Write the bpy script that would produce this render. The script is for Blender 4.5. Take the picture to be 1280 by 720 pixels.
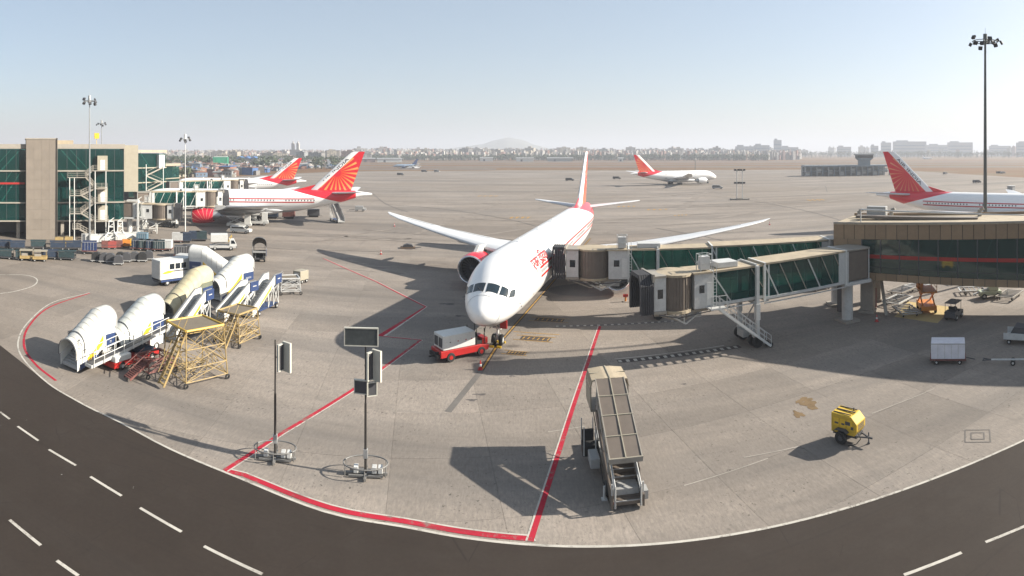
import bpy, bmesh, math, random
from math import sin, cos, tan, pi, radians, sqrt, atan2
from mathutils import Vector, Matrix

for _o in list(bpy.data.objects):
    bpy.data.objects.remove(_o)
scene = bpy.context.scene
COL = scene.collection
random.seed(7)

# ------------------------------------------------------------------ camera
EYE = 18.5                      # window height above the apron, metres
RAD = 725.0                     # panorama pixels per radian (1280 px wide photograph)
HOR = 190.0                     # horizon row
cam_data = bpy.data.cameras.new('camera')
cam = bpy.data.objects.new('camera', cam_data)
COL.objects.link(cam)
cam.location = (0, 0, EYE)
cam.rotation_euler = (radians(90), 0, 0)
cam_data.type = 'PANO'
cam_data.panorama_type = 'CENTRAL_CYLINDRICAL'
cam_data.central_cylindrical_radius = 1.0
cam_data.central_cylindrical_range_u_min = -640 / RAD
cam_data.central_cylindrical_range_u_max = 640 / RAD
cam_data.central_cylindrical_range_v_min = -(720 - HOR) / RAD
cam_data.central_cylindrical_range_v_max = HOR / RAD
cam_data.sensor_width = 36
cam_data.lens = 14.8
cam_data.clip_start = 0.5
cam_data.clip_end = 60000
scene.camera = cam

# ------------------------------------------------------------------ light
SUN_EL, SUN_AZ = radians(28.5), radians(86)      # azimuth clockwise from +Y
world = bpy.data.worlds.new('World')
scene.world = world
world.use_nodes = True
wn = world.node_tree
bg = wn.nodes['Background']
sky = wn.nodes.new('ShaderNodeTexSky')
sky.sky_type = 'NISHITA'
sky.sun_disc = False
sky.sun_elevation = SUN_EL
sky.sun_rotation = SUN_AZ
sky.altitude = 10
sky.air_density = 1.0
sky.dust_density = 1.7
sky.ozone_density = 1.6
# thick even urban haze veils the clear-air sky
veil = wn.nodes.new('ShaderNodeMix'); veil.data_type = 'RGBA'
veil.inputs['Factor'].default_value = 0.45
veil.inputs['B'].default_value = (3.0, 3.55, 4.0, 1)
wn.links.new(sky.outputs[0], veil.inputs['A'])
wn.links.new(veil.outputs['Result'], bg.inputs[0])
bg.inputs[1].default_value = 0.071
sun_data = bpy.data.lights.new('sun', 'SUN')
sun_data.energy = 5.0
sun_data.angle = radians(0.6)
sun_data.color = (1.0, 0.93, 0.82)
sun = bpy.data.objects.new('sun', sun_data)
COL.objects.link(sun)
sd = Vector((sin(SUN_AZ) * cos(SUN_EL), cos(SUN_AZ) * cos(SUN_EL), sin(SUN_EL)))
sun.rotation_euler = sd.to_track_quat('Z', 'Y').to_euler()
sun.location = (200, 0, 200)
vs = scene.view_settings
vs.view_transform = 'Standard'
vs.look = 'None'
vs.exposure = 1.3
vs.gamma = 1.0
scene.render.engine = 'CYCLES'
try:
    scene.cycles.use_denoising = True
    scene.cycles.max_bounces = 6
    scene.cycles.volume_bounces = 1
    scene.cycles.transparent_max_bounces = 12
    scene.cycles.sample_clamp_indirect = 4
except Exception:
    pass

# ------------------------------------------------------------------ placing
def W(x, d, z=0.0):
    """point at distance d from the camera's foot on the bearing of photo column x"""
    a = (x - 640) / RAD
    return Vector((d * sin(a), d * cos(a), z))

def G(x, y, z=0.0):
    """point at height z seen at photo column x, row y"""
    return W(x, (EYE - z) * RAD / (y - HOR), z)

def heading(p, q):
    return atan2(q[1] - p[1], q[0] - p[0])

# ------------------------------------------------------------------ materials
MATS = {}
def mat(name, col, rough=0.6, metal=0.0, var=0.12, vscale=1.5, bump=0.0, bscale=20, dirt=0.0, spec=None, coat=0.0, objvar=0.0, emit=None, alpha=None):
    if name in MATS:
        return MATS[name]
    m = bpy.data.materials.new(name)
    m.use_nodes = True
    nt = m.node_tree
    b = nt.nodes['Principled BSDF']
    b.inputs['Roughness'].default_value = rough
    b.inputs['Metallic'].default_value = metal
    if spec is not None:
        b.inputs['Specular IOR Level'].default_value = spec
    if coat:
        b.inputs['Coat Weight'].default_value = coat
        b.inputs['Coat Roughness'].default_value = 0.08
    tc = nt.nodes.new('ShaderNodeTexCoord')
    n = nt.nodes.new('ShaderNodeTexNoise')
    n.inputs['Scale'].default_value = vscale
    n.inputs['Detail'].default_value = 5
    n.inputs['Roughness'].default_value = 0.65
    nt.links.new(tc.outputs['Object'], n.inputs['Vector'])
    hsv = nt.nodes.new('ShaderNodeHueSaturation')
    k_ = 1.0 if name.startswith('aircraft') else 0.84
    hsv.inputs['Color'].default_value = (col[0] * k_, col[1] * k_, col[2] * k_, 1)
    mr = nt.nodes.new('ShaderNodeMapRange')
    mr.inputs['From Min'].default_value = 0.3
    mr.inputs['From Max'].default_value = 0.7
    mr.inputs['To Min'].default_value = 1 - var
    mr.inputs['To Max'].default_value = 1 + var * 0.6
    nt.links.new(n.outputs['Fac'], mr.inputs['Value'])
    last = mr.outputs[0]
    if objvar:
        oi = nt.nodes.new('ShaderNodeObjectInfo')
        m2 = nt.nodes.new('ShaderNodeMapRange')
        m2.inputs['To Min'].default_value = 1 - objvar
        m2.inputs['To Max'].default_value = 1 + objvar
        nt.links.new(oi.outputs['Random'], m2.inputs['Value'])
        mu = nt.nodes.new('ShaderNodeMath'); mu.operation = 'MULTIPLY'
        nt.links.new(last, mu.inputs[0]); nt.links.new(m2.outputs[0], mu.inputs[1])
        last = mu.outputs[0]
    nt.links.new(last, hsv.inputs['Value'])
    out = hsv.outputs[0]
    if dirt:
        n2 = nt.nodes.new('ShaderNodeTexNoise')
        n2.inputs['Scale'].default_value = vscale * 3.1
        n2.inputs['Detail'].default_value = 8
        n2.inputs['Roughness'].default_value = 0.75
        nt.links.new(tc.outputs['Object'], n2.inputs['Vector'])
        r2 = nt.nodes.new('ShaderNodeMapRange')
        r2.inputs['From Min'].default_value = 0.52
        r2.inputs['From Max'].default_value = 0.72
        r2.inputs['To Max'].default_value = dirt
        nt.links.new(n2.outputs['Fac'], r2.inputs['Value'])
        mx = nt.nodes.new('ShaderNodeMix'); mx.data_type = 'RGBA'
        mx.inputs['B'].default_value = (0.09, 0.07, 0.05, 1)
        nt.links.new(r2.outputs[0], mx.inputs['Factor'])
        nt.links.new(out, mx.inputs['A'])
        out = mx.outputs['Result']
    nt.links.new(out, b.inputs['Base Color'])
    if bump:
        n3 = nt.nodes.new('ShaderNodeTexNoise')
        n3.inputs['Scale'].default_value = bscale
        n3.inputs['Detail'].default_value = 4
        nt.links.new(tc.outputs['Object'], n3.inputs['Vector'])
        bp = nt.nodes.new('ShaderNodeBump')
        bp.inputs['Strength'].default_value = bump
        bp.inputs['Distance'].default_value = 0.02
        nt.links.new(n3.outputs['Fac'], bp.inputs['Height'])
        nt.links.new(bp.outputs[0], b.inputs['Normal'])
    if emit:
        b.inputs['Emission Color'].default_value = (*emit, 1)
        b.inputs['Emission Strength'].default_value = 1
    MATS[name] = m
    return m

WHITE = mat('white_paint', (0.66, 0.66, 0.63), 0.4, dirt=0.25, var=0.06)
JETWHITE = mat('aircraft_white', (0.80, 0.79, 0.77), 0.28, var=0.03, vscale=0.25, coat=0.4)
CREAM = mat('cream_paint', (0.36, 0.325, 0.25), 0.5, dirt=0.3, var=0.08)
BEIGE = mat('beige_canvas', (0.52, 0.46, 0.30), 0.75, dirt=0.2, var=0.12)
GREY = mat('grey_paint', (0.38, 0.38, 0.37), 0.5, dirt=0.3)
LGREY = mat('light_grey_paint', (0.55, 0.55, 0.53), 0.45, dirt=0.3)
DGREY = mat('dark_grey', (0.07, 0.07, 0.075), 0.6)
BLACK = mat('black_rubber', (0.02, 0.02, 0.02), 0.75)
STEEL = mat('galvanised_steel', (0.42, 0.43, 0.43), 0.4, metal=0.6, dirt=0.2)
WINGGREY = mat('wing_grey', (0.62, 0.63, 0.64), 0.35, var=0.06, vscale=0.4)
BLUE = mat('navy_panel', (0.025, 0.05, 0.14), 0.45)
BLUE2 = mat('blue_canvas', (0.014, 0.03, 0.06), 0.7, var=0.35, dirt=0.3)
TEALC = mat('teal_canvas', (0.018, 0.042, 0.048), 0.7, var=0.35, dirt=0.3)
YEL = mat('yellow_paint', (0.75, 0.48, 0.03), 0.45, dirt=0.3)
YEL2 = mat('weathered_yellow_paint', (0.38, 0.27, 0.11), 0.6, dirt=0.5, var=0.3)
ORANGE = mat('orange_paint', (0.62, 0.22, 0.03), 0.5, dirt=0.3)
RED = mat('red_paint', (0.45, 0.018, 0.016), 0.4, dirt=0.12)
RUST = mat('rusty_red_steel', (0.17, 0.06, 0.05), 0.7, dirt=0.4, var=0.3)
JETRED = mat('aircraft_red', (0.62, 0.015, 0.03), 0.3, var=0.03, coat=0.3)
LETTER = mat('lettering_red', (0.55, 0.02, 0.02), 0.4, var=0.02)
LETTERK = mat('lettering_black', (0.02, 0.02, 0.02), 0.4, var=0.02)
BROWN = mat('brown_panel', (0.30, 0.20, 0.115), 0.5, dirt=0.15, var=0.1, objvar=0.1)
BROWND = mat('corrugated_brown', (0.155, 0.125, 0.10), 0.55, dirt=0.3, var=0.15)
TOWER = mat('stone_cladding', (0.21, 0.178, 0.145), 0.8, var=0.1, vscale=0.5, dirt=0.15, objvar=0.04)
TANROOF = mat('tan_roof', (0.42, 0.345, 0.24), 0.75, dirt=0.4, var=0.2, vscale=0.8)
TAN = mat('tan_metal', (0.32, 0.29, 0.245), 0.55, dirt=0.35, var=0.12)
CONC = mat('concrete_column', (0.30, 0.27, 0.23), 0.85, dirt=0.3)
BAND = mat('red_band', (0.36, 0.02, 0.015), 0.4)
CABGLASS = mat('cockpit_glass', (0.015, 0.03, 0.04), 0.06, var=0.05, spec=0.9)
FABRIC = mat('dark_bellows', (0.045, 0.045, 0.05), 0.85, var=0.25)
GREENNET = mat('green_netting', (0.03, 0.30, 0.17), 0.8, var=0.3, vscale=0.2)

def glass(name, col, trans, rough=0.04, spec=0.8):
    if name in MATS:
        return MATS[name]
    m = bpy.data.materials.new(name); m.use_nodes = True
    nt = m.node_tree
    b = nt.nodes['Principled BSDF']
    b.inputs['Base Color'].default_value = (*col, 1)
    b.inputs['Roughness'].default_value = rough
    b.inputs['Specular IOR Level'].default_value = spec
    tc = nt.nodes.new('ShaderNodeTexCoord')
    n = nt.nodes.new('ShaderNodeTexNoise'); n.inputs['Scale'].default_value = 0.5
    nt.links.new(tc.outputs['Object'], n.inputs['Vector'])
    bp = nt.nodes.new('ShaderNodeBump'); bp.inputs['Strength'].default_value = 0.25; bp.inputs['Distance'].default_value = 0.02
    nt.links.new(n.outputs['Fac'], bp.inputs['Height']); nt.links.new(bp.outputs[0], b.inputs['Normal'])
    if trans > 0:
        t = nt.nodes.new('ShaderNodeBsdfTransparent'); t.inputs[0].default_value = (0.55, 0.9, 0.85, 1)
        mx = nt.nodes.new('ShaderNodeMixShader'); mx.inputs[0].default_value = trans
        nt.links.new(b.outputs[0], mx.inputs[1]); nt.links.new(t.outputs[0], mx.inputs[2])
        nt.links.new(mx.outputs[0], nt.nodes['Material Output'].inputs['Surface'])
    MATS[name] = m
    return m
TEAL = glass('teal_glass', (0.006, 0.042, 0.040), 0.55)
TEAL2 = glass('dark_teal_glass', (0.018, 0.050, 0.045), 0.35, spec=1.0)
DARKGL = glass('dark_vehicle_glass', (0.015, 0.02, 0.025), 0.0)

def surface(name, col, scale, var, extra=None, rough=0.85):
    """world-space mottled surface for ground sheets; extra(nt, colour_socket, vector) adds marks"""
    m = bpy.data.materials.new(name); m.use_nodes = True
    nt = m.node_tree; b = nt.nodes['Principled BSDF']
    b.inputs['Roughness'].default_value = rough
    b.inputs['Specular IOR Level'].default_value = 0.15
    geo = nt.nodes.new('ShaderNodeNewGeometry')
    out = None
    hsv = nt.nodes.new('ShaderNodeHueSaturation'); hsv.inputs['Color'].default_value = (*col, 1)
    total = None
    for sc, amt, det in ((scale, var, 6), (scale * 9, var * 0.6, 6), (scale * 70, var * 0.7, 4)):
        n = nt.nodes.new('ShaderNodeTexNoise'); n.inputs['Scale'].default_value = sc; n.inputs['Detail'].default_value = det
        n.inputs['Roughness'].default_value = 0.7
        nt.links.new(geo.outputs['Position'], n.inputs['Vector'])
        r = nt.nodes.new('ShaderNodeMapRange'); r.inputs['From Min'].default_value = 0.3; r.inputs['From Max'].default_value = 0.7
        r.inputs['To Min'].default_value = 1 - amt; r.inputs['To Max'].default_value = 1 + amt
        nt.links.new(n.outputs['Fac'], r.inputs['Value'])
        if total is None:
            total = r.outputs[0]
        else:
            mu = nt.nodes.new('ShaderNodeMath'); mu.operation = 'MULTIPLY'
            nt.links.new(total, mu.inputs[0]); nt.links.new(r.outputs[0], mu.inputs[1]); total = mu.outputs[0]
    nt.links.new(total, hsv.inputs['Value'])
    out = hsv.outputs[0]
    if extra:
        out = extra(nt, out, geo.outputs['Position'])
    nt.links.new(out, b.inputs['Base Color'])
    MATS[name] = m
    return m

def node_math(nt, op, a, b=None, clamp=False):
    n = nt.nodes.new('ShaderNodeMath'); n.operation = op; n.use_clamp = clamp
    for i, v in enumerate((a, b)):
        if v is None: continue
        if isinstance(v, (int, float)): n.inputs[i].default_value = v
        else: nt.links.new(v, n.inputs[i])
    return n.outputs[0]

def node_mix(nt, fac, a, b):
    n = nt.nodes.new('ShaderNodeMix'); n.data_type = 'RGBA'
    for k, v in (('Factor', fac), ('A', a), ('B', b)):
        if isinstance(v, tuple): n.inputs[k].default_value = (*v, 1)
        elif isinstance(v, (int, float)): n.inputs[k].default_value = v
        else: nt.links.new(v, n.inputs[k])
    return n.outputs['Result']

def node_noise(nt, vec, scale, detail=4, stretch=None, rot=0.0, rough=0.6):
    if stretch:
        mp = nt.nodes.new('ShaderNodeMapping'); mp.inputs['Scale'].default_value = stretch; mp.inputs['Rotation'].default_value = (0, 0, rot)
        mp.vector_type = 'POINT'
        nt.links.new(vec, mp.inputs['Vector']); vec = mp.outputs[0]
    n = nt.nodes.new('ShaderNodeTexNoise'); n.inputs['Scale'].default_value = scale; n.inputs['Detail'].default_value = detail
    n.inputs['Roughness'].default_value = rough
    nt.links.new(vec, n.inputs['Vector'])
    return n.outputs['Fac']

def node_range(nt, v, a, b, c=0.0, d=1.0):
    r = nt.nodes.new('ShaderNodeMapRange')
    for k, x in zip(('From Min', 'From Max', 'To Min', 'To Max'), (a, b, c, d)): r.inputs[k].default_value = x
    nt.links.new(v, r.inputs['Value'])
    return r.outputs[0]

GRID_ROT = radians(9)
def concrete_marks(nt, col, vec):
    # long worn streaks along both slab directions, oil spots, and joints that the near slabs carry as geometry
    s1 = node_noise(nt, vec, 1.0, 5, (0.012, 0.16, 1), GRID_ROT)
    col = node_mix(nt, node_range(nt, s1, 0.46, 0.62, 0, 0.45), col, (0.13, 0.122, 0.115))
    s2 = node_noise(nt, vec, 1.0, 5, (0.5, 0.03, 1), -0.15)
    col = node_mix(nt, node_range(nt, s2, 0.55, 0.78, 0, 0.22), col, (0.31, 0.285, 0.25))
    s4 = node_noise(nt, vec, 1.0, 6, (0.03, 0.9, 1), -0.35)
    col = node_mix(nt, node_range(nt, s4, 0.56, 0.74, 0, 0.30), col, (0.12, 0.112, 0.105))
    sp = node_noise(nt, vec, 1.9, 3)
    pat = node_noise(nt, vec, 0.06, 3)
    g1 = node_noise(nt, vec, 1.0, 8, (7, 1.6, 1), GRID_ROT, 0.8)
    col = node_mix(nt, node_range(nt, g1, 0.35, 0.68, 0, 0.75), col, (0.13, 0.118, 0.105))
    g2 = node_noise(nt, vec, 3.2, 3, rough=0.8)
    col = node_mix(nt, node_math(nt, 'MULTIPLY', node_range(nt, g2, 0.60, 0.66, 0, 0.8), node_range(nt, node_noise(nt, vec, 0.22, 2), 0.46, 0.58)), col, (0.05, 0.045, 0.04))
    g3 = node_noise(nt, vec, 3.3, 6, (1, .35, 1), 0.7, rough=0.8)
    col = node_mix(nt, node_math(nt, 'MULTIPLY', node_range(nt, g3, 0.60, 0.68, 0, 0.35), node_range(nt, node_noise(nt, vec, 0.13, 2), 0.45, 0.6)), col, (0.33, 0.30, 0.27))
    f = node_math(nt, 'MULTIPLY', node_range(nt, sp, 0.66, 0.72, 0, 0.75), node_range(nt, pat, 0.42, 0.6, 0.1, 1))
    col = node_mix(nt, f, col, (0.045, 0.04, 0.037))
    s5 = node_noise(nt, vec, 1.0, 6, (0.006, 0.05, 1), 0.05)
    col = node_mix(nt, node_range(nt, s5, 0.50, 0.60, 0, 0.50), col, (0.115, 0.103, 0.092))
    s6 = node_noise(nt, vec, 1.0, 5, (0.9, 0.04, 1), 0.3)
    col = node_mix(nt, node_range(nt, s6, 0.60, 0.76, 0, 0.25), col, (0.115, 0.107, 0.10))
    big = node_noise(nt, vec, 0.012, 4)
    col = node_mix(nt, node_range(nt, big, 0.45, 0.62, 0, 0.45), col, (0.15, 0.122, 0.095))
    return col

def slab_joints(nt, col, vec):
    col = concrete_marks(nt, col, vec)
    mp = nt.nodes.new('ShaderNodeMapping'); mp.inputs['Rotation'].default_value = (0, 0, -GRID_ROT)
    nt.links.new(vec, mp.inputs['Vector'])
    sx = nt.nodes.new('ShaderNodeSeparateXYZ'); nt.links.new(mp.outputs[0], sx.inputs[0])
    for ax in (0, 1):
        v = node_math(nt, 'PINGPONG', sx.outputs[ax], 3.0)
        col = node_mix(nt, node_range(nt, v, 0.0, 0.10, 0.25, 0.0), col, (0.085, 0.078, 0.07))
    return col
M_SLAB = surface('concrete_slab', (0.285, 0.245, 0.208), 0.05, 0.16, concrete_marks)
_nt = M_SLAB.node_tree
_b = _nt.nodes['Principled BSDF']; _l = _b.inputs['Base Color'].links[0].from_socket
_h = _nt.nodes.new('ShaderNodeHueSaturation'); _oi = _nt.nodes.new('ShaderNodeObjectInfo'); _mr = _nt.nodes.new('ShaderNodeMapRange')
_mr.inputs['To Min'].default_value = 0.90; _mr.inputs['To Max'].default_value = 1.10
_nt.links.new(_oi.outputs['Random'], _mr.inputs['Value']); _nt.links.new(_mr.outputs[0], _h.inputs['Value']); _nt.links.new(_l, _h.inputs['Color']); _nt.links.new(_h.outputs[0], _b.inputs['Base Color'])
M_APRON = surface('concrete_apron', (0.285, 0.245, 0.208), 0.05, 0.16, slab_joints)
def asphalt_marks(nt, col, vec):
    s = node_noise(nt, vec, 1.0, 4, (0.02, 0.5, 1), 0.13)
    col = node_mix(nt, node_range(nt, s, 0.5, 0.8, 0, 0.4), col, (0.045, 0.038, 0.033))
    s2 = node_noise(nt, vec, 1.0, 4, (0.035, 2.2, 1), 0.135)
    col = node_mix(nt, node_range(nt, s2, 0.58, 0.75, 0, 0.35), col, (0.016, 0.014, 0.012))
    pt = node_noise(nt, vec, 0.25, 6, rough=.75)
    col = node_mix(nt, node_range(nt, pt, 0.55, 0.75, 0, 0.35), col, (0.05, 0.043, 0.038))
    ck = nt.nodes.new('ShaderNodeTexVoronoi'); ck.feature = 'DISTANCE_TO_EDGE'; ck.inputs['Scale'].default_value = 0.16
    nt.links.new(vec, ck.inputs['Vector'])
    col = node_mix(nt, node_math(nt, 'MULTIPLY', node_range(nt, ck.outputs['Distance'], 0.0, 0.006, 0.5, 0), node_range(nt, pt, 0.5, 0.6)), col, (0.012, 0.01, 0.009))
    g = node_noise(nt, vec, 2.3, 2)
    return node_mix(nt, node_range(nt, g, 0.78, 0.8, 0, 0.7), col, (0.4, 0.4, 0.38))
M_ROAD = surface('asphalt', (0.034, 0.0265, 0.0215), 0.06, 0.12, asphalt_marks, 0.8)
def grass_marks(nt, col, vec):
    s = node_noise(nt, vec, 1.0, 5, (0.002, 0.012, 1), 0.1)
    col = node_mix(nt, node_range(nt, s, 0.45, 0.62), col, (0.13, 0.082, 0.04))
    s = node_noise(nt, vec, 0.01, 6)
    return node_mix(nt, node_range(nt, s, 0.5, 0.65, 0, 0.7), col, (0.12, 0.10, 0.06))
M_FIELD = surface('dry_grass_field', (0.14, 0.072, 0.028), 0.01, 0.25, grass_marks)
M_TAXI = surface('taxiway', (0.13, 0.12, 0.11), 0.01, 0.1)
M_HILL = surface('hill_earth', (0.16, 0.16, 0.13), 0.002, 0.2)
def worn(nt, col, vec):
    w = node_noise(nt, vec, 2.2, 8, rough=.8); w2 = node_noise(nt, vec, 0.18, 3)
    f = node_math(nt, 'ADD', w, node_math(nt, 'MULTIPLY', node_math(nt, 'SUBTRACT', w2, 0.5), 0.5))
    col = node_mix(nt, node_range(nt, f, 0.54, 0.64, 0, 0.8), col, (0.17, 0.15, 0.13))
    t = node_noise(nt, vec, 1.0, 5, (0.25, 1.6, 1), -0.2)
    return node_mix(nt, node_range(nt, t, 0.56, 0.70, 0, 0.5), col, (0.05, 0.045, 0.04))
M_MARKW = surface('white_marking', (0.42, 0.395, 0.35), 0.4, 0.14, worn)
M_MARKR = surface('red_marking', (0.34, 0.018, 0.035), 0.4, 0.14, worn)
M_MARKY = surface('yellow_marking', (0.38, 0.22, 0.05), 0.5, 0.25, worn)
M_MARKK = surface('black_marking', (0.07, 0.06, 0.055), 0.5, 0.2)
M_MARKD = surface('rubber_mark', (0.13, 0.12, 0.11), 0.5, 0.15)

# ------------------------------------------------------------------ mesh builder
SPLIT = {'antennas': 'antenna', 'support_legs': 'support_leg', 'posts': 'post', 'post': 'post', 'roof_posts': 'roof_post', 'driver_frame': 'frame_bar', 'roll_frame': 'frame_bar', 'arms': 'arm', 'taxi_light': 'taxi_light', 'landing_rail': 'rail_bar', 'lift_arm': 'lift_arm', 'scissor_arm': 'scissor_arm', 'stair_wheels': 'stair_wheel', 'rail': 'rail_bar', 'outrigger': 'outrigger', 'base_frame': 'base_bar', 'latch': 'latch', 'grille': 'grille', 'lifting_rail': 'lifting_rail', 'louvre': 'louvre', 'cross_beam': 'cross_beam', 'outside_stair': 'stair_flight', 'chassis': 'chassis', 'treads': 'tread', 'cab_floor': 'cab_slab', 'round_roof': 'round_roof', 'base': 'base', 'cone': 'cone', 'end_rail': 'end_rail'}
class MB:
    def __init__(s):
        s.v = []; s.f = []; s.m = []; s.st = []
    def add(s, vs_, fs, mi=0):
        o = len(s.v); s.st.append((o, len(s.f)))
        s.v += [tuple(v) for v in vs_]
        s.f += [tuple(i + o for i in f) for f in fs]
        s.m += [mi] * len(fs)
        return s
    def box(s, x0, x1, y0, y1, z0, z1, mi=0):
        v = [(x, y, z) for z in (z0, z1) for y in (y0, y1) for x in (x0, x1)]
        return s.add(v, [(0, 2, 3, 1), (4, 5, 7, 6), (0, 1, 5, 4), (2, 6, 7, 3), (0, 4, 6, 2), (1, 3, 7, 5)], mi)
    def bar(s, p, q, w=0.08, h=None, up=(0, 0, 1), mi=0):
        h = w if h is None else h
        p, q = Vector(p), Vector(q); d = (q - p).normalized(); u = Vector(up)
        if abs(d.dot(u)) > 0.98: u = Vector((1, 0, 0))
        a = d.cross(u).normalized() * (w / 2); b = a.cross(d).normalized() * (h / 2)
        v = [p - a - b, p + a - b, p + a + b, p - a + b, q - a - b, q + a - b, q + a + b, q - a + b]
        return s.add(v, [(0, 3, 2, 1), (4, 5, 6, 7), (0, 1, 5, 4), (1, 2, 6, 5), (2, 3, 7, 6), (3, 0, 4, 7)], mi)
    def tube(s, p, q, r=0.04, n=6, r2=None, caps=True, mi=0):
        r2 = r if r2 is None else r2
        p, q = Vector(p), Vector(q); d = (q - p).normalized(); u = Vector((0, 0, 1))
        if abs(d.z) > 0.95: u = Vector((1, 0, 0))
        a = d.cross(u).normalized(); b = a.cross(d).normalized()
        v = []
        for c, rr in ((p, r), (q, r2)):
            for i in range(n):
                t = 2 * pi * i / n
                v.append(c + a * (cos(t) * rr) + b * (sin(t) * rr))
        f = [(i, (i + 1) % n, n + (i + 1) % n, n + i) for i in range(n)]
        if caps: f += [tuple(range(n))[::-1], tuple(range(n, 2 * n))]
        return s.add(v, f, mi)
    def path(s, pts, r=0.04, n=6):
        for a, b in zip(pts, pts[1:]): s.tube(a, b, r, n)
        return s
    def loft(s, rings, cap0=True, cap1=True, closed=True, mi=0):
        n = len(rings[0]); o = []
        for r in rings: o += list(r)
        f = []
        for k in range(len(rings) - 1):
            for i in range(n if closed else n - 1):
                j = (i + 1) % n
                f.append((k * n + i, k * n + j, (k + 1) * n + j, (k + 1) * n + i))
        if cap0: f.append(tuple(range(n))[::-1])
        if cap1: f.append(tuple(range((len(rings) - 1) * n, len(rings) * n)))
        return s.add(o, f, mi)
    def prism(s, pts, axis, a, b, mi=0):
        """2-D outline extruded along axis 'x','y','z' between a and b"""
        def P(u, v, w):
            return {'x': (w, u, v), 'y': (u, w, v), 'z': (u, v, w)}[axis]
        return s.loft([[P(u, v, a) for u, v in pts], [P(u, v, b) for u, v in pts]], mi=mi)
    def lathe(s, prof, origin, axis='x', n=24, mi=0, a0=0.0, a1=2 * pi):
        """prof: list of (along, radius)"""
        o = Vector(origin); rings = []
        full = abs(a1 - a0 - 2 * pi) < 1e-6
        for t, r in prof:
            ring = []
            for i in range(n if full else n + 1):
                a = a0 + (a1 - a0) * i / n
                c, d = cos(a) * r, sin(a) * r
                ring.append(o + Vector({'x': (t, c, d), 'y': (c, t, d), 'z': (c, d, t)}[axis]))
            rings.append(ring)
        return s.loft(rings, False, False, full, mi)
    def wheel(s, x, y, z, r, w, n=14):
        s.lathe([(-w / 2, r * 0.5), (-w / 2, r * 0.9), (-w * 0.3, r), (w * 0.3, r), (w / 2, r * 0.9), (w / 2, r * 0.5)], (x, y, z), 'y', n)
        return s
    def hub(s, x, y, z, r, w, n=10):
        return s.tube((x, y - w / 2 - 0.01, z), (x, y + w / 2 + 0.01, z), r * 0.55, n)
    def mesh(s, name, smooth=None):
        me = bpy.data.meshes.new(name)
        me.from_pydata(s.v, [], s.f); me.update()
        bm = bmesh.new(); bm.from_mesh(me)
        bmesh.ops.recalc_face_normals(bm, faces=bm.faces)
        bm.to_mesh(me); bm.free()
        if smooth:
            me.shade_smooth(); me.set_sharp_from_angle(angle=radians(smooth))
        return me
    def build(s, name, material, parent=None, smooth=None, label=None, kind=None, bevel=0):
        if name in SPLIT and len(s.st) > 1:
            st = s.st + [(len(s.v), len(s.f))]; last = None
            for (v0, f0), (v1, f1) in zip(st, st[1:]):
                q = MB(); q.v = s.v[v0:v1]; q.f = [tuple(i - v0 for i in f) for f in s.f[f0:f1]]; q.m = s.m[f0:f1]
                last = obj(SPLIT[name], q.mesh(SPLIT[name], smooth), material, parent, label, kind, q.m, bevel)
            return last
        me = s.mesh(name, smooth)
        return obj(name, me, material, parent, label, kind, s.m, bevel)

def obj(name, me, material, parent=None, label=None, kind=None, mi=None, bevel=0):
    ms = material if isinstance(material, (list, tuple)) else [material]
    if not me.materials:
        for m in ms: me.materials.append(m)
        if mi and len(ms) > 1:
            me.polygons.foreach_set('material_index', mi)
    o = bpy.data.objects.new(name, me)
    COL.objects.link(o)
    if parent is not None: o.parent = parent
    if label: o['label'] = label
    if kind: o['kind'] = kind
    if bevel:
        b = o.modifiers.new('bevel', 'BEVEL'); b.width = bevel; b.segments = 2; b.limit_method = 'ANGLE'
    return o

def thing(name, label, cat, loc=(0, 0, 0), rz=0.0, group=None):
    o = bpy.data.objects.new(name, None)
    COL.objects.link(o)
    o.empty_display_size = 0.2
    o.location = (loc[0], loc[1], loc[2] if len(loc) > 2 else 0)
    o.rotation_euler = (0, 0, rz)
    o['label'] = label; o['category'] = cat
    if group: o['group'] = group
    return o

def tag(o, label, cat, group=None):
    o['label'] = label; o['category'] = cat
    if group: o['group'] = group
    return o

def children_of(o):
    return [c for c in o.children]

def dup(root, loc, rz, label=None, scale=None):
    def cp(o, parent):
        c = o.copy(); COL.objects.link(c)
        if parent is not None:
            c.parent = parent
        for ch in o.children: cp(ch, c)
        return c
    r = cp(root, None)
    r.location = (loc[0], loc[1], loc[2] if len(loc) > 2 else 0); r.rotation_euler = (0, 0, rz)
    if label: r['label'] = label
    if scale: r.scale = (scale,) * 3
    return r

def sheet(name, pts, z, material, kind='structure', parent=None):
    me = bpy.data.meshes.new(name)
    me.from_pydata([(p[0], p[1], z) for p in pts], [], [tuple(range(len(pts)))]); me.update()
    if me.polygons[0].normal.z < 0: me.flip_normals()
    return obj(name, me, material, parent, kind=kind)

def ribbon_pts(line, off, width):
    """left/right points of a strip along a polyline; off shifts it sideways (left positive)"""
    L = []; R = []
    n = len(line)
    for i in range(n):
        a = line[max(0, i - 1)]; b = line[min(n - 1, i + 1)]
        d = (Vector((b[0], b[1])) - Vector((a[0], a[1]))).normalized()
        nrm = Vector((-d.y, d.x))
        k = 1.0
        if 0 < i < n - 1:
            d1 = (Vector(line[i][:2]) - Vector(a[:2])).normalized()
            k = 1.0 / max(0.35, abs(d1.dot(d)))
        p = Vector(line[i][:2])
        L.append(p + nrm * (off + width / 2) * k); R.append(p + nrm * (off - width / 2) * k)
    return L, R

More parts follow.
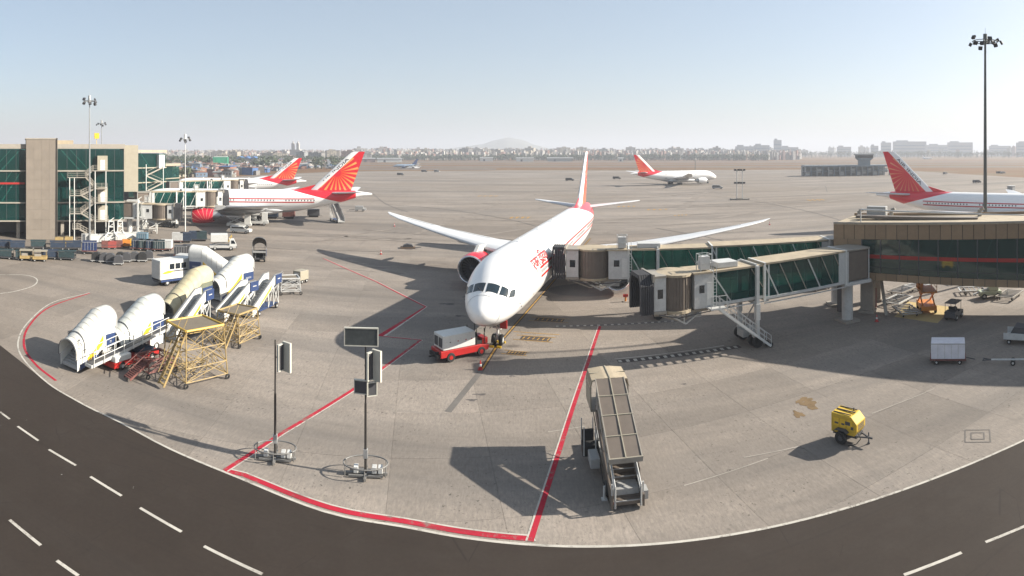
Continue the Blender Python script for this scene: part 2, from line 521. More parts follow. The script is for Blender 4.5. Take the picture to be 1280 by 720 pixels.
ZC = [0]
def strip(name, line, off, width, z, material, parent=None, kind=None):
    ZC[0] += 1; z += (ZC[0] % 12) * 0.0004
    L, R = ribbon_pts(line, off, width)
    v = []; f = []
    for i, (a, b) in enumerate(zip(L, R)):
        v += [(a.x, a.y, z), (b.x, b.y, z)]
        if i: f.append((2 * i - 2, 2 * i - 1, 2 * i + 1, 2 * i))
    me = bpy.data.meshes.new(name); me.from_pydata(v, [], f); me.update()
    if me.polygons[0].normal.z < 0: me.flip_normals()
    return obj(name, me, material, parent, kind=kind)

def smooth_line(pts, n=6):
    """Catmull-Rom through points"""
    out = []
    P = [Vector(p[:2]) for p in pts]; P = [P[0] * 2 - P[1]] + P + [P[-1] * 2 - P[-2]]
    for i in range(1, len(P) - 2):
        for k in range(n):
            t = k / n
            a, b, c, d = P[i - 1], P[i], P[i + 1], P[i + 2]
            out.append(0.5 * ((2 * b) + (c - a) * t + (2 * a - 5 * b + 4 * c - d) * t * t + (3 * b - a - 3 * c + d) * t ** 3))
    out.append(P[-2])
    return out

def text_mesh(txt, size, font_cut=0.0, bold=0.0):
    cu = bpy.data.curves.new('text', 'FONT'); cu.body = txt; cu.size = size; cu.offset = size * bold
    cu.resolution_u = 3
    o = bpy.data.objects.new('text', cu); COL.objects.link(o)
    dg = bpy.context.evaluated_depsgraph_get(); dg.update()
    me = bpy.data.meshes.new_from_object(o.evaluated_get(dg))
    bpy.data.objects.remove(o)
    bm = bmesh.new(); bm.from_mesh(me)
    bpy.data.meshes.remove(me)
    if font_cut:
        ys = [v.co.y for v in bm.verts]
        y = min(ys) + font_cut
        while y < max(ys):
            bmesh.ops.bisect_plane(bm, geom=bm.verts[:] + bm.edges[:] + bm.faces[:], plane_co=(0, y, 0), plane_no=(0, 1, 0))
            y += font_cut
    bmesh.ops.triangulate(bm, faces=bm.faces)
    vs_ = [v.co.copy() for v in bm.verts]
    bm.verts.index_update()
    fs = [tuple(v.index for v in f.verts) for f in bm.faces]
    bm.free()
    return vs_, fs
# ------------------------------------------------------------------ ground, road, markings
S = 15000
sheet('ground', [(-S, -S), (S, -S), (S, S), (-S, S)], -0.06, M_FIELD)
apron_pts = [(-260, -40), (260, -40), W(1700, 330), W(1280, 420), W(1100, 640), W(900, 600), W(640, 590), W(430, 560), W(330, 470), W(250, 400), W(120, 330), W(-150, 300)]
sheet('apron', apron_pts, -0.03, M_APRON)
# far taxiways and the runway beyond the grass
for nm, x0, x1, d0, d1 in (('taxiway', 300, 1500, 700, 745), ('taxiway', 380, 1500, 860, 900), ('runway', 200, 1600, 1040, 1110), ('taxiway', 430, 620, 610, 650)):
    pts = [W(x0 + (x1 - x0) * i / 20, d0) for i in range(21)] + [W(x1 - (x1 - x0) * i / 20, d1) for i in range(21)]
    sheet(nm, pts, -0.02 + random.random() * 0.01, M_TAXI)

# near slabs, each its own piece: one shared mesh, 6 m grid with recessed joints
e1 = Vector((cos(GRID_ROT), sin(GRID_ROT))); e2 = Vector((-sin(GRID_ROT), cos(GRID_ROT)))
slab_me = MB().box(-2.993, 2.993, -2.993, 2.993, -0.08, 0.0).mesh('concrete_slab')
apron_near = bpy.data.objects['apron']
cands = []
for i in range(-16, 17):
    for j in range(0, 22):
        p = e1 * (i * 6 + 1.2) + e2 * (j * 6 + 2.0)
        d = p.length
        if d < 24 or abs(atan2(p.x, p.y)) > 0.93 + 4 / d or p.y < 4: continue
        if p.x * 0.13 + p.y * 0.99 < 24.5: continue
        cands.append((d, p))
cands.sort(key=lambda c: c[0])
for d, p in cands[:296]:
    o = obj('concrete_slab', slab_me, M_SLAB, apron_near)
    o.location = (p.x, p.y, random.uniform(-0.004, 0.0)); o.rotation_euler = (0, 0, GRID_ROT)

edge_px = [(60, 481), (90, 498), (125, 516), (150, 527), (212, 561), (300, 595), (320, 609.5), (407, 640), (495, 661), (570, 672), (640, 680.5), (722, 683), (780, 683), (847, 677.5), (960, 659), (1027, 640), (1120, 609), (1280, 558)]
# straight kerb-side edge fitted to the samples, gently curved at its west end
EN = Vector((sin((735 - 640) / RAD), cos((735 - 640) / RAD)))      # normal of the road edge
ET = Vector((EN.y, -EN.x))
E0 = 18.5 * RAD / 493.5
def on_edge(x, off=0.0):
    a = (x - 640) / RAD
    d = (E0 + off) / (sin(a) * EN.x + cos(a) * EN.y)
    return Vector((d * sin(a), d * cos(a)))
edge = [G(60, 480).xy, G(105, 506).xy, G(150, 528).xy, G(212, 561).xy, G(300, 598).xy, G(407, 640).xy] + [on_edge(x) for x in (500, 570, 640, 735, 850, 1000, 1150, 1280)] + [on_edge(1280) + ET * 60]
edge = smooth_line(edge, 4)
road_pts = [(p.x, p.y) for p in edge] + [(160, -60), (-160, -60), (-160, 60), (-70, 43)] + [tuple(G(2, 433).xy), tuple(G(30, 455).xy)]
sheet('road', road_pts, 0.006, M_ROAD)
def mark(nm, pts, off, w, m, z=0.012):
    return strip(nm, pts, off, w, z, m, kind='structure')
mark('edge_line', [G(118, 356).xy, G(75, 372).xy, G(40, 400).xy, G(24, 430).xy, G(30, 452).xy][::-1] and smooth_line([G(112, 366).xy, G(66, 378).xy, G(36, 402).xy, G(23, 425).xy, G(28, 447).xy, G(60, 479).xy, G(105, 506).xy], 6) , 0, 0.15, M_MARKW)
mark('edge_line', edge[3:], 0.0, 0.16, M_MARKW, 0.014)
mark('red_line', smooth_line([G(112, 366.5).xy, G(62, 384).xy, G(36, 408).xy, G(30, 432).xy, G(44, 455).xy, G(70, 476).xy], 6), 0, 0.22, M_MARKR)
mark('white_line', smooth_line([G(0, 343.5).xy, G(32, 344).xy, G(46, 349).xy, G(42, 357).xy, G(20, 364).xy, G(0, 367).xy], 6), 0, 0.2, M_MARKW)
# red safety line beside the road with a white margin
red_edge = [p for p in edge if on_edge(281).x - 0.2 < p.x < G(663, 678).x]
A0 = G(281, 588).xy; A1 = G(663, 677).xy
seg = [A0 + (p - p) for p in ()]
red_line = [A0] + [p + EN * 0.42 for p in red_edge if p.x > A0.x + 0.5] + [Vector((A1.x, A1.y))]
mark('red_line', red_line, 0, 0.36, M_MARKR)
mark('white_line', red_line, 0.24, 0.10, M_MARKW)
def red_white(pix, side=1, w=0.3):
    pts = [G(*p).xy for p in pix]
    mark('red_line', pts, 0, w, M_MARKR)
    mark('white_line', pts, side * (w / 2 + 0.05), 0.10, M_MARKW)
red_white([(281, 588), (353, 541), (440, 488), (526, 425)], -1)
red_white([(663, 677), (690, 592), (716, 510), (750, 408)], 1)
red_white([(526, 425), (475, 420), (532, 383.5), (470, 352), (404, 323)], -1, 0.22)
# lane dashes
for a, b in (((0, 515), (12, 524)), ((22, 533), (48, 551)), ((61, 562), (95, 582)), ((113, 596), (152, 620)), ((175, 635), (227, 665)), ((255, 683), (328, 718)),
             ((12, 650), (51, 682)), ((71, 701), (98, 720)), ((1130, 719), (1202, 691)), ((1232, 678), (1290, 654)),
             ((340, 724), (420, 752)), ((100, 722), (140, 750)), ((1320, 645), (1380, 625))):
    mark('lane_dash', [G(*a).xy, G(*b).xy], 0, 0.17, M_MARKW)
# stand lead-in line, dark-edged yellow
U = Vector((sin(radians(15)), cos(radians(15)))); NW = Vector((-1.37, 55.6))      # aircraft axis and nose wheel
lead = [G(584, 490).xy, G(602, 463).xy, NW.copy(), NW + U * 20, NW + U * 70]
mark('lead_in_line', lead[1:], 0, 0.42, M_MARKK, 0.010)
mark('lead_in_line', lead[1:], 0, 0.16, M_MARKY, 0.016)
mark('worn_line', [G(560, 515).xy, G(602, 463).xy], 0, 0.5, M_MARKD, 0.010)
# yellow stop boxes across the lead-in
P_ = Vector((U.y, -U.x))
for s, t0, t1, thick in ((-2.2, 1.0, 3.4, 0.10), (-1.2, 1.0, 3.4, 0.10), (2.0, 1.0, 5.0, 0.10), (3.4, 1.0, 5.0, 0.10), (8.6, 1.0, 5.4, 0.10), (10.0, 1.0, 5.4, 0.1), (4.4, 0.4, 5.2, 0.12)):
    a = NW + U * s + P_ * t0; b = NW + U * s + P_ * t1
    mark('stop_mark', [a, b], 0, thick, M_MARKY)
for s0, s1, t0, t1 in ((-2.2, -1.2, 1.4, 3.2), (2.1, 3.3, 1.6, 4.6), (8.7, 9.9, 1.6, 4.8)):
    q = [NW + U * s0 + P_ * t0, NW + U * s0 + P_ * t1, NW + U * s1 + P_ * t1, NW + U * s1 + P_ * t0]
    sheet('stop_mark', q, 0.010, M_MARKK)
    for k in range(6):
        t = t0 + (t1 - t0) * (k + 0.5) / 6
        mark('stop_mark', [NW + U * (s0 + 0.3) + P_ * t, NW + U * (s1 - 0.25) + P_ * (t + 0.1)], 0, 0.12, M_MARKY, 0.014)
# ticked clearance lines
def ticks(a, b, n, w, h, back):
    A, B = G(*a).xy, G(*b).xy
    mark('clearance_line', [A, B], 0, h, M_MARKD if back else M_MARKK, 0.010)
    d = (B - A) / n
    for i in range(n):
        mark('clearance_tick', [A + d * (i + 0.1), A + d * (i + 0.1 + w)], 0, h * 0.7, M_MARKW if back else M_MARKW, 0.014)
ticks((694, 408), (846, 401), 18, 0.4, 0.5, True)
ticks((772, 452), (925, 433), 17, 0.45, 0.8, False)
mark('white_line', [G(768, 449).xy, G(905, 432).xy], 0, 0.15, M_MARKW)
# jet bridge turning circle, dark worn ring
cc = G(735, 362).xy
ring = [cc + Vector((cos(t) * 4.6, sin(t) * 4.2)) for t in [2 * pi * k / 28 for k in range(29)]]
sheet('turning_patch', [cc + Vector((cos(t) * 5.4, sin(t) * 3.6)) for t in [2 * pi * k / 28 for k in range(28)]], 0.008, M_MARKD)
# far painted stand numbers, stains
M_STAIN = surface('oil_stain', (0.16, 0.11, 0.06), 0.5, 0.25)
for cx, cy, w, h in ((783, 258, 4.5, 3), (822, 262, 5, 2.6), (851, 269, 3, 1.6), (650, 272, 4, 4), (610, 245, 6, 4), (1020, 250, 5, 5)):
    c = G(cx, cy).xy
    for k in range(4):
        p = c + Vector(((k - 1.5) * w / 2.6, random.uniform(-.3, .3)))
        mark('stand_number', [p - Vector((w * .12, h * .5)), p + Vector((w * .1, h * .5))], 0, w * 0.12, M_MARKY)
        mark('stand_number', [p - Vector((w * .1, -h * .3)), p + Vector((w * .2, h * .4))], 0, w * 0.10, M_MARKY)
def blob(cx, cy, rx, ry, m, nm='oil_stain', z=0.008):
    c = G(cx, cy).xy
    ph = random.random() * 6
    pts = []
    for k in range(22):
        t = 2 * pi * k / 22
        r = 1 + 0.28 * sin(3 * t + ph) + 0.18 * sin(5 * t + 2 * ph) + 0.1 * sin(9 * t)
        pts.append(c + Vector((cos(t) * rx * r, sin(t) * ry * r)))
    sheet(nm, pts, z, m)
blob(1005, 500, 0.7, 0.35, M_STAIN); blob(998, 518, 0.35, 0.5, M_STAIN, z=0.0085); blob(1012, 506, 0.5, 0.8, M_STAIN, z=0.009)
M_OIL = surface('dark_oil_stain', (0.10, 0.09, 0.085), 0.8, 0.3)
for cx, cy, rx, ry in ((590, 500, 0.35, 0.2), (600, 493, 0.5, 0.16), (735, 352, 1.8, 0.9), (762, 349, 1.0, 0.5), (678, 425, .3, .2), (512, 311, 1.2, 0.6), (560, 380, 0.9, 0.4), (575, 395, 0.6, 0.3), (845, 305, 1, .6), (640, 470, .25, .15), (855, 480, .2, .12)):
    blob(cx, cy, rx, ry, M_OIL)
# square cover plate marking
def sq(cx, cy, r, w, m):
    c = G(cx, cy).xy
    pts = [c + Vector((r * a, r * b)) for a, b in ((-1, 0), (0, -1), (1, 0), (0, 1), (-1, 0))]
    mark('cover_outline', pts, 0, w, m)
sq(1222, 545, 1.15, 0.08, M_MARKD); sq(1222, 545, 0.6, 0.08, M_MARKD)
M_PALE = surface('pale_scuff', (0.27, 0.245, 0.215), 0.6, 0.2)
for a, b in (((1090, 517), (1168, 486)), ((930, 572), (1000, 558)), ((855, 607), (960, 573)), ((685, 540), (730, 533))):
    mark('pale_scuff', [G(*a).xy, G(*b).xy], 0, 0.10, M_PALE, 0.010)
M_YARD = surface('yellowish_apron_patch', (0.42, 0.33, 0.16), 0.2, 0.12)
sheet('yellowish_patch', [G(1118, 396).xy, G(1172, 404).xy, G(1192, 384).xy, G(1135, 377).xy], 0.009, M_YARD)  # flat yellowish patch laid on the concrete, brighter than the slabs around it
# tyre marks swept into the stands
for pix in ([(465, 241), (478, 252), (492, 259), (510, 265)], [(980, 330), (900, 300), (820, 285)], [(1010, 240), (1030, 232), (1034, 240)], [(700, 292), (640, 275), (560, 262), (480, 255)], [(1100, 290), (1000, 262), (900, 246), (800, 240)]):
    mark('tyre_mark', smooth_line([G(*p).xy for p in pix], 5), 0, 0.35, M_MARKD, 0.007)

rs = random.Random(5)
M_STREAK = surface('rubber_streak', (0.15, 0.13, 0.113), 0.4, 0.2, lambda nt, col, vec: node_mix(nt, node_range(nt, node_noise(nt, vec, 1.0, 6, (0.12, 0.9, 1), rs.random(), .75), 0.42, 0.58), col, (0.235, 0.205, 0.175)))
for i in range(64):
    x = rs.uniform(330, 1180); y = rs.uniform(214, 335); p = G(x, y).xy
    an = rs.choice((0.05, -0.1, 0.2, -0.35, 1.3, 0.6)) + rs.uniform(-.12, .12); L_ = rs.uniform(.12, .5) * p.length; dv = Vector((cos(an), sin(an))); nv = Vector((-dv.y, dv.x)); cv = rs.uniform(-.2, .2) * L_
    mark('rubber_streak', smooth_line([p - dv * L_ / 2, p + nv * cv * .5, p + dv * L_ / 2 + nv * cv * 1.4], 6), 0, rs.uniform(.004, .012) * p.length, M_STREAK, 0.001)

# ------------------------------------------------------------------ aircraft
def interp(tab, s):
    if s <= tab[0][0]: return tab[0][1:]
    for a, b in zip(tab, tab[1:]):
        if s <= b[0]:
            t = (s - a[0]) / (b[0] - a[0])
            t2 = t
            return tuple(x + (y - x) * t2 for x, y in zip(a[1:], b[1:]))
    return tab[-1][1:]

def hermite(tab, s):
    """smooth interpolation of a station table"""
    n = len(tab)
    if s <= tab[0][0]: return tab[0][1:]
    if s >= tab[-1][0]: return tab[-1][1:]
    for i in range(n - 1):
        if s <= tab[i + 1][0]: break
    a, b = tab[i], tab[i + 1]; h = b[0] - a[0]; t = (s - a[0]) / h
    out = []
    for k in range(1, len(a)):
        def slope(j):
            if j == 0: return (tab[1][k] - tab[0][k]) / (tab[1][0] - tab[0][0]) * 1.0
            if j == n - 1: return (tab[-1][k] - tab[-2][k]) / (tab[-1][0] - tab[-2][0])
            d1 = (tab[j][k] - tab[j - 1][k]) / (tab[j][0] - tab[j - 1][0]); d2 = (tab[j + 1][k] - tab[j][k]) / (tab[j + 1][0] - tab[j][0])
            return 0 if d1 * d2 <= 0 else 2 * d1 * d2 / (d1 + d2)
        m0, m1 = slope(i) * h, slope(i + 1) * h
        out.append((2 * t**3 - 3 * t**2 + 1) * a[k] + (t**3 - 2 * t**2 + t) * m0 + (-2 * t**3 + 3 * t**2) * b[k] + (t**3 - t**2) * m1)
    return tuple(out)

class Fuse:
    def __init__(s, L, R, zc):
        k = R / 3.1
        s.L, s.R, s.zc = L, R, zc
        zt, zb = zc + R, zc - R
        s.tab = [(0, 0.03, zc - 1.22 * k, zc - 1.30 * k), (0.12, 0.42 * k, zc - 0.86 * k, zc - 1.68 * k), (0.45, 0.86 * k, zc - 0.48 * k, zc - 2.05 * k), (1.1, 1.38 * k, zc + 0.05 * k, zc - 2.42 * k),
                 (2.2, 1.98 * k, zc + 0.82 * k, zc - 2.75 * k), (3.4, 2.42 * k, zc + 1.68 * k, zc - 2.94 * k), (4.8, 2.76 * k, zc + 2.38 * k, zc - 3.05 * k),
                 (6.8, 3.0 * k, zc + 2.86 * k, zb), (9.2, R, zc + 3.06 * k, zb), (11.5, R, zt, zb), (L - 27 * k, R, zt, zb), (L - 21 * k, 3.03 * k, zt, zc - 2.7 * k),
                 (L - 14 * k, 2.6 * k, zt - 0.02, zc - 1.55 * k), (L - 8 * k, 1.8 * k, zt - 0.12, zc - 0.25 * k), (L - 3 * k, 0.65 * k, zt - 0.55, zc + 1.15 * k), (L, 0.14, zt - 1.05, zc + 1.55 * k)]
    def sec(s, st):
        w, t, b = hermite(s.tab, st); return w, t, b
    def pt(s, st, th, off=0.0):
        """th: 0 at port horizontal, pi/2 crown; local X forward = -station"""
        w, t, b = s.sec(st); c = (t + b) / 2; h = (t - b) / 2
        return Vector((-st, (w + off) * cos(th), c + (h + off) * sin(th)))
    def th_at(s, st, z):
        w, t, b = s.sec(st); c = (t + b) / 2; h = (t - b) / 2
        return math.asin(max(-1, min(1, (z - c) / h)))
    def side(s, st, z, port=True, off=0.03):
        th = s.th_at(st, z)
        if not port: th = pi - th
        return s.pt(st, th, off)

def livery_fin(L, k, ztop, zroot, cx, cz, le_a, le_b, thin=0.0):
    """tail paint: orange sun rays on red, white leading strip; local coordinates"""
    m = bpy.data.materials.new('tail_livery'); m.use_nodes = True
    nt = m.node_tree; b = nt.nodes['Principled BSDF']; b.inputs['Roughness'].default_value = 0.3; b.inputs['Coat Weight'].default_value = 0.3
    tc = nt.nodes.new('ShaderNodeTexCoord'); sp = nt.nodes.new('ShaderNodeSeparateXYZ'); nt.links.new(tc.outputs['Object'], sp.inputs[0])
    X, Z = sp.outputs[0], sp.outputs[2]
    dx = node_math(nt, 'SUBTRACT', X, cx); dz = node_math(nt, 'SUBTRACT', Z, cz)
    ang = node_math(nt, 'ARCTAN2', dz, dx)
    rr = node_math(nt, 'SQRT', node_math(nt, 'ADD', node_math(nt, 'MULTIPLY', dx, dx), node_math(nt, 'MULTIPLY', dz, dz)))
    ray = node_math(nt, 'SINE', node_math(nt, 'MULTIPLY', ang, 24.0))
    ray = node_range(nt, ray, -0.45 + thin, -0.05 + thin)
    ring_ = node_math(nt, 'MULTIPLY', node_range(nt, rr, 1.05 * k, 1.25 * k), node_range(nt, rr, 5.6 * k, 5.9 * k, 1, 0))
    f = node_math(nt, 'MULTIPLY', ray, ring_)
    gold = node_mix(nt, node_range(nt, rr, 1.2 * k, 5 * k), (0.75, 0.10, 0.01), (0.80, 0.34, 0.10)) if thin < .8 else node_mix(nt, node_range(nt, rr, 1.2 * k, 5 * k), (0.62, 0.08, 0.03), (0.70, 0.26, 0.14))
    col = node_mix(nt, f, (0.62, 0.015, 0.03), gold)
    # white strip ahead of the line le_a-le_b
    nx, nz = (le_b[1] - le_a[1]), -(le_b[0] - le_a[0])
    ln = sqrt(nx * nx + nz * nz); nx /= ln; nz /= ln
    d = node_math(nt, 'ADD', node_math(nt, 'MULTIPLY', node_math(nt, 'SUBTRACT', X, le_a[0]), nx), node_math(nt, 'MULTIPLY', node_math(nt, 'SUBTRACT', Z, le_a[1]), nz))
    col = node_mix(nt, node_range(nt, d, -1.30 * k, -1.26 * k), col, (0.80, 0.79, 0.77))
    nt.links.new(col, b.inputs['Base Color'])
    return m

def fuse_paint(L, k, ztop, red):
    m = bpy.data.materials.new('fuselage_paint'); m.use_nodes = True
    nt = m.node_tree; b = nt.nodes['Principled BSDF']; b.inputs['Roughness'].default_value = 0.3; b.inputs['Coat Weight'].default_value = 0.35; b.inputs['Coat Roughness'].default_value = 0.1
    tc = nt.nodes.new('ShaderNodeTexCoord'); sp = nt.nodes.new('ShaderNodeSeparateXYZ'); nt.links.new(tc.outputs['Object'], sp.inputs[0])
    nz = node_noise(nt, tc.outputs['Object'], 0.5, 6, (0.3, 1, 2.5))
    col = node_mix(nt, node_range(nt, nz, 0.4, 0.75, 0, 0.10), (0.80, 0.79, 0.77), (0.45, 0.42, 0.38))
    # frame panel joints
    v = node_math(nt, 'PINGPONG', sp.outputs[0], 1.6)
    col = node_mix(nt, node_range(nt, v, 0.0, 0.03, 0.16, 0), col, (0.35, 0.35, 0.35))
    # grey belly
    col = node_mix(nt, node_range(nt, sp.outputs[2], ztop - 5.35 * k, ztop - 5.25 * k, 1, 0), col, (0.42, 0.42, 0.43))
    if red:
        nt_tip = node_range(nt, sp.outputs[0], -(L - 4.2 * k), -(L - 4.4 * k))
        dd = node_math(nt, 'ADD', node_math(nt, 'MULTIPLY', sp.outputs[0], -1.0), node_math(nt, 'MULTIPLY', node_math(nt, 'SUBTRACT', sp.outputs[2], ztop), 4.0))
        col = node_mix(nt, node_math(nt, 'MULTIPLY', node_range(nt, dd, L - 21.5 * k, L - 21.3 * k), nt_tip), col, (0.62, 0.015, 0.03))
    nt.links.new(col, b.inputs['Base Color'])
    return m

def ray_paint():
    m = bpy.data.materials.new('rayed_cowl'); m.use_nodes = True
    nt = m.node_tree; b = nt.nodes['Principled BSDF']; b.inputs['Roughness'].default_value = 0.35
    tc = nt.nodes.new('ShaderNodeTexCoord'); sp = nt.nodes.new('ShaderNodeSeparateXYZ'); nt.links.new(tc.outputs['Object'], sp.inputs[0])
    an = node_math(nt, 'ARCTAN2', node_math(nt, 'SUBTRACT', sp.outputs[2], 0.6), node_math(nt, 'ADD', sp.outputs[0], 22.3))
    ray = node_range(nt, node_math(nt, 'SINE', node_math(nt, 'MULTIPLY', an, 21.0)), 0.93, 1.0)
    nt.links.new(node_mix(nt, ray, (0.52, 0.015, 0.04), (0.75, 0.42, 0.32)), b.inputs['Base Color'])
    return m
RAYRED = ray_paint()
AF = [(0, 0), (0.012, 0.22), (0.06, 0.42), (0.18, 0.5), (0.4, 0.46), (0.7, 0.25), (1, 0.02), (1, -0.02), (0.7, -0.16), (0.4, -0.34), (0.18, -0.42), (0.06, -0.32), (0.012, -0.18)]
def foil(le, chord, thick, axis='z', twist=0.0):
    """ring of one section; le=(x,y,z), chord runs aft (-x)"""
    r = []
    for c, t in AF:
        dx = -c * chord; dt = t * chord * thick
        if axis == 'z': r.append((le[0] + dx, le[1], le[2] + dt - c * chord * twist))
        else: r.append((le[0] + dx, le[1] + dt, le[2]))
    return r

def airliner(label, nose, rz, L=73.9, R=3.1, zc=5.6, span=64.8, fin_top=18.6, engine_y=9.75, engine_s=26.0, er=1.95, wing_s=27.0,
             engine_mat=None, engine_rays=False, letters=True, red_tail=True, body_letters=None, detail=True, windows=True, fuse_mat=None, fin_mat=None,
             dark_doors=False, four_wheel=6, group='parked airliners with red fan tails', sweep=20.5, port_stripe=False, wing_zs=(3.9, 7.4), thin=0.6):
    k = R / 3.1
    F = Fuse(L, R, zc)
    zt = zc + R
    t = thing('airliner', label, 'airplane', nose, rz, group)
    fm = fuse_mat or fuse_paint(L, k, zt, red_tail)
    stations = [0, .05, .12, .25, .45, .75, 1.1, 1.6, 2.2, 2.8, 3.4, 4.1, 4.8, 5.8, 6.8, 8, 9.2, 10.3, 11.5]
    s = 16.0
    while s < L - 27 * k: stations.append(s); s += 5
    stations += [L - 27 * k + i * (27 * k) / 22 for i in range(23)]
    n = 40 if detail else 24
    mb = MB()
    mb.loft([[F.pt(st, 2 * pi * i / n) for i in range(n)] for st in stations])
    fus = mb.build('fuselage', fm, t, smooth=60)
    # belly fairing
    mb = MB(); rings = []
    for st, w, zb, zt_ in ((wing_s - 4, 0.6, 2.7, 3.4), (wing_s, 2.9, 1.95, 4.1), (wing_s + 5, 3.35, 1.75, 4.4), (wing_s + 11, 3.3, 1.8, 4.4), (wing_s + 15, 2.5, 2.1, 4.0), (wing_s + 19, 0.6, 2.8, 3.4)):
        c = (zb + zt_) / 2; h = (zt_ - zb) / 2
        rings.append([(-st, w * k * cos(a), zc - 5.6 + c + h * sin(a)) for a in [2 * pi * i / 20 for i in range(20)]])
    mb.loft(rings); mb.build('belly_fairing', WINGGREY, t, smooth=60)
    # wings
    hs = span / 2
    z0, z1 = wing_zs
    for sd_ in (1, -1):
        secs = []
        for fy, le, ch, th in ((0.0, 0, 15.0, .13), (0.10, 1.2, 13.2, .125), (0.31, 5.0, 9.0, .11), (0.60, 10.6, 5.8, .10), (0.86, 15.9, 3.6, .09), (0.955, 18.6, 2.2, .08), (1.0, 20.8, 0.7, .08)):
            y = fy * hs
            z = z0 + (z1 - z0) * (fy ** 1.15)
            secs.append(foil((-(wing_s + le * sweep / 20.5), sd_ * y, z), ch * span / 64.8, th, twist=0.02))
        mb = MB().loft(secs)
        w = mb.build('wing', WINGGREY, t, smooth=35)
        for fy in (0.28, 0.45, 0.63):
            y = fy * hs * sd_; z = z0 + (z1 - z0) * (fy ** 1.15) - 0.75
            x = -(wing_s + 20.8 * fy * 0.95 + 6.8 - 3.0 * fy)
            MB().lathe([(2.2, .02), (1.5, .22), (0, .36), (-1.4, .25), (-2.4, .02)], (x, y, z), 'x', 10).build('flap_fairing', WINGGREY, w, smooth=60)
        if detail:
            # red anti-collision / static details: aileron and flap gap lines as thin proud strips
            for f0, f1 in ((0.12, 0.30), (0.33, 0.62), (0.66, 0.84)):
                g = MB()
                pts = []
                for fy in (f0, f1):
                    le = 20.8 * fy * 0.98 if fy < .31 else 5.0 + (fy - .31) * 19.5
                    ch = (15 - fy * 19.4) if fy < .31 else 9 - (fy - .31) * 10.5
                    pts.append((-(wing_s + le + ch * .76), sd_ * fy * hs, z0 + (z1 - z0) * fy ** 1.15 + ch * .022))
                g.bar(pts[0], pts[1], 0.07, 0.03); g.build('flap_gap', DGREY, w)
        # horizontal stabiliser
        hz = zt - 1.0 * k
        secs = [foil((-(L - 11.5 * k + le), sd_ * y * k, hz + y * 0.09), ch * k, .10) for y, le, ch in ((0.3, 0, 7.0), (2.0, 1.1, 6.3), (6.5, 4.2, 4.2), (10.0, 6.6, 2.6), (10.8, 7.6, 1.2))]
        MB().loft(secs).build('stabiliser', WINGGREY, t, smooth=35)
        # engine
        ex, ey, ez = -engine_s, sd_ * engine_y, er + 0.75
        em = engine_mat or (RAYRED if engine_rays else JETRED)
        en = MB().lathe([(0.0, er * .86), (0.10, er * .93), (-0.25, er * 1.0), (-1.4, er * 1.08), (-3.0, er * 1.05), (-4.6, er * .92), (-5.3, er * .84), (-5.25, er * .78)], (ex, ey, ez), 'x', 32).build('engine', em, t, smooth=50)
        MB().lathe([(-0.9, er * .80), (-0.2, er * .82), (0.08, er * .87), (0.13, er * .91), (0.05, er * .955), (-0.12, er * .985)], (ex, ey, ez), 'x', 32).build('inlet_lip', mat('polished_lip', (0.7, 0.7, 0.7), 0.2, metal=0.8), en, smooth=60)
        MB().lathe([(-1.3, 0.02), (-1.3, er * .82), (-0.9, er * .81)], (ex, ey, ez), 'x', 24).build('fan_disc', BLACK, en)
        if detail:
            fb = MB()
            for q in range(22):
                a = 2 * pi * q / 22
                c0 = Vector((ex - 1.0, ey + cos(a) * .45, ez + sin(a) * .45)); a2 = a + 0.22
                c1 = Vector((ex - 1.05, ey + cos(a2) * er * .78, ez + sin(a2) * er * .78))
                tt = Vector((0, -sin(a), cos(a))) * 0.16; b = Vector((-.16, 0, 0))
                fb.add([c0 - tt * .6, c0 + tt * .6 + b, c1 + tt + b, c1 - tt], [(0, 1, 2, 3)])
            fb.build('fan_blades', DGREY, en, kind='stuff')
        MB().lathe([(-0.35, 0.02), (-0.5, .2), (-1.0, .48)], (ex, ey, ez), 'x', 16).build('spinner', DGREY, en, smooth=60)
        MB().lathe([(-4.9, er * .62), (-6.2, er * .5), (-6.9, er * .36), (-6.9, er * .2), (-7.8, .03)], (ex, ey, ez), 'x', 20).build('exhaust', STEEL, en, smooth=50)
        py = MB().prism([(-1.6, er * .95), (-3.2, er * 1.45), (-8.0, er * 1.25), (-8.4, er * .9), (-5, er * .55)], 'y', -0.22, 0.22)
        py.v = [(x + ex, y + ey, z + ez) for x, y, z in py.v]
        py.build('pylon', LGREY, t)
        # main gear
        gx = -(wing_s + 11.0)
        mg = thing_part('main_gear', t)
        MB().tube((gx, sd_ * 5.4 * k, 3.6), (gx, sd_ * 5.5 * k, 1.0), 0.2, 8).bar((gx + 1.5, sd_ * 5.5 * k, .75), (gx - 1.5, sd_ * 5.5 * k, .75), .25).tube((gx, sd_ * 5.4 * k, 1.4), (gx + .2, sd_ * 2.8, 3.4), .1, 6).build('strut', LGREY, mg)
        MB().box(gx - .9, gx + .9, sd_ * 4.6 * k - .03, sd_ * 4.6 * k + .03, 1.5, 2.9).build('gear_door', WHITE, mg)
        for dx in ((1.4, 0, -1.4) if four_wheel == 6 else (.8, -.8)):
            for dy in (.62, -.62):
                MB().wheel(gx + dx, sd_ * 5.5 * k + dy, .66, .66, .48, 12).hub(gx + dx, sd_ * 5.5 * k + dy, .66, .5, .4).build('wheel', BLACK, mg, smooth=40)
    # nose gear
    ng = thing_part('nose_gear', t)
    MB().tube((-5.9, 0, 2.9), (-5.9, 0, .55), .13, 10).tube((-5.9, 0, 1.6), (-4.2, 0, 2.9), .08).tube((-5.9, -.3, 1.1), (-5.9, .3, 1.1), .06).tube((-5.9, -.35, .53), (-5.9, .35, .53), .07).build('strut', WHITE, ng)
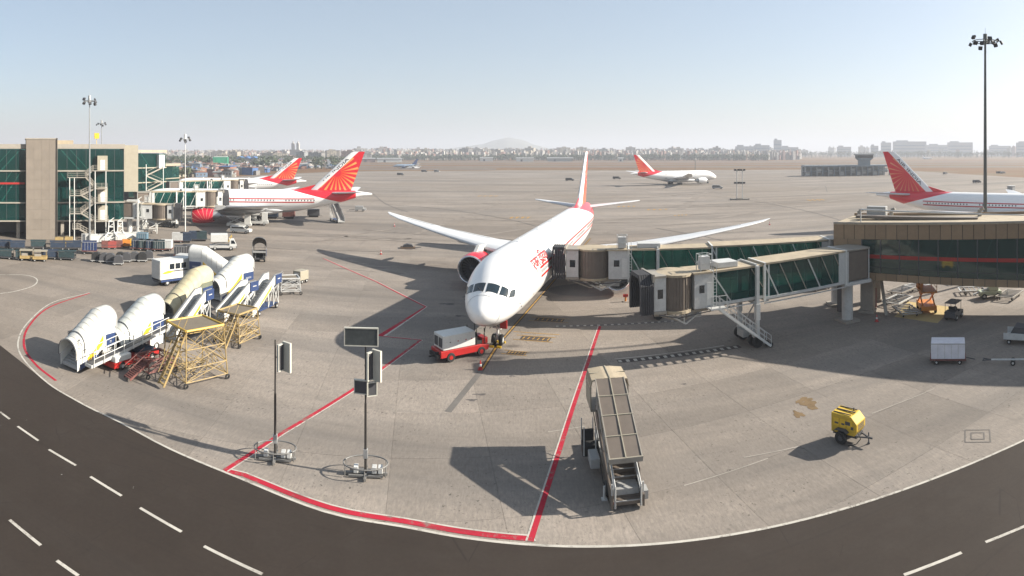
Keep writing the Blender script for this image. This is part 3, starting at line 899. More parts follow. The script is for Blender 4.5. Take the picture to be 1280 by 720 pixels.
    for dy in (.36, -.36):
        MB().wheel(-5.9, dy, .53, .53, .34, 16).build('wheel', BLACK, ng, smooth=40)
        MB().hub(-5.9, dy, .53, .45, .35).build('hub', LGREY, ng)
        MB().box(-6.6, -5.0, dy * 1.5 - .02, dy * 1.5 + .02, 1.75, 2.75).build('gear_door', WHITE, ng)
    if detail:
        MB().box(-5.0, -4.8, .55, 1.2, 1.95, 2.7).build('warning_flag', RED, ng, label='red streamer flag hanging beside the nose gear')
        MB().tube((-5.75, 0.05, 1.75), (-5.75, .45, 1.75), .12, 10).tube((-5.75, -0.05, 1.75), (-5.75, -.45, 1.75), .12, 10).build('taxi_light', LGREY, ng)
    # fin
    fr, ft = zt - .35, fin_top
    le0, te0, le1, te1 = L - 16.5 * k, L - 5.6 * k, L - 5.4 * k, L - 1.9 * k
    if fin_mat is None:
        cx, cz = -(le0 + (le1 - le0) * .47 + 2.0 * k), fr + (ft - fr) * .47
        fin_mat = livery_fin(L, k, zt, fr, cx, cz, (-le0, fr), (-le1, ft), thin)
    secs = []
    for u in (0, .1, .3, .6, .85, .97, 1.0):
        le = le0 + (le1 - le0) * u; te = te0 + (te1 - te0) * u
        if u > .96: le += .5 * (u - .96) / .04
        secs.append(foil((-le, 0, fr + (ft - fr) * u), te - le, .10, 'y'))
    fin = MB().loft(secs).build('vertical_fin', fin_mat, t, smooth=35)
    MB().prism([(-(le0 - 4.2 * k), fr + .1), (-(le0 + 1.6 * k), fr + 1.6 * k), (-(le0 + 3 * k), fr - .2)], 'y', -.10, .10).build('dorsal_fillet', JETRED if red_tail else JETWHITE, fin)
    if letters:
        d = Vector((-(le1 - le0), 0, ft - fr)).normalized()
        span_ = Vector((-(le1 - le0), 0, ft - fr)).length
        vs_, fs = text_mesh('AIR INDIA', 1.0 * k)
        wd = max(v.x for v in vs_)
        for sd_ in (1, -1):
            dd = d if sd_ < 0 else d
            nrm = Vector((d.z, 0, -d.x))      # toward the leading edge side
            v2 = []
            scl = span_ * 0.62 / wd
            for v in vs_:
                u = v.x * scl if sd_ > 0 else (wd - v.x) * scl
                # baseline below the leading edge on one side, mirrored on the other so that it reads upright
                h = v.y * 1.05
                base = Vector((-le0, 0, fr)) + d * (span_ * .26 + u) - nrm * (1.12 * k) + nrm * (h if sd_ > 0 or True else -h)
                v2.append((base.x, sd_ * 0.42 * k * (1 - .45 * (span_ * .26 + u) / span_) + sd_ * .04, base.z))
            mb = MB().add(v2, fs); mb.build('fin_lettering', LETTERK, fin)
    # cockpit windows
    if detail:
        zc_ = zc
        def patch(quad, off=0.02, nu=4, nv=3):
            (s00, t00), (s10, t10), (s11, t11), (s01, t01) = quad
            mbp = MB(); v = []; f = []
            for j in range(nv + 1):
                for i in range(nu + 1):
                    a, b = i / nu, j / nv
                    st = (s00 * (1 - a) + s10 * a) * (1 - b) + (s01 * (1 - a) + s11 * a) * b
                    th = (t00 * (1 - a) + t10 * a) * (1 - b) + (t01 * (1 - a) + t11 * a) * b
                    v.append(F.pt(st, th, off))
            for j in range(nv):
                for i in range(nu):
                    q = j * (nu + 1) + i; f.append((q, q + 1, q + nu + 2, q + nu + 1))
            return mbp.add(v, f)
        D_ = radians
        for s_ in (1.35, 7.6, 13.8, 20.4):
            for q in range(0, 36):
                if q == 0: mbs = MB()
                qd = patch([(s_, D_(q * 10)), (s_ + .035, D_(q * 10)), (s_ + .035, D_(q * 10 + 10)), (s_, D_(q * 10 + 10))], .012, 1, 2); mbs.add(qd.v, qd.f)
            mbs.build('panel_seam', GREY, t)
        for m_ in (1, -1):
            for st, zz in ((3.6, 5.0), (4.3, 4.6), (4.9, 4.2)):
                p_ = F.side(st, zz, m_ > 0, .02); MB().tube(p_, (p_.x + .3, p_.y + m_ * .12, p_.z), .035, 5).build('probe', DGREY, t)
            a_ = F.pt(1.62, D_(86) if m_ > 0 else D_(94), .05); b_ = F.pt(2.2, D_(68) if m_ > 0 else D_(112), .05)
            MB().bar(a_, b_, .045, .02).build('wiper', BLACK, t)
        for m_ in (0, 1):
            def q_(lst): return [(a, pi - b) if m_ else (a, b) for a, b in lst]
            for quad in ([(1.72, D_(86.5)), (1.92, D_(52)), (2.66, D_(57)), (2.52, D_(87.5))],
                         [(1.98, D_(48)), (2.45, D_(25)), (3.02, D_(34)), (2.74, D_(53))],
                         [(2.58, D_(21)), (3.30, D_(12)), (3.72, D_(22)), (3.12, D_(30))]):
                patch(q_(quad), .025).build('cockpit_window', CABGLASS, t, smooth=60)
            for quad in ([(8.6, D_(15)), (9.7, D_(15)), (9.7, D_(-22)), (8.6, D_(-22))], [(17.6, D_(15)), (18.7, D_(15)), (18.7, D_(-22)), (17.6, D_(-22))]):
                dr = patch(q_(quad), .018).build('cabin_door', JETWHITE, t)
                (a, b), (c, _), _, (_, e) = quad
                fr_ = MB()
                for s0, s1, t0, t1 in ((a - .04, c + .04, b, b + .02), (a - .04, c + .04, e - .02, e), (a - .04, a, b, e), (c, c + .04, b, e)):
                    pq = patch(q_([(s0, t0), (s1, t0), (s1, t1), (s0, t1)]), .024, 2, 6); fr_.add(pq.v, pq.f)
                fr_.build('door_frame', GREY, dr)
    if windows:
        for port in (True, False):
            mb = MB()
            st = 11.6 if L > 60 else 8.0
            zwin = zc + .45 * k
            while st < L - 15 * k:
                nodoor = all(abs(st - dd) > 1.0 for dd in (18.1, L * .46, L * .62, L * .80))
                if nodoor:
                    a = F.side(st, zwin + .17, port, .02); b = F.side(st + .26, zwin + .17, port, .02)
                    c = F.side(st + .26, zwin - .17, port, .02); d = F.side(st, zwin - .17, port, .02)
                    mb.add([a, b, c, d], [(0, 1, 2, 3)])
                st += .53 if detail else .8
            mb.build('cabin_windows', DGREY, t, kind='stuff')
            # red window frames line above and below
            if port_stripe:
                for dz0, dz1 in ((.28, .52), (-.60, -.34)):
                    mb = MB(); v = []; f = []; i = 0; st = 11.4
                    while st < L - 14 * k:
                        v += [F.side(st, zwin + dz0, port, .016), F.side(st, zwin + dz1, port, .016)]
                        if i: f.append((2 * i - 2, 2 * i - 1, 2 * i + 1, 2 * i))
                        i += 1; st += 1.2
                    mb.add(v, f); mb.build('window_stripe', LETTER, t)
    for port in (True, False):
        if dark_doors:
            for st in (5.0, 15.5, L * .62, L * .80):
                mb = MB(); v = [F.side(st + a, zc - .6 + b, port, .05) for a, b in ((0, 1.6), (1.5, 1.6), (1.5, -.5), (0, -.5))]
                mb.add(v, [(0, 1, 2, 3)]); mb.build('door_cover', DGREY, t)
    if body_letters:
        txt, size, s0, z_ = body_letters
        vs_, fs = text_mesh(txt, size, .2, .02)
        wd = max(v.x for v in vs_)
        for port in (True, False):
            v2 = []
            for v in vs_:
                st = (s0 + (v.x)) if port else (s0 + wd - v.x)
                th = F.th_at(st, z_) + v.y / R
                if not port: th = pi - th
                v2.append(F.pt(st, th, .03))
            if port: v2 = v2
            MB().add(v2, fs).build('fuselage_lettering', LETTER, t)
    # antennas
    mb = MB()
    for st in (14, 24, 33):
        p = F.pt(st, pi / 2); mb.prism([(-st - .3, p.z - .02), (-st + .25, p.z - .02), (-st - .1, p.z + .38), (-st - .3, p.z + .38)], 'y', -.03, .03)
    mb.build('antennas', WHITE, t)
    return t

def thing_part(name, parent):
    o = bpy.data.objects.new(name, None); COL.objects.link(o); o.parent = parent; o.empty_display_size = .2
    return o

ang = lambda v: atan2(v[1], v[0])
nose = NW - U * 5.9
airliner('large white airliner parked nose-on beside the jet bridge with a red engine cowl', (nose.x, nose.y), ang(-U), span=66.8, body_letters=('एअर इंिडया', 1.65, 9.2, 6.66), port_stripe=True)
# second airliner, side-on by the left pier
tailB = Vector((-36.4, 148.0)); dB = Vector((-.948, -.319))
nB = tailB + dB * 63.7
airliner('white airliner side-on left of centre, red fan tail, open stairs at its rear door', (nB.x, nB.y), ang(dB), L=63.7, engine_s=18.5, wing_s=22.0, detail=False, engine_rays=True, port_stripe=True)
dC = Vector((-.93, -.36)).normalized(); tC = W(383, 238)
nC = tC + dC.to_3d() * 56.7
airliner('white airliner whose red tail shows behind the side-on one beyond the upper jet bridge', (nC.x, nC.y), ang(dC), L=56.7, R=2.9, zc=4.9, span=60, fin_top=16.0, engine_s=15, wing_s=18, er=1.7, four_wheel=4, detail=False)
nD = W(895, 346); tD = W(793, 318); dD = (nD - tD).xy.normalized()
airliner('white airliner alone out on the far apron, dark covers over its doors', (nD.x, nD.y), ang(dD), L=56.7, R=2.9, zc=4.9, span=60, fin_top=17.0, engine_s=14, wing_s=17.5, er=1.65, engine_mat=JETWHITE, letters=False, four_wheel=4, detail=False, dark_doors=True, windows=False)
dE = Vector((.423, -.906)); tE = Vector((89.0, 122.5)); nE = tE + dE * 73.9
airliner('white airliner behind the brown walkway, deep red fan tail, fuselage running out of frame', (nE.x, nE.y), ang(dE), detail=False, port_stripe=True, thin=1.0)
# two small jets and one far right
small = dict(L=30, R=1.6, zc=3.0, span=28, engine_y=4.6, engine_s=10, er=.8, wing_s=12, letters=False, red_tail=False, four_wheel=4, detail=False, windows=False, sweep=8, wing_zs=(2.4, 3.6), fin_top=10.5, group='small jets beyond the grass')
SKYB = mat('sky_blue_paint', (0.12, 0.30, 0.50), .4)
p = W(436, 640); airliner('distant small jet with white tail and light blue nose', (p.x, p.y), ang(Vector((.97, -.25))), fin_mat=JETWHITE, fuse_mat=SKYB, engine_mat=SKYB, **small)
p = W(491, 660); airliner('distant blue-grey jet with a dark blue tail left of the main airliner', (p.x, p.y), ang(Vector((-.95, -.3))), fin_mat=BLUE, fuse_mat=mat('blue_grey_paint', (0.22, 0.3, 0.4), .4), engine_mat=BLUE, **small)
p = W(1166, 1500); airliner('tiny white jet on the far runway above the right airliner', (p.x, p.y), ang(Vector((.9, -.4))), fin_mat=JETWHITE, fuse_mat=JETWHITE, engine_mat=JETWHITE, **small)
# ------------------------------------------------------------------ elevated walkway on the right
def frame_of(a, b):
    d = (Vector(b[:2]) - Vector(a[:2])); return d.length, atan2(d.y, d.x)
WA = Vector((34.8, 56.1)); WB = Vector((48.4, 40.0))
WD = (WB - WA).normalized(); WLEN = 34.0
# local frame: x along the facade from WA towards the camera side, y away from the apron (behind the facade)
w_rz = atan2(WD.y, WD.x)
walk = thing('elevated_walkway', 'brown panelled elevated walkway with glass wall and red band at the right edge', 'walkway', (WA.x, WA.y, 0), w_rz)
def zt_w(x): return 10.4 + x * 0.024
def zb_w(x): return 4.35 - x * 0.026
DEPTH = 8.6          # local +y is on the left of travel = away from the camera
n_pan = 28; pw = WLEN / n_pan
for i in range(n_pan):
    x0, x1 = i * pw + .03, (i + 1) * pw - .03
    MB().prism([(x0, zt_w(x0) - 1.75), (x1, zt_w(x1) - 1.75), (x1, zt_w(x1) - .12), (x0, zt_w(x0) - .12)], 'y', -.09, -.02).build('upper_panel', BROWN, walk)
    MB().prism([(x0, zb_w(x0)), (x1, zb_w(x1)), (x1, zb_w(x1) + .80), (x0, zb_w(x0) + .80)], 'y', -.09, -.02).build('lower_panel', BROWN, walk)
for x0, x1 in ((0, 1.6), (1.6, 3.3)):
    MB().prism([(x0 + .02, zb_w(x0) + .82), (x1 - .02, zb_w(x1) + .82), (x1 - .02, zt_w(x1) - 1.77), (x0 + .02, zt_w(x0) - 1.77)], 'y', -.09, -.02).build('end_panel', BROWN, walk)
MB().prism([(0, zt_w(0) - 1.8), (WLEN, zt_w(WLEN) - 1.8), (WLEN, zt_w(WLEN) - .13), (0, zt_w(0) - .13)], 'y', -.018, 0.02).prism([(0, zb_w(0)), (WLEN, zb_w(WLEN)), (WLEN, zb_w(WLEN) + .8), (0, zb_w(0) + .8)], 'y', -.018, 0.02).prism([(0, zb_w(0) + .8), (3.3, zb_w(3.3) + .8), (3.3, zt_w(3.3) - 1.8), (0, zt_w(0) - 1.8)], 'y', -.018, .02).build('backing_board', BLACK, walk, kind='stuff')
gx = 3.3; gw = 2.15; i = 0
while gx < WLEN - .1:
    x1 = min(gx + gw, WLEN)
    a0, a1 = zb_w(gx) + .84, zb_w(x1) + .84; c0, c1 = zt_w(gx) - 1.80, zt_w(x1) - 1.80
    g = MB().prism([(gx + .05, a0), (x1 - .05, a1), (x1 - .05, c1), (gx + .05, c0)], 'y', -.05, -.03).build('glass_pane', TEAL2, walk)
    MB().box(gx - .06, gx + .06, -.12, 0.02, zb_w(gx) + .8, zt_w(gx) - 1.75).build('mullion', DGREY, walk)
    m0, m1 = a0 + (c0 - a0) * .43, a1 + (c1 - a1) * .43; h = .42
    MB().prism([(gx + .05, m0), (x1 - .05, m1), (x1 - .05, m1 + h), (gx + .05, m0 + h)], 'y', -.062, -.052).build('red_band', BAND, g)
    MB().bar((gx + .05, -.06, a0 + .62), (x1 - .05, -.06, a1 + .62), .05).build('transom', DGREY, g)
    gx = x1; i += 1
mb = MB()
mb.prism([(0, zt_w(0) - .12), (WLEN, zt_w(WLEN) - .12), (WLEN, zt_w(WLEN)), (0, zt_w(0))], 'y', -.25, DEPTH)
mb.build('roof', TANROOF, walk)
MB().prism([(0, zt_w(0) + .003), (WLEN, zt_w(WLEN) + .003), (WLEN, zt_w(WLEN) + .16), (0, zt_w(0) + .16)], 'y', -.25, -.10).build('parapet', TAN, walk)
MB().prism([(0, zt_w(0) + .003), (WLEN, zt_w(WLEN) + .003), (WLEN, zt_w(WLEN) + .3), (0, zt_w(0) + .3)], 'y', DEPTH - .2, DEPTH).build('parapet', BROWN, walk)
MB().prism([(0.1, zb_w(0) - .02), (WLEN, zb_w(WLEN) - .02), (WLEN, zb_w(WLEN) + .35), (0.1, zb_w(0) + .35)], 'y', 0.03, DEPTH - .15).build('floor_slab', CONC, walk)
MB().prism([(0.12, zb_w(0) + .36), (WLEN, zb_w(WLEN) + .36), (WLEN, zt_w(WLEN) - .13), (.12, zt_w(0) - .13)], 'y', DEPTH - .14, DEPTH - .04).build('rear_wall', BROWN, walk)
MB().box(-.06, .08, .03, DEPTH, zb_w(0), zt_w(0) - .13).build('end_wall', BROWN, walk)
mb = MB()
gx = 3.3
while gx < WLEN - 2:
    mb.bar((gx, .5, zb_w(gx) + .5), (gx + 2.1, .5, zt_w(gx) - .3), .14); mb.bar((gx + 2.1, .5, zb_w(gx) + .4), (gx + 2.1, .5, zt_w(gx) - .2), .16); gx += 4.3
mb.build('inner_truss', WHITE, walk)
mb = MB().box(1.6, 16, 3.4, 4.6, zt_w(9) + .02, zt_w(9) + .35); mb.build('roof_duct', BROWND, walk)
MB().tube((3.0, .6, zt_w(3)), (3.0, .6, zt_w(3) + 1.5), .07).tube((3.0, .6, zt_w(3) + 1.5), (24, 1.6, zt_w(24) + .45), .11, 8, .06).build('roof_post', LGREY, walk)
MB().box(2.0, 4.4, 7.0, 8.1, zt_w(3) + .1, zt_w(3) + 1.25).build('roof_unit', GREY, walk, bevel=.03)
for x, y in ((1.2, 6.4), (5.0, 7.5), (16, 6.8)):
    MB().tube((x, y, zt_w(x)), (x, y, zt_w(x) + .8), .25, 10).tube((x, y, zt_w(x) + .8), (x + .5, y, zt_w(x) + .95), .2).build('roof_vent', TAN, walk)
# its supports
for i, (x, y, w, m, lab) in enumerate(((3.4, 2.2, 1.5, CONC, 'broad concrete column under the corner of the brown walkway'), (3.2, 7.4, 1.2, CONC, 'concrete column at the far side under the brown walkway corner'), (26, 3, 1.5, CONC, 'concrete column under the walkway outside the bays'))):
    c = Vector((WA.x, WA.y)) + WD * x + Vector((-WD.y, WD.x)) * y
    o = thing('walkway_column', lab, 'column', (c.x, c.y, 0), w_rz)
    MB().box(-w / 2, w / 2, -w * .4, w * .4, 0, zb_w(x) - .05).build('shaft', m, o, bevel=.05)
    MB().box(-w / 2 - .2, w / 2 + .2, -w * .4 - .2, w * .4 + .2, 0, .35).build('plinth', CONC, o)

# ------------------------------------------------------------------ jet bridges
def jet_bridge(label, A, B, zA, zB, h=2.9, w=2.6, cabL=3.2, col_at=.42, stairs=True, rot_h=None, col_m=LGREY, two=True, group=None, long_tel=0.5, k_=1.0):
    """A = cab end (bellows), B = rotunda centre; local +x runs A to B"""
    Ln, rz = frame_of(A, B)
    t = thing('jet_bridge', label, 'jet bridge', (A[0], A[1], 0), rz, group)
    f = lambda x: zA + (zB - zA) * max(0, (x - 5)) / (Ln - 5)
    hw = w / 2
    # bellows: folded arches
    bel = thing_part('bellows', t); bel.scale = (k_, 1, 1)
    for k in range(6):
        x = -.9 + k * .26
        e = .10 * k
        MB().prism([(-hw - .35 + e * .2, zA - .2), (-hw - .35 + e * .2, zA + 2.3), (-hw + .2, zA + h + .35), (hw - .2, zA + h + .35), (hw + .35, zA + 2.3), (hw + .35, zA - .2), (hw, zA - .2), (hw, zA + 2.2), (hw - .35, zA + h), (-hw + .35, zA + h), (-hw, zA + 2.2), (-hw, zA - .2)], 'x', x, x + .2).build('rib', FABRIC, bel)
    # cab
    cab = thing_part('cab', t); cab.scale = (k_, 1, 1)
    MB().box(.65, 2.1, -hw - .2, hw + .2, zA - .25, zA - .02).box(.65, 2.1, -hw - .2, hw + .2, zA + h + .02, zA + h + .2).build('cab_floor', TAN, cab)
    for s in (-1, 1):
        y0 = s * (hw + .12)
        MB().box(.7, 2.05, min(y0, y0 - s * .12), max(y0, y0 - s * .12), zA, zA + h).build('side_wall', LGREY, cab)
        MB().box(1.1, 1.7, min(y0, y0 + s * .02), max(y0, y0 + s * .02), zA + 1.1, zA + 1.9).build('window', DARKGL, cab)
    MB().box(.45, .68, -hw - .3, hw + .3, zA + h - .3, zA + h + .4).build('cab_hood', TAN, cab)
    # round cab rotunda
    rc = 3.7
    MB().lathe([(zA - .1, 1.75), (zA + h, 1.75)], (rc, 0, 0), 'z', 28).build('round_shell', BROWND, cab, smooth=40)
    mb = MB()
    for k in range(30):
        a = 2 * pi * k / 30
        mb.box(-.03, .03, -.02, .02, zA, zA + h) if False else mb.bar((rc + cos(a) * 1.77, sin(a) * 1.77, zA), (rc + cos(a) * 1.77, sin(a) * 1.77, zA + h), .05)
    mb.build('shell_ribs', BROWND, cab)
    MB().lathe([(zA + h, 0.02), (zA + h, 1.95), (zA + h + .2, 1.95), (zA + h + .28, .02)], (rc, 0, 0), 'z', 24).lathe([(zA - .35, 0.02), (zA - .35, 1.9), (zA - .1, 1.9), (zA - .1, .02)], (rc, 0, 0), 'z', 24).build('round_roof', TANROOF, cab)
    # service box
    sb = thing_part('service_box', t); sb.scale = (k_, 1, 1)
    MB().box(5.4, 7.6, -hw - .15, hw + .15, f(6) - .2, f(6) + h + .05).build('wall_panel', LGREY, sb)
    for s in (-1, 1):
        y = s * (hw + .16)
        MB().box(6.0, 6.6, y - .02, y + .02, f(6) + 1.2, f(6) + 1.9).build('window', DARKGL, sb)
        MB().box(6.9, 7.5, y - .02, y + .02, f(6) + .05, f(6) + 2.1).build('door', WHITE, sb)
        mb = MB()
        for xx in (7.55, 7.95): mb.bar((xx, y + s * .25, f(6) - .5), (xx, y + s * .25, f(6) + h + .6), .05)
        for q in range(12): mb.bar((7.55, y + s * .25, f(6) - .3 + q * .3), (7.95, y + s * .25, f(6) - .3 + q * .3), .035)
        mb.build('ladder', WHITE, sb)
    MB().box(5.2, 7.8, -hw - .3, hw + .3, f(6) + h + .05, f(6) + h + .2).build('box_roof', TANROOF, sb)
    # telescoping tunnels
    joint = Ln * long_tel
    segs = ((7.6 * k_, joint + .6, 0.0), (joint, Ln - 1.6, .28)) if two else ((7.6 * k_, Ln - 1.6, 0.0),)
    for (x0, x1, g) in segs:
        tn = thing_part('tunnel', t)
        H = h + g; ww = hw + g * .6
        za, zb = f(x0) - g / 2, f(x1) - g / 2
        MB().prism([(x0, za - .25), (x1, zb - .25), (x1, zb), (x0, za)], 'y', -ww, ww).build('floor_beam', TAN, tn)
        MB().prism([(x0 - .05, za + H), (x1 + .05, zb + H), (x1 + .05, zb + H + .18), (x0 - .05, za + H + .18)], 'y', -ww - .12, ww + .12).build('roof', TANROOF, tn)
        n = max(2, int((x1 - x0) / 1.55)); dx = (x1 - x0) / n
        for s in (-1, 1):
            y = s * ww
            for k in range(n):
                a, b = x0 + k * dx, x0 + (k + 1) * dx
                fa, fb = f(a) - g / 2, f(b) - g / 2
                MB().prism([(a + .03, fa + .05), (b - .03, fb + .05), (b - .03, fb + H - .03), (a + .03, fa + H - .03)], 'y', y - s * .05 - .015, y - s * .05 + .015).build('glass_pane', TEAL, tn)
                MB().bar((a, y - s * .16, fa), (a, y - s * .16, fa + H), .05).build('mullion', LGREY if k % 5 == 0 else DGREY, tn)
                if k % 2 == 0 or g:
                    MB().bar((a + .1, y + s * .03, fa + H - .1), (b - .1, y + s * .03, fb + .1), .075 if k % 3 else .11).build('brace', LGREY if k % 3 == 0 else TAN, tn)
            MB().bar((x0, y + s * .02, za - .02), (x1, y + s * .02, zb - .02), .18, .24).build('chord', LGREY, tn)
            MB().bar((x0, y + s * .03, za - .5), (x1, y + s * .03, zb - .5), .1).build('cable_tray', LGREY, tn)
        # end frames
        for xx in (x0 + .05, x1 - .05):
            zz = f(xx) - g / 2
            MB().prism([(-ww - .14, zz - .3), (-ww - .14, zz + H + .22), (ww + .14, zz + H + .22), (ww + .14, zz - .3), (ww - .06, zz - .3), (ww - .06, zz + H), (-ww + .06, zz + H), (-ww + .06, zz - .3)], 'x', xx - .09, xx + .09).build('end_frame', WHITE, tn)
    # roof equipment
    MB().box(8.6 * k_, 11.2 * k_, -.9, .9, f(9) + h + .2, f(9) + h + .72).build('roof_unit', LGREY, t, bevel=.04)
    mb = MB()
    x = 6.9 * k_; z = f(7) + h + .2
    for a in (x - .55, x + .55):
        for b in (-1.35, -.35): mb.bar((a, b, z), (a, b, z + 1.5), .06)
    for zz in (z + .7, z + 1.5):
        mb.bar((x - .55, -1.35, zz), (x + .55, -1.35, zz), .05).bar((x - .55, -.35, zz), (x + .55, -.35, zz), .05).bar((x - .55, -1.35, zz), (x - .55, -.35, zz), .05).bar((x + .55, -1.35, zz), (x + .55, -.35, zz), .05)
    mb.box(x - .45, x + .45, -1.2, -.5, z + .1, z + 1.3)
    mb.build('roof_cabinet', LGREY, t)
    # lift column and bogie
    cx = 7.6 + (Ln - 9.2) * col_at
    cf = f(cx)
    lc = thing_part('lift_column', t)
    for s in (-1, 1):
        MB().box(cx - .16, cx + .16, s * (hw + .45) - .16, s * (hw + .45) + .16, 1.0, cf + h + .2).build('post', col_m, lc)
        MB().box(cx - .22, cx + .22, s * (hw + .45) - .22, s * (hw + .45) + .22, cf - 2.0, cf - .5).build('sleeve', LGREY, lc)
    MB().bar((cx, -hw - .3, cf + h + .28), (cx, hw + .3, cf + h + .28), .14).bar((cx, -hw - .6, 1.1), (cx, hw + .6, 1.1), .45).bar((cx, -hw - .6, cf - .45), (cx, hw + .6, cf - .45), .3).bar((cx, -hw, cf - .5), (cx, hw, 1.3), .1).build('cross_beam', LGREY, lc)
    for s in (-1, 1):
        for q in (-.45, .45):
            MB().wheel(cx + q * 0, s * (hw + .1) + q, .55, .55, .35).hub(cx, s * (hw + .1) + q, .55, .45, .36).build('wheel', BLACK, lc, smooth=40)
    MB().box(cx - .9, cx + .9, -.6, .6, .75, 1.45).build('motor_box', GREY, lc)
    # service stair
    if stairs:
        s = stairs
        st = thing_part('service_stair', t)
        y = s * (hw + .75)
        x0 = 6.5; z0 = f(x0) - .1; x1 = x0 + z0 * 1.22
        MB().box(5.6, 7.2, min(s * (hw + .15), y + s * .45), max(s * (hw + .15), y + s * .45), z0 - .12, z0).build('landing', LGREY, st)
        for yy in (y - .42, y + .42):
            MB().bar((x0, yy, z0 - .1), (x1, yy, .15), .08, .22).build('stringer', WHITE, st)
            mb = MB()
            mb.bar((x0, yy, z0 + .95), (x1, yy, 1.15), .05).bar((x0, yy, z0 + .5), (x1, yy, .7), .04)
            for q in range(8):
                u = q / 7; xx = x0 + (x1 - x0) * u; zz = z0 + (.15 - z0) * u
                mb.bar((xx, yy, zz), (xx, yy, zz + 1.0), .045)
            mb.build('handrail', LGREY, st)
        for q in range(15):
            u = (q + .5) / 15; xx = x0 + (x1 - x0) * u; zz = z0 + (.15 - z0) * u
            MB().box(xx - .15, xx + .15, y - .4, y + .4, zz, zz + .04).build('tread', STEEL, st)
        mb = MB()
        for xx in (5.6, 6.4, 7.2): mb.bar((xx, y + s * .42, z0), (xx, y + s * .42, z0 + 1.1), .05)
        mb.bar((5.6, y + s * .42, z0 + 1.1), (7.2, y + s * .42, z0 + 1.1), .05).bar((5.6, y + s * .42, z0 + .55), (7.2, y + s * .42, z0 + .55), .04)
        mb.build('landing_rail', LGREY, st)
        mb = MB().wheel(x1, y - .35, .25, .25, .12).wheel(x1, y + .35, .25, .25, .12)
        mb.build('stair_wheels', BLACK, st)
    # undercarriage clutter beneath the cab
    for s in (-1, 1):
        MB().bar((2.2 * k_, s * .9, zA - .35), (4.6 * k_, s * 1.0, zA - 1.5), .14).bar((4.6 * k_, s * 1.0, zA - 1.5), (6.8 * k_, s * .9, zA - .4), .12).bar((4.4 * k_, s, zA - 1.5), (4.4 * k_, s, zA - .4), .1).build('hanger_brace', LGREY, t)
        MB().path([(1.0, s * (hw + .2), zA - .3), (3.5 * k_, s * (hw + .25), zA - .75), (6.0 * k_, s * (hw + .25), zA - .55), (8.5, s * (hw + .15), zA - .3)], .05, 5).build('cable_loop', DGREY, t)
    MB().box(4.9 * k_, 6.6 * k_, -.8, .8, zA - 1.1, zA - .45).build('machine_box', GREY, t)
    uc = MB()
    for q in range(5):
        uc.bar((1.0 + q * .8, -hw, zA - .4), (1.4 + q * .8, hw, zA - .55), .12)
    uc.bar((.8, -.9, zA - .45), (6.0, -.9, zA - .45), .2).bar((.8, .9, zA - .45), (6.0, .9, zA - .45), .2).bar((1.2, -.8, zA - .5), (3.4, -.8, zA - 1.3), .12).bar((3.4, -.8, zA - 1.3), (5.2, -.8, zA - .5), .12)
    uc.build('underframe', TAN, t)
    # rotunda at the building end
    ro = thing_part('rotunda', t)
    rh = rot_h or (h + .7)
    zr = zB - .3
    MB().box(Ln - 1.35, Ln + 1.7, -hw - .1, hw + .1, zr, zr + rh - .32).build('shell', BROWND, ro, bevel=.25)
    for s in (-1, 1):
        for xx in (Ln - 1.3, Ln + 1.62): MB().bar((xx, s * (hw + .18), zr - .2), (xx, s * (hw + .18), zr + rh - .3), .1).build('corner_frame', LGREY, ro)
    MB().box(Ln - 2.6, Ln - 1.4, -hw - .25, hw + .25, zr, zr + rh - .35).build('portal', LGREY, ro)
    MB().box(Ln - 2.0, Ln + 1.75, -hw - .3, hw + .3, zr + rh - .3, zr + rh - .1).build('rotunda_roof', TAN, ro, bevel=.05)
    MB().box(Ln - 1.8, Ln + 1.9, -hw - .3, hw + .3, zr - .35, zr).build('rotunda_floor', LGREY, ro)
    MB().tube((Ln - .2, 0, .2), (Ln - .2, 0, zr - .35), .62, 18).build('support_column', col_m, ro, smooth=40)
    MB().box(Ln - 1.2, Ln + .8, -1.0, 1.0, 0, .25).build('column_base', CONC, ro)
    return t
b1 = jet_bridge('long glass-sided jet bridge docked against the nose-on airliner', (5.6, 65.75), (37.5, 59.6), 4.6, 5.0, col_at=.14, stairs=False, long_tel=.52)
b2 = jet_bridge('nearer jet bridge standing undocked, dark bellows open to the apron, steep service stair', (11.6, 50.6), (34.9, 53.2), 4.5, 4.9, col_at=.225, stairs=-1, long_tel=.50, k_=.82)

# ------------------------------------------------------------------ pier on the left
PA = Vector((-78.0, 98.9)); PD = Vector((-.661, -.750))
pier_rz = atan2(PD.y, PD.x)
pier = thing('terminal_pier', 'teal glass terminal block with tall stone-clad slab tower and zigzag outside stairs', 'building', (PA.x, PA.y, 0), pier_rz)
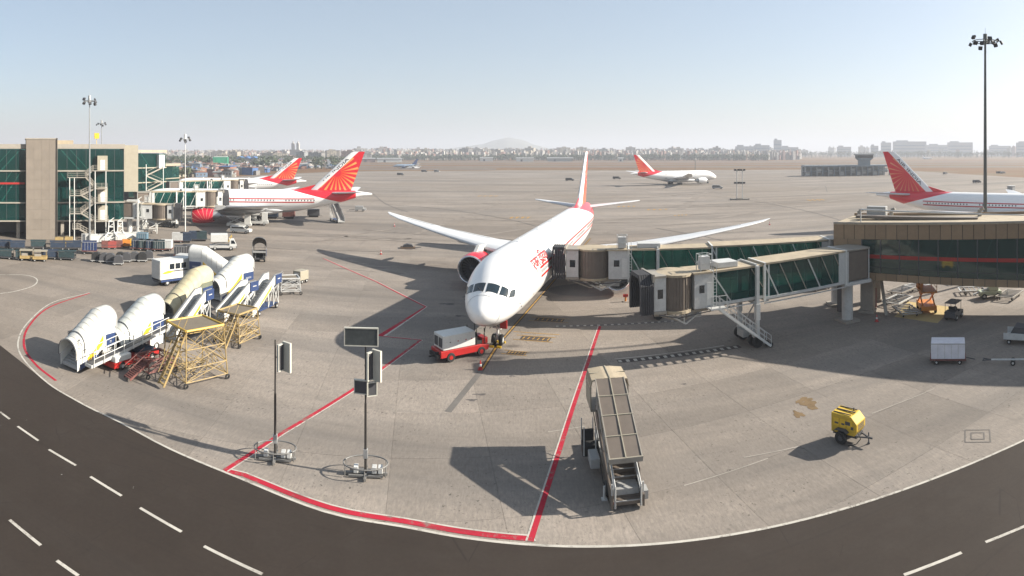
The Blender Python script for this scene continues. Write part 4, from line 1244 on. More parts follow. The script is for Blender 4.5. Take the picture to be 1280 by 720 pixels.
# local x along facade (to the left of the photo); outside (camera side) is local +y
OUT = 1 if (Vector((-PD.y, PD.x)).dot(-PA) > 0) else -1
def ybox(mb, x0, x1, y0, y1, z0, z1):
    return mb.box(x0, x1, min(OUT * y0, OUT * y1), max(OUT * y0, OUT * y1), z0, z1)
floors = (3.9, 7.8, 14.6, 19.2)
DEP = 26
for (xa, xb) in ((0.2, 14.6), (21.4, 52.0)):
    for z in (3.9, 7.8, 14.6):
        ybox(MB(), xa - .2, xb + .1, -6, .25, z - .28, z).build('floor_slab', TAN, pier)
    ybox(MB(), xa - .2, xb + .1, -DEP, .35, 19.2, 20.2).build('roof_fascia', TAN, pier)
    n = max(2, round((xb - xa) / 2.05)); dx = (xb - xa) / n
    for lo, hi in ((3.9, 7.5), (7.8, 11.0), (11.0, 14.3), (14.6, 19.2)):
        for k in range(n):
            ybox(MB(), xa + k * dx + .03, xa + (k + 1) * dx - .03, -.04, 0, lo + .03, hi - .03).build('glass_pane', TEAL, pier)
    for k in range(0, n + 1):
        ybox(MB(), xa + k * dx - .03, xa + k * dx + .03, -.1, .05, 3.9, 19.2).build('mullion', DGREY, pier)
    for lo, hi in ((7.8, 14.3), (14.6, 19.2)):
        x = xb - .6 if xa < 5 else xa + 1
        while (x > 8 if xa < 5 else x < xb - 4):
            q = -1 if xa < 5 else 1
            MB().bar((x, OUT * -.35, hi), (x + q * 4.2, OUT * -.35, lo), .26).build('brace', WHITE, pier)
            MB().bar((x + q * 2.0, OUT * -.6, hi), (x + q * 6.2, OUT * -.6, lo), .18).build('brace', WHITE, pier)
            x += q * (20 if xa < 5 else 5)
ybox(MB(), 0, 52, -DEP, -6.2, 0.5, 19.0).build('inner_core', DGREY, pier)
ybox(MB(), 21.6, 52, -.1, .06, 11.6, 12.0).build('red_band', BAND, pier)
# stone slab tower built of cladding panels
ybox(MB(), 14.75, 21.35, -8, 1.42, 0, 21.1).build('tower_core', CONC, pier)
for r in range(10):
    for c in range(4):
        x0 = 14.8 + c * 1.63
        ybox(MB(), x0 + .01, x0 + 1.62, 1.43, 1.5, r * 2.12 + .01, (r + 1) * 2.12 - .01).build('cladding_panel', TOWER, pier)
    ybox(MB(), 14.66, 14.74, -1.5, 1.5, r * 2.12 + .01, (r + 1) * 2.12 - .01).build('cladding_panel', TOWER, pier)
ybox(MB(), 14.6, 21.5, -8, 1.6, 21.2, 21.45).build('tower_coping', TAN, pier)
ybox(MB(), 11.2, 14.6, -4, .3, 20.2, 21.0).build('roof_kerb', TANROOF, pier)
for x in (1, 7, 13.5, 23, 30, 38):
    ybox(MB(), x - .35, x + .35, -1.2, -.5, 0, 3.6).build('ground_column', CONC, pier)
# end wall, cream
ybox(MB(), -3.2, -.05, -6.5, -1.0, 9.8, 20.0).build('cream_end_wall', CREAM, pier)
# outside staircase
stair = thing_part('outside_stair', pier)
def flight(p, q, w=1.1):
    (x0, z0), (x1, z1) = p, q
    for yy in (1.2, 1.2 + w):
        MB().bar((x0, OUT * yy, z0), (x1, OUT * yy, z1), .09, .28).build('stringer', TAN, stair)
        mb = MB().bar((x0, OUT * yy, z0 + 1.05), (x1, OUT * yy, z1 + 1.05), .06).bar((x0, OUT * yy, z0 + .55), (x1, OUT * yy, z1 + .55), .05)
        for k in range(7):
            u = k / 6; mb.bar((x0 + (x1 - x0) * u, OUT * yy, z0 + (z1 - z0) * u), (x0 + (x1 - x0) * u, OUT * yy, z0 + (z1 - z0) * u + 1.05), .05)
        mb.build('handrail', TAN, stair)
    n = max(3, int(abs(z1 - z0) / .35))
    mb = MB()
    for k in range(n):
        u = (k + .5) / n; x = x0 + (x1 - x0) * u; z = z0 + (z1 - z0) * u
        ybox(mb, x - .16, x + .16, 1.2, 1.2 + w, z, z + .05)
    mb.build('treads', TAN, stair)
def landing(x0, x1, z, w=1.4):
    ybox(MB(), x0, x1, 1.1, 1.3 + w, z - .15, z).build('landing', TAN, stair)
    mb = MB()
    for x in (x0, (x0 + x1) / 2, x1): mb.bar((x, OUT * (1.3 + w), z), (x, OUT * (1.3 + w), z + 1.1), .06)
    for h in (.4, .75, 1.1): mb.bar((x0, OUT * (1.3 + w), z + h), (x1, OUT * (1.3 + w), z + h), .06)
    mb.build('landing_rail', TAN, stair)
landing(4.3, 7.2, 14.6); flight((7.2, 14.6), (8.5, 13.6)); landing(8.6, 12.6, 13.2)
flight((8.8, 13.2), (6.6, 10.8)); landing(4.2, 6.6, 10.8)
landing(4.2, 7.0, 7.8); flight((7.0, 7.8), (9.8, 9.4)); landing(9.8, 12.2, 9.4)
landing(4.0, 7.0, 3.9); flight((7.0, 3.9), (9.8, 5.6)); landing(9.8, 12.2, 5.6); flight((10.5, 2.4), (6.6, .3)); landing(9.8, 11.6, 2.4); flight((9.6, 9.4), (6.7, 10.8)); flight((9.8, 5.6), (6.8, 7.8))
for x in (4.5, 6.8, 11.2, 12.2):
    MB().bar((x, OUT * 2.6, 0), (x, OUT * 2.6, 14.6 if x < 7 else 13.2), .16).build('stair_post', WHITE, stair)
for z in (14.6, 7.8, 3.9):
    ybox(MB(), 3.9, 6.1, .05, 1.05, z, z + 3.1).build('stair_door_box', CREAM, pier)
    ybox(MB(), 4.5, 5.5, 1.06, 1.1, z + .05, z + 2.2).build('door', WHITE, pier)
# rooftop bits
MB().bar((6, OUT * -1, 20.2), (6, OUT * -1, 21.4), .08).box(5.5, 6.5, OUT * -1 - .3, OUT * -1 + .3, 21.4, 22.6).build('roof_beacon', YEL, pier)

# middle block and far block
def glass_block(label, xpx0, xpx1, D0, D1, ztop, zbot, nfl, stair_=True):
    a, b = W(xpx1, D1), W(xpx0, D0)
    Ln, rz = frame_of(a, b)
    t = thing('terminal_block', label, 'building', (a.x, a.y, 0), rz)
    o = 1 if Vector((-sin(rz), cos(rz))).dot(-a.xy) > 0 else -1
    def yb(mb, x0, x1, y0, y1, z0, z1): return mb.box(x0, x1, min(o * y0, o * y1), max(o * y0, o * y1), z0, z1)
    yb(MB(), -.2, Ln, -14, .4, ztop - .8, ztop).build('roof_fascia', CREAM, t)
    hs = (ztop - .8 - zbot) / nfl
    for k in range(nfl):
        z = zbot + k * hs
        yb(MB(), -.1, Ln, -14, .3, z - .3, z).build('floor_slab', CREAM, t)
        n = max(2, round(Ln / 2.4)); dx = Ln / n
        for q in range(n): yb(MB(), q * dx + .03, (q + 1) * dx - .03, -.04, 0, z + .02, z + hs - .32).build('glass_pane', TEAL, t)
        MB().bar((Ln * .8, o * -.3, z + hs), (Ln * .5, o * -.3, z), .2).build('brace', LGREY, t)
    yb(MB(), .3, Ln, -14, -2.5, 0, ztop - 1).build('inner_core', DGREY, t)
    if stair_:
        yb(MB(), Ln * .12, Ln * .3, .05, 1.1, ztop - 5.2, ztop - 1.4).build('stair_door_box', WHITE, t)
        mb = MB()
        z = ztop - 5.0; x0, x1 = Ln * .2, Ln * .75
        for k in range(4):
            mb.bar((x0, o * 1.4, z), (x1, o * 1.4, z - 2.2), .12, .35).bar((x0, o * 1.4, z + 1), (x1, o * 1.4, z - 1.2), .08)
            z -= 2.2; x0, x1 = x1, x0
        mb.build('outside_stair', TAN, t)
        for x in (Ln * .2, Ln * .75): MB().bar((x, o * 1.5, 0), (x, o * 1.5, ztop - 4), .18).build('stair_post', WHITE, t)
    return t
glass_block('paler teal glass block with a cream cornice just beyond the big glass block', 168, 207, 160, 168, 19.1, 6.0, 3)
glass_block('low teal glass block with two pale bands behind the cornice block', 200, 224, 186, 196, 14.7, 6.0, 2, False)
# a dark service box and posts on the roofs
# left jet bridges
lb = dict(stairs=False, two=False)
jet_bridge('cream-topped jet bridge docked at the side-on airliner on the left', W(279, 147), W(178, 141), 5.2, 5.2, h=3.4, w=3.2, col_at=.45, stairs=False, two=True, col_m=WHITE)
jet_bridge('upper jet bridge reaching to the airliner hidden behind', W(304, 186), W(216, 176), 6.2, 6.0, h=3.3, w=3.2, col_at=.4, stairs=False, two=True, col_m=WHITE)
jet_bridge('low glass jet bridge swung back under the cream-topped one', W(222, 126), W(161, 128), 4.2, 4.6, h=2.8, w=2.8, col_at=.5, stairs=False, two=False, col_m=WHITE)
# white tubular trestles
def trestle(label, p, hgt, w):
    t = thing('tubular_trestle', label, 'trestle', (p.x, p.y, 0), radians(40), 'white trestles beside the pier')
    for sx in (-1, 1):
        for sy in (-1, 1):
            MB().path([(sx * w * .5, sy * w * .5, 0), (sx * w * .55, sy * w * .55, hgt * .3), (sx * w * .25, sy * w * .25, hgt * .5), (sx * w * .2, sy * w * .2, hgt)], .13, 6).build('leg', WHITE, t)
    for z in (hgt * .12, hgt * .45, hgt * .75, hgt):
        k = w * (.52 if z < hgt * .3 else .24)
        mb = MB()
        for a, b in (((-k, -k), (k, -k)), ((k, -k), (k, k)), ((k, k), (-k, k)), ((-k, k), (-k, -k))): mb.bar((a[0], a[1], z), (b[0], b[1], z), .12)
        mb.bar((-k, -k, z), (k, k, z + hgt * .15), .09)
        mb.build('cross_frame', WHITE, t)
trestle('tall white tubular trestle under the rotunda of the cream-topped jet bridge', W(172, 134), 7.0, 4.2)
trestle('white tubular trestle just right of the first, between it and the glass bridge', W(187, 133), 6.0, 3.0)
trestle('short white tubular trestle under the big glass block', W(139, 118), 4.4, 2.4)
trestle('short white tubular trestle nearest the outside stair of the big glass block', W(150, 120), 4.2, 2.2)

# ------------------------------------------------------------------ masts
def mast(label, p, h, r=.22, n=10, ring=1.7, m=STEEL, group='apron lighting masts', lamp_m=DGREY):
    t = thing('lighting_mast', label, 'light mast', (p.x, p.y, 0), 0, group)
    MB().tube((0, 0, 0), (0, 0, h), r, 12, r * .45).build('pole', m, t, smooth=50)
    MB().lathe([(h - .75, ring - .04), (h - .70, ring + .03), (h - .64, ring - .04)], (0, 0, 0), 'z', 20).tube((0, 0, h - .9), (0, 0, h + .4), .3, 8).build('ring', m, t)
    mb = MB()
    for k in range(5):
        a = 2 * pi * k / 5; mb.bar((0, 0, h - .7), (cos(a) * ring, sin(a) * ring, h - .7), .1)
    mb.build('arms', m, t)
    for k in range(n):
        a = 2 * pi * k / n; q_ = (ring + .3) * (1.0, .72, 1.08, .85)[k % 4]; c = Vector((cos(a) * q_, sin(a) * q_, h - .95 + (0, .55, -.3, .3, -.1)[k % 5]))
        o = Vector((cos(a), sin(a), 0)); s = Vector((-sin(a), cos(a), 0))
        mb = MB()
        ring0 = [c + s * .32 + Vector((0, 0, .3)), c - s * .32 + Vector((0, 0, .3)), c - s * .25 - o * .25 + Vector((0, 0, .15)), c + s * .25 - o * .25 + Vector((0, 0, .15))]
        ring1 = [v - Vector((0, 0, .45)) + o * .25 for v in ring0]
        mb.loft([ring0, ring1]); mb.build('floodlight', lamp_m, t)
    MB().tube((0, 0, h + .4), (0, 0, h + 1.3), .02, 5).build('lightning_rod', m, t)
    return t
MASTG = mat('dark_mast', (0.10, 0.115, 0.11), 0.5)
p = W(1231.5, 84); mast('tall dark floodlight mast rising high at the right edge', p, 18.5 + 144 * 84 / RAD, .34, 12, 1.9, MASTG, lamp_m=BLACK)
p = W(112, 117); mast('tall pale floodlight mast in front of the stair tower of the glass block', p, 18.5 + 68 * 117 / RAD, .22, 8, 1.2)
p = W(127, 190); mast('pale mast showing only above the roof of the glass block', p, 18.5 + 38 * 190 / RAD, .25, 6, 1.4)
p = W(231.5, 135); mast('slim white mast between the left jet bridges, lamps at its top', p, 18.5 + 20 * 135 / RAD, .16, 6, 1.0, WHITE)
p = W(869, 560); mast('thin dark pole standing behind the lone far airliner', p, 22.0, .35, 4, 1.2, MASTG)
for x, h_ in ((921, 12), (928, 12)):
    p = W(x, 225); t = thing('flood_pole', 'thin twin-lamp pole on the far apron, the %s of the close pair' % ('one to the west' if x < 925 else 'one to the east'), 'light pole', (p.x, p.y, 0), 0, 'pair of short poles')
    MB().tube((0, 0, 0), (0, 0, h_ - .5), .18, 8).build('pole', LGREY, t)
    for z in (6.2, 11.2):
        for s in (-1, 1): MB().box(s * .7 - .4, s * .7 + .4, -.3, .3, z, z + .7).build('floodlight', DGREY, t)
    MB().box(-2.5, 2.5, -1.2, 1.2, 0, .5).build('base_block', CONC, t)
# ------------------------------------------------------------------ ground equipment
def truck_cab(t, x0, w=2.0, z0=.55, h=1.75, m=WHITE, ln=1.7):
    cab = MB().prism([(x0, z0), (x0 + ln, z0), (x0 + ln + .05, z0 + h * .45), (x0 + ln * .72, z0 + h), (x0, z0 + h)], 'y', -w / 2, w / 2).build('cab', m, t, bevel=.05)
    MB().prism([(x0 + ln + .045, z0 + h * .5), (x0 + ln * .76, z0 + h * .94), (x0 + ln * .76 + .03, z0 + h * .95), (x0 + ln + .08, z0 + h * .5)], 'y', -w / 2 + .12, w / 2 - .12).build('windscreen', DARKGL, cab)
    for s in (-1, 1):
        MB().prism([(x0 + .35, z0 + h * .5), (x0 + ln * .9, z0 + h * .5), (x0 + ln * .68, z0 + h * .92), (x0 + .35, z0 + h * .92)], 'y', s * (w / 2 + .002), s * (w / 2 + .02)).build('side_window', DARKGL, cab)
        MB().tube((x0 + ln, s * w * .36, z0 + .35), (x0 + ln + .08, s * w * .36, z0 + .35), .12, 10).build('headlight', LGREY, cab)
    MB().box(x0 + ln - .02, x0 + ln + .14, -w / 2, w / 2, z0 - .1, z0 + .2).build('bumper', DGREY, cab)
    return cab

def wheels(t, xs, w, r=.42, wd=.3):
    for x in xs:
        for s in (-1, 1):
            o = MB().wheel(x, s * (w / 2 - wd / 2), r, r, wd).build('wheel', BLACK, t, smooth=40)
            MB().hub(x, s * (w / 2 - wd / 2), r, r * .75, wd).build('hub', LGREY, o)

def arch_ring(x, zf, w, side, top, n=12, inset=0.0):
    hw = w / 2 - inset
    pts = [(x, -hw, zf), (x, -hw, zf + side)]
    for k in range(1, n):
        a = pi - pi * k / n
        pts.append((x, cos(a) * hw, zf + side + sin(a) * (top - inset)))
    pts += [(x, hw, zf + side), (x, hw, zf)]
    return pts

VINYL = mat('white_canopy_vinyl', (0.70, 0.69, 0.63), 0.5, dirt=0.45, var=0.12, vscale=0.7, bump=.5, bscale=1.6)
VINYL2 = mat('greyed_canopy_vinyl', (0.60, 0.62, 0.58), 0.5, dirt=0.4, var=0.15, vscale=0.5, bump=.5, bscale=1.3)
def covered_stairs(label, p, rz, canopy=VINYL, body=WHITE, Lr=5.0, Lp=1.9, zf=3.1, w=2.3, band=None, cab=True, seam=DGREY, scale=1.0, flip_panel=1, group='covered passenger stair trucks'):
    """ascends along local +x from a mouth at the origin"""
    t = thing('covered_stairs', label, 'passenger stairs', (p[0], p[1], 0), rz, group)
    fl = lambda x: .35 + (zf - .35) * max(0, min(1, x / Lr))
    hw = w / 2
    # canopy shell as a series of hoops with thickness
    segs = 7
    xs = [-.25 + (Lr + .25) * k / segs for k in range(segs + 1)]
    for i in range(segs):
        a, b = xs[i], xs[i + 1]
        r0 = arch_ring(a, fl(a) + .75, w, .55, .95); r1 = arch_ring(b, fl(b) + .75, w, .55, .95)
        i0 = arch_ring(a, fl(a) + .75, w, .55, .95, inset=.05); i1 = arch_ring(b, fl(b) + .75, w, .55, .95, inset=.05)
        mb = MB(); n = len(r0)
        mb.loft([r0, r1], False, False, False); mb.loft([i1, i0], False, False, False)
        mb.add(r0 + i0, [(k, k + 1, n + k + 1, n + k) for k in range(n - 1)]); mb.add(r1 + i1, [(k, k + 1, n + k + 1, n + k) for k in range(n - 1)])
        mb.build('canopy_segment', canopy, t, smooth=50)
    for x in xs:
        dk = abs(x - xs[2]) < .01 or abs(x - xs[0]) < .01
        m_ = seam if dk else CREAM; pr = .05 if dk else .016; hw_ = .05 if dk else .018
        r0 = arch_ring(x - hw_, fl(x) + .75 - pr, w + pr * 1.4, .55 + pr, .95 + pr * .8); r1 = arch_ring(x + hw_, fl(x) + .75 - pr, w + pr * 1.4, .55 + pr, .95 + pr * .8)
        MB().loft([r0, r1], False, False, False).build('canopy_hoop', m_, t, smooth=50)
    # level canopy over the platform
    a, b = Lr, Lr + Lp
    r0 = arch_ring(a, zf + .75, w, .55, .95); r1 = arch_ring(b, zf + .75, w + .1, .6, 1.0)
    i0 = arch_ring(a, zf + .75, w, .55, .95, inset=.05); i1 = arch_ring(b, zf + .75, w + .1, .6, 1.0, inset=.05)
    mb = MB(); n = len(r0); mb.loft([r0, r1], False, False, False); mb.loft([i1, i0], False, False, False)
    mb.add(r1 + i1, [(k, k + 1, n + k + 1, n + k) for k in range(n - 1)])
    mb.build('platform_canopy', canopy, t, smooth=50)
    MB().loft([arch_ring(b - .03, zf + .6, w + .2, .7, 1.05), arch_ring(b + .12, zf + .6, w + .2, .7, 1.05)], False, False, False).build('front_hoop', GREY, t, smooth=50)
    # side panels
    for s in (-1, 1):
        y0, y1 = s * (hw - .06), s * hw
        sp_ = MB().prism([(-.1, .15), (1.2, .5), (Lr, zf - .75), (Lr + Lp, zf - .75), (Lr + Lp, zf + .75), (Lr, zf + .75), (-.1, 1.05)], 'y', y0, y1).build('side_panel', body, t)
        yy0, yy1 = s * (hw + .003), s * (hw + .022)
        if band:
            c = []
            for k in range(9):
                u = k / 8; x = 1.0 + u * (Lr - 1.2); c.append((x, fl(x) + .20 - .35 * sin(pi * u) * .6 - .15 + .35 * u))
            d = []
            for k in range(9):
                u = 1 - k / 8; x = 1.0 + u * (Lr - 1.2); d.append((x, fl(x) - .42 + .15 * u - .35 * sin(pi * u) * .3))
            MB().prism(c + d, 'y', yy0, yy1).build('swoosh', band, sp_)
            MB().prism([(.2, .2), (1.3, .52), (2.3, 1.0), (1.9, 1.15), (.2, .65)], 'y', yy0, yy1).build('blue_patch', BLUE, sp_)
        MB().box(Lr + .1, Lr + Lp - .05, s * (hw + .005), s * (hw + .07), zf - .85, zf + .2).build('dark_panel', BLUE, t)
        for q in range(3):
            MB().box(Lr + .5, Lr + Lp - .5, s * (hw + .071), s * (hw + .078), zf - .55 + q * .12, zf - .51 + q * .12).build('panel_print', LGREY, t) if q < 2 else None
    MB().prism([(0, .2), (Lr, zf - .25), (Lr + Lp, zf - .25), (Lr + Lp, zf), (Lr, zf), (0, .4)], 'y', -hw + .08, hw - .08).build('floor', GREY, t)
    for k in range(14):
        x = .1 + k * (Lr / 14); MB().box(x, x + .3, -hw + .1, hw - .1, fl(x) + .03, fl(x) + .12).build('step', STEEL, t) if k < 6 else None
    for s in (-1, 1):
        MB().bar((0, s * (hw - .25), 1.3), (Lr, s * (hw - .25), zf + .95), .05).build('handrail', LGREY, t)
        MB().bar((2.4, s * .7, .8), (Lr + .3, s * .7, zf - .3), .12).bar((Lr + 1, s * .7, .8), (Lr - .4, s * .7, zf - .3), .12).build('lift_arm', LGREY, t)
    MB().box(.9, Lr + Lp - .4, -.85, .85, .45, .72).box(2.2, 3.2, -1.0, -.5, .5, 1.0).build('chassis', DGREY, t)
    wheels(t, (1.7, Lr + .7), 2.0)
    if cab: truck_cab(t, Lr - .1, 2.0, .5, 1.65)
    return t
UPB = radians(90 - 3)
s1 = covered_stairs('white covered passenger stairs nearest the road, black lettering beside its mouth', (-34.1, 35.7), radians(90 - 8), band=YEL, Lr=3.0, Lp=1.25, zf=2.4)
vs_, fs = text_mesh('SG', .62)
for s in (-1, 1):
    v2 = []
    for v in vs_:
        u = v.x if s < 0 else .8 - v.x
        x = .05 + v.y * .9; aa = radians(52) - u * .95
        hwx = 1.15 + .03; fl_ = .35 + 2.05 * max(0, x) / 3.0 + .75 + .55
        v2.append((x, s * cos(aa) * hwx, fl_ + sin(aa) * .98))
    MB().add(v2, fs).build('canopy_lettering', LETTERK, s1)
p = G(142, 449); covered_stairs('second white covered stairs in the row, between the nearest one and the beige one', (p.x, p.y), radians(90 - 10), VINYL2, band=YEL, Lr=3.7, Lp=1.5, zf=2.65)
p = G(208, 408); covered_stairs('long covered stairs with beige canvas hood and olive sides', (p.x, p.y), radians(90 - 6), BEIGE, mat('olive_panel', (0.16, .17, .12), .6), Lr=4.8, Lp=2.0, zf=3.1)
p = G(268, 376); covered_stairs('white covered stairs behind the beige hooded one, facing its blue panel our way', (p.x, p.y), radians(90 - 16), band=YEL, Lr=4.0, Lp=2.0, zf=2.75)
p = W(298, 79); q_ = W(263, 80)
covered_stairs('white covered stairs facing the other way beyond the row, dark front arch to the west', (p.x, p.y), heading(p, q_) - .15, band=YEL, Lr=5.0, canopy=WHITE, seam=DGREY)
p = W(309, 97); covered_stairs('covered stairs seen end-on with a dark brown arched hood', (p.x, p.y + 5), radians(-90 + 24), DGREY, GREY, Lr=3.2, Lp=1.4, zf=1.9, cab=False)

def open_stairs(label, p, rz, L_=4.8, zf=3.0, w=1.5, m=WHITE, band=YEL, board=True):
    t = thing('open_stairs', label, 'boarding stairs', (p[0], p[1], 0), rz, 'open boarding stairs')
    f = lambda x: .3 + (zf - .3) * x / L_
    for s in (-1, 1):
        y = s * w / 2
        pn = MB().prism([(0, .2), (.2, .2), (L_, zf - .15), (L_ + 1.2, zf - .15), (L_ + 1.2, zf + .95), (L_, zf + .95), (0, 1.25)], 'y', y - .03, y + .03).build('side_panel', m, t)
        MB().prism([(.8, f(.8) - .1), (L_ - 1.0, f(L_ - 1.0) - .05), (L_ - .6, f(L_ - .6) + .35), (1.8, f(1.8) + .12)], 'y', s * (w / 2 + .032), s * (w / 2 + .05)).build('swoosh', band, pn)
        MB().bar((0, y, 1.28), (L_, y, zf + .98), .13).bar((L_, y, zf + .98), (L_ + 1.2, y, zf + .98), .1).build('handrail', STEEL, t)
    MB().prism([(0, .25), (L_, zf - .1), (L_ + 1.2, zf - .1), (L_ + 1.2, zf), (L_, zf), (0, .38)], 'y', -w / 2 + .04, w / 2 - .04).build('floor', GREY, t)
    for k in range(14):
        x = .1 + k * L_ / 14; MB().box(x, x + .26, -w / 2 + .06, w / 2 - .06, f(x) + .06, f(x) + .12).build('step', STEEL, t)
    if board:
        MB().box(L_ + .1, L_ + 1.5, -w / 2 - .14, -w / 2 - .06, zf - .1, zf + .95).build('dark_panel', BLUE, t)
        MB().box(L_ + .5, L_ + 1.1, -w / 2 - .15, -w / 2 - .142, zf + .4, zf + .5).build('panel_print', LGREY, t)
    mb = MB()
    for x in (L_ - 1.4, L_ - .2, L_ + 1.0):
        for s in (-1, 1): mb.bar((x, s * w * .45, .5), (x, s * w * .45, zf - .2), .08)
    for s in (-1, 1): mb.bar((L_ - 1.4, s * w * .45, .5), (L_ - .2, s * w * .45, zf - .4), .07).bar((L_ - .2, s * w * .45, .5), (L_ + 1.0, s * w * .45, zf - .4), .07).bar((L_ - .2, s * w * .45, zf - .4), (L_ + 1, s * w * .45, .5), .07)
    mb.build('support_legs', WHITE, t)
    MB().box(.8, L_ + 1.0, -w * .4, w * .4, .38, .55).build('chassis', BLUE, t)
    wheels(t, (1.4, L_ + .4), w + .2, .3, .2)
    return t
open_stairs('open white stairs with yellow flash beside the beige covered stairs', (-31.2, 46.8), radians(90 - 4), 4.9, 3.2, 1.3)
open_stairs('middle open white stairs behind the yellow work stand', (-30.4, 55.2), radians(90 - 16), 4.0, 2.8, 1.3)
open_stairs('open white stairs with blue handrail panel at the apron end of the stair row', (-28.5, 57.9), radians(90 - 6), 5.0, 3.0, 1.5)
p = G(427, 279); open_stairs('open boarding stairs raised to the rear door of the side-on airliner', (p.x, p.y), heading(p, G(408, 272)), 6.5, 4.6, 1.8, LGREY, LGREY, False)

# near covered stair truck, flat roofed
def flat_roof_stairs(label, p, rz):
    t = thing('stair_truck', label, 'passenger stairs', (p[0], p[1], 0), rz)
    L_, zf, w = 5.4, 2.85, 1.65; hw = w / 2
    f = lambda x: .35 + (zf - .35) * max(0, min(1, (x - .2) / L_))
    # steps
    for k in range(13):
        x = .2 + k * L_ / 13
        MB().box(x, x + L_ / 13 + .04, -hw + .08, hw - .08, f(x) - .15, f(x) + .05).build('step', BROWND, t)
        MB().box(x - .01, x + .04, -hw + .08, hw - .08, f(x) + .03, f(x) + .075).build('step_nosing', GREY, t)
    for s in (-1, 1):
        y = s * hw
        MB().prism([(0, .15), (.25, .1), (L_ + .2, zf - .4), (L_ + .2, zf + .25), (0, .75)], 'y', y - .05, y + .05).build('side_panel', BROWND, t)
        MB().prism([(.9, 1.25), (L_ + .2, zf + .5), (L_ + .2, zf + 1.0), (.9, 1.65)], 'y', y - .02, y + .02).build('side_screen', TAN if s > 0 else BROWND, t)
        mb = MB()
        for x in (.15, 1.4, 2.7, 4.0, 5.3): mb.bar((x, y, f(x)), (x, y, f(x) + (1.84 if x > .6 else 1.0)), .07)
        mb.build('post', LGREY, t)
        MB().tube((0, y - s * .14, 1.25), (L_, y - s * .14, zf + 1.0), .055, 8).tube((0, y - s * .14, .85), (L_, y - s * .14, zf + .55), .04, 8).tube((0, y - s * .14, .2), (0, y - s * .14, 1.25), .055, 8).build('handrail', GREY, t)
    # flat roof in eight panels with pale ribs
    rf = lambda x: f(x) + 1.85
    x0, x1 = .55, L_ + .15
    n = 4; dx = (x1 - x0) / n
    for k in range(n):
        a, b = x0 + k * dx, x0 + (k + 1) * dx
        for s in (-1, 1):
            ya, yb_ = (0.03, hw + .02) if s > 0 else (-hw - .02, -.03)
            MB().prism([(a + .02, rf(a)), (b - .02, rf(b)), (b - .02, rf(b) + .06), (a + .02, rf(a) + .06)], 'y', ya, yb_).build('roof_panel', BROWND, t)
        MB().bar((a, -hw - .1, rf(a) + .06), (a, hw + .1, rf(a) + .06), .07, .1).build('roof_rib', CREAM, t)
    MB().bar((x0, 0, rf(x0) + .07), (x1 + 1.9, 0, zf + 2.30), .06, .09) if False else MB().bar((x0, 0, rf(x0) + .07), (x1, 0, rf(x1) + .07), .06, .09).build('roof_ridge', CREAM, t)
    for s in (-1, 1): MB().bar((x0, s * (hw + .05), rf(x0) + .04), (x1, s * (hw + .05), rf(x1) + .04), .06, .12).build('roof_edge', TAN, t)
    MB().box(x0 - .06, x0 + .02, -hw - .08, hw + .08, rf(x0) - .16, rf(x0) + .1).build('front_beam', TAN, t)
    # platform with wider hood
    px0, px1, pw_ = L_ + .2, L_ + 2.1, 1.15
    MB().box(px0, px1, -pw_, pw_, zf - .15, zf).build('platform', TAN, t)
    hood = MB().prism([(-pw_ - .05, zf + 1.35), (-pw_ + .05, zf + 1.80), (-.3, zf + 1.9), (.3, zf + 1.9), (pw_ - .05, zf + 1.80), (pw_ + .05, zf + 1.35), (pw_, zf + 1.35), (pw_ - .1, zf + 1.74), (0, zf + 1.84), (-pw_ + .1, zf + 1.74), (-pw_, zf + 1.35)], 'x', px0 - .1, px1).build('hood', TANROOF, t)
    MB().bar((px0 - .08, 0, zf + 1.92), (px1, 0, zf + 1.92), .06).bar(((px0 + px1) / 2, -pw_, zf + 1.84), ((px0 + px1) / 2, pw_, zf + 1.84), .05).build('hood_rib', CREAM, t)
    for s in (-1, 1):
        MB().box(px0, px1, s * pw_ - .03, s * pw_ + .03, zf, zf + 1.1).build('platform_panel', CREAM, t)
        MB().box(px0 + .1, px1 - .3, s * pw_ - .02, s * pw_ + .02, zf + 1.12, zf + 1.34).build('platform_window', DARKGL, t)
        mb = MB()
        for x in (px0, px1): mb.bar((x, s * pw_, zf), (x, s * pw_, zf + 1.4), .07)
        mb.build('post', CREAM, t)
    # chassis, outriggers, lift arms, cab under the stair on the left side
    MB().box(.6, 7.2, -.7, .7, .5, .8).build('chassis', GREY, t)
    wheels(t, (1.5, 5.9), 1.9, .4, .28)
    for x in (1.2, 4.9):
        for s in (-1, 1): MB().tube((x, s * 1.05, .05), (x, s * 1.05, .7), .07, 8).box(x - .15, x + .15, s * 1.05 - .15, s * 1.05 + .15, 0, .05).build('outrigger', LGREY, t)
    for s in (-1, 1): MB().bar((2.2, s * .6, .8), (5.8, s * .6, zf - .2), .14).bar((6.0, s * .6, .8), (4.0, s * .6, 2.1), .12).build('lift_arm', STEEL, t)
    for s in (-1, 1):
        MB().path([(1.0, s * .75, .5), (2.2, s * .95, .35), (3.6, s * .9, .7), (5.0, s * .85, 1.6), (6.6, s * .9, zf - .3)], .03, 5).build('hydraulic_hose', BLACK, t)
        MB().box(.02, .06, s * (hw - .12) - .05, s * (hw - .12) + .05, .4, .52).build('reflector', RED, t)
        MB().tube((5.2, s * .45, 1.0), (3.6, s * .45, 1.9), .07, 8).build('ram', STEEL, t)
    MB().box(.3, .9, -hw - .32, -hw - .08, .3, .75).box(5.9, 6.6, -1.1, -.75, .85, 1.4).build('tool_box', GREY, t, kind='stuff')
    MB().box(3.2, 4.4, .95, 1.5, .55, 1.1).build('engine_cover', GREY, t, bevel=.04)
    MB().box(4.7, 5.5, 1.0, 1.75, .5, 1.1).box(5.4, 5.55, 1.0, 1.7, 1.1, 1.75).build('driver_seat', BLACK, t)
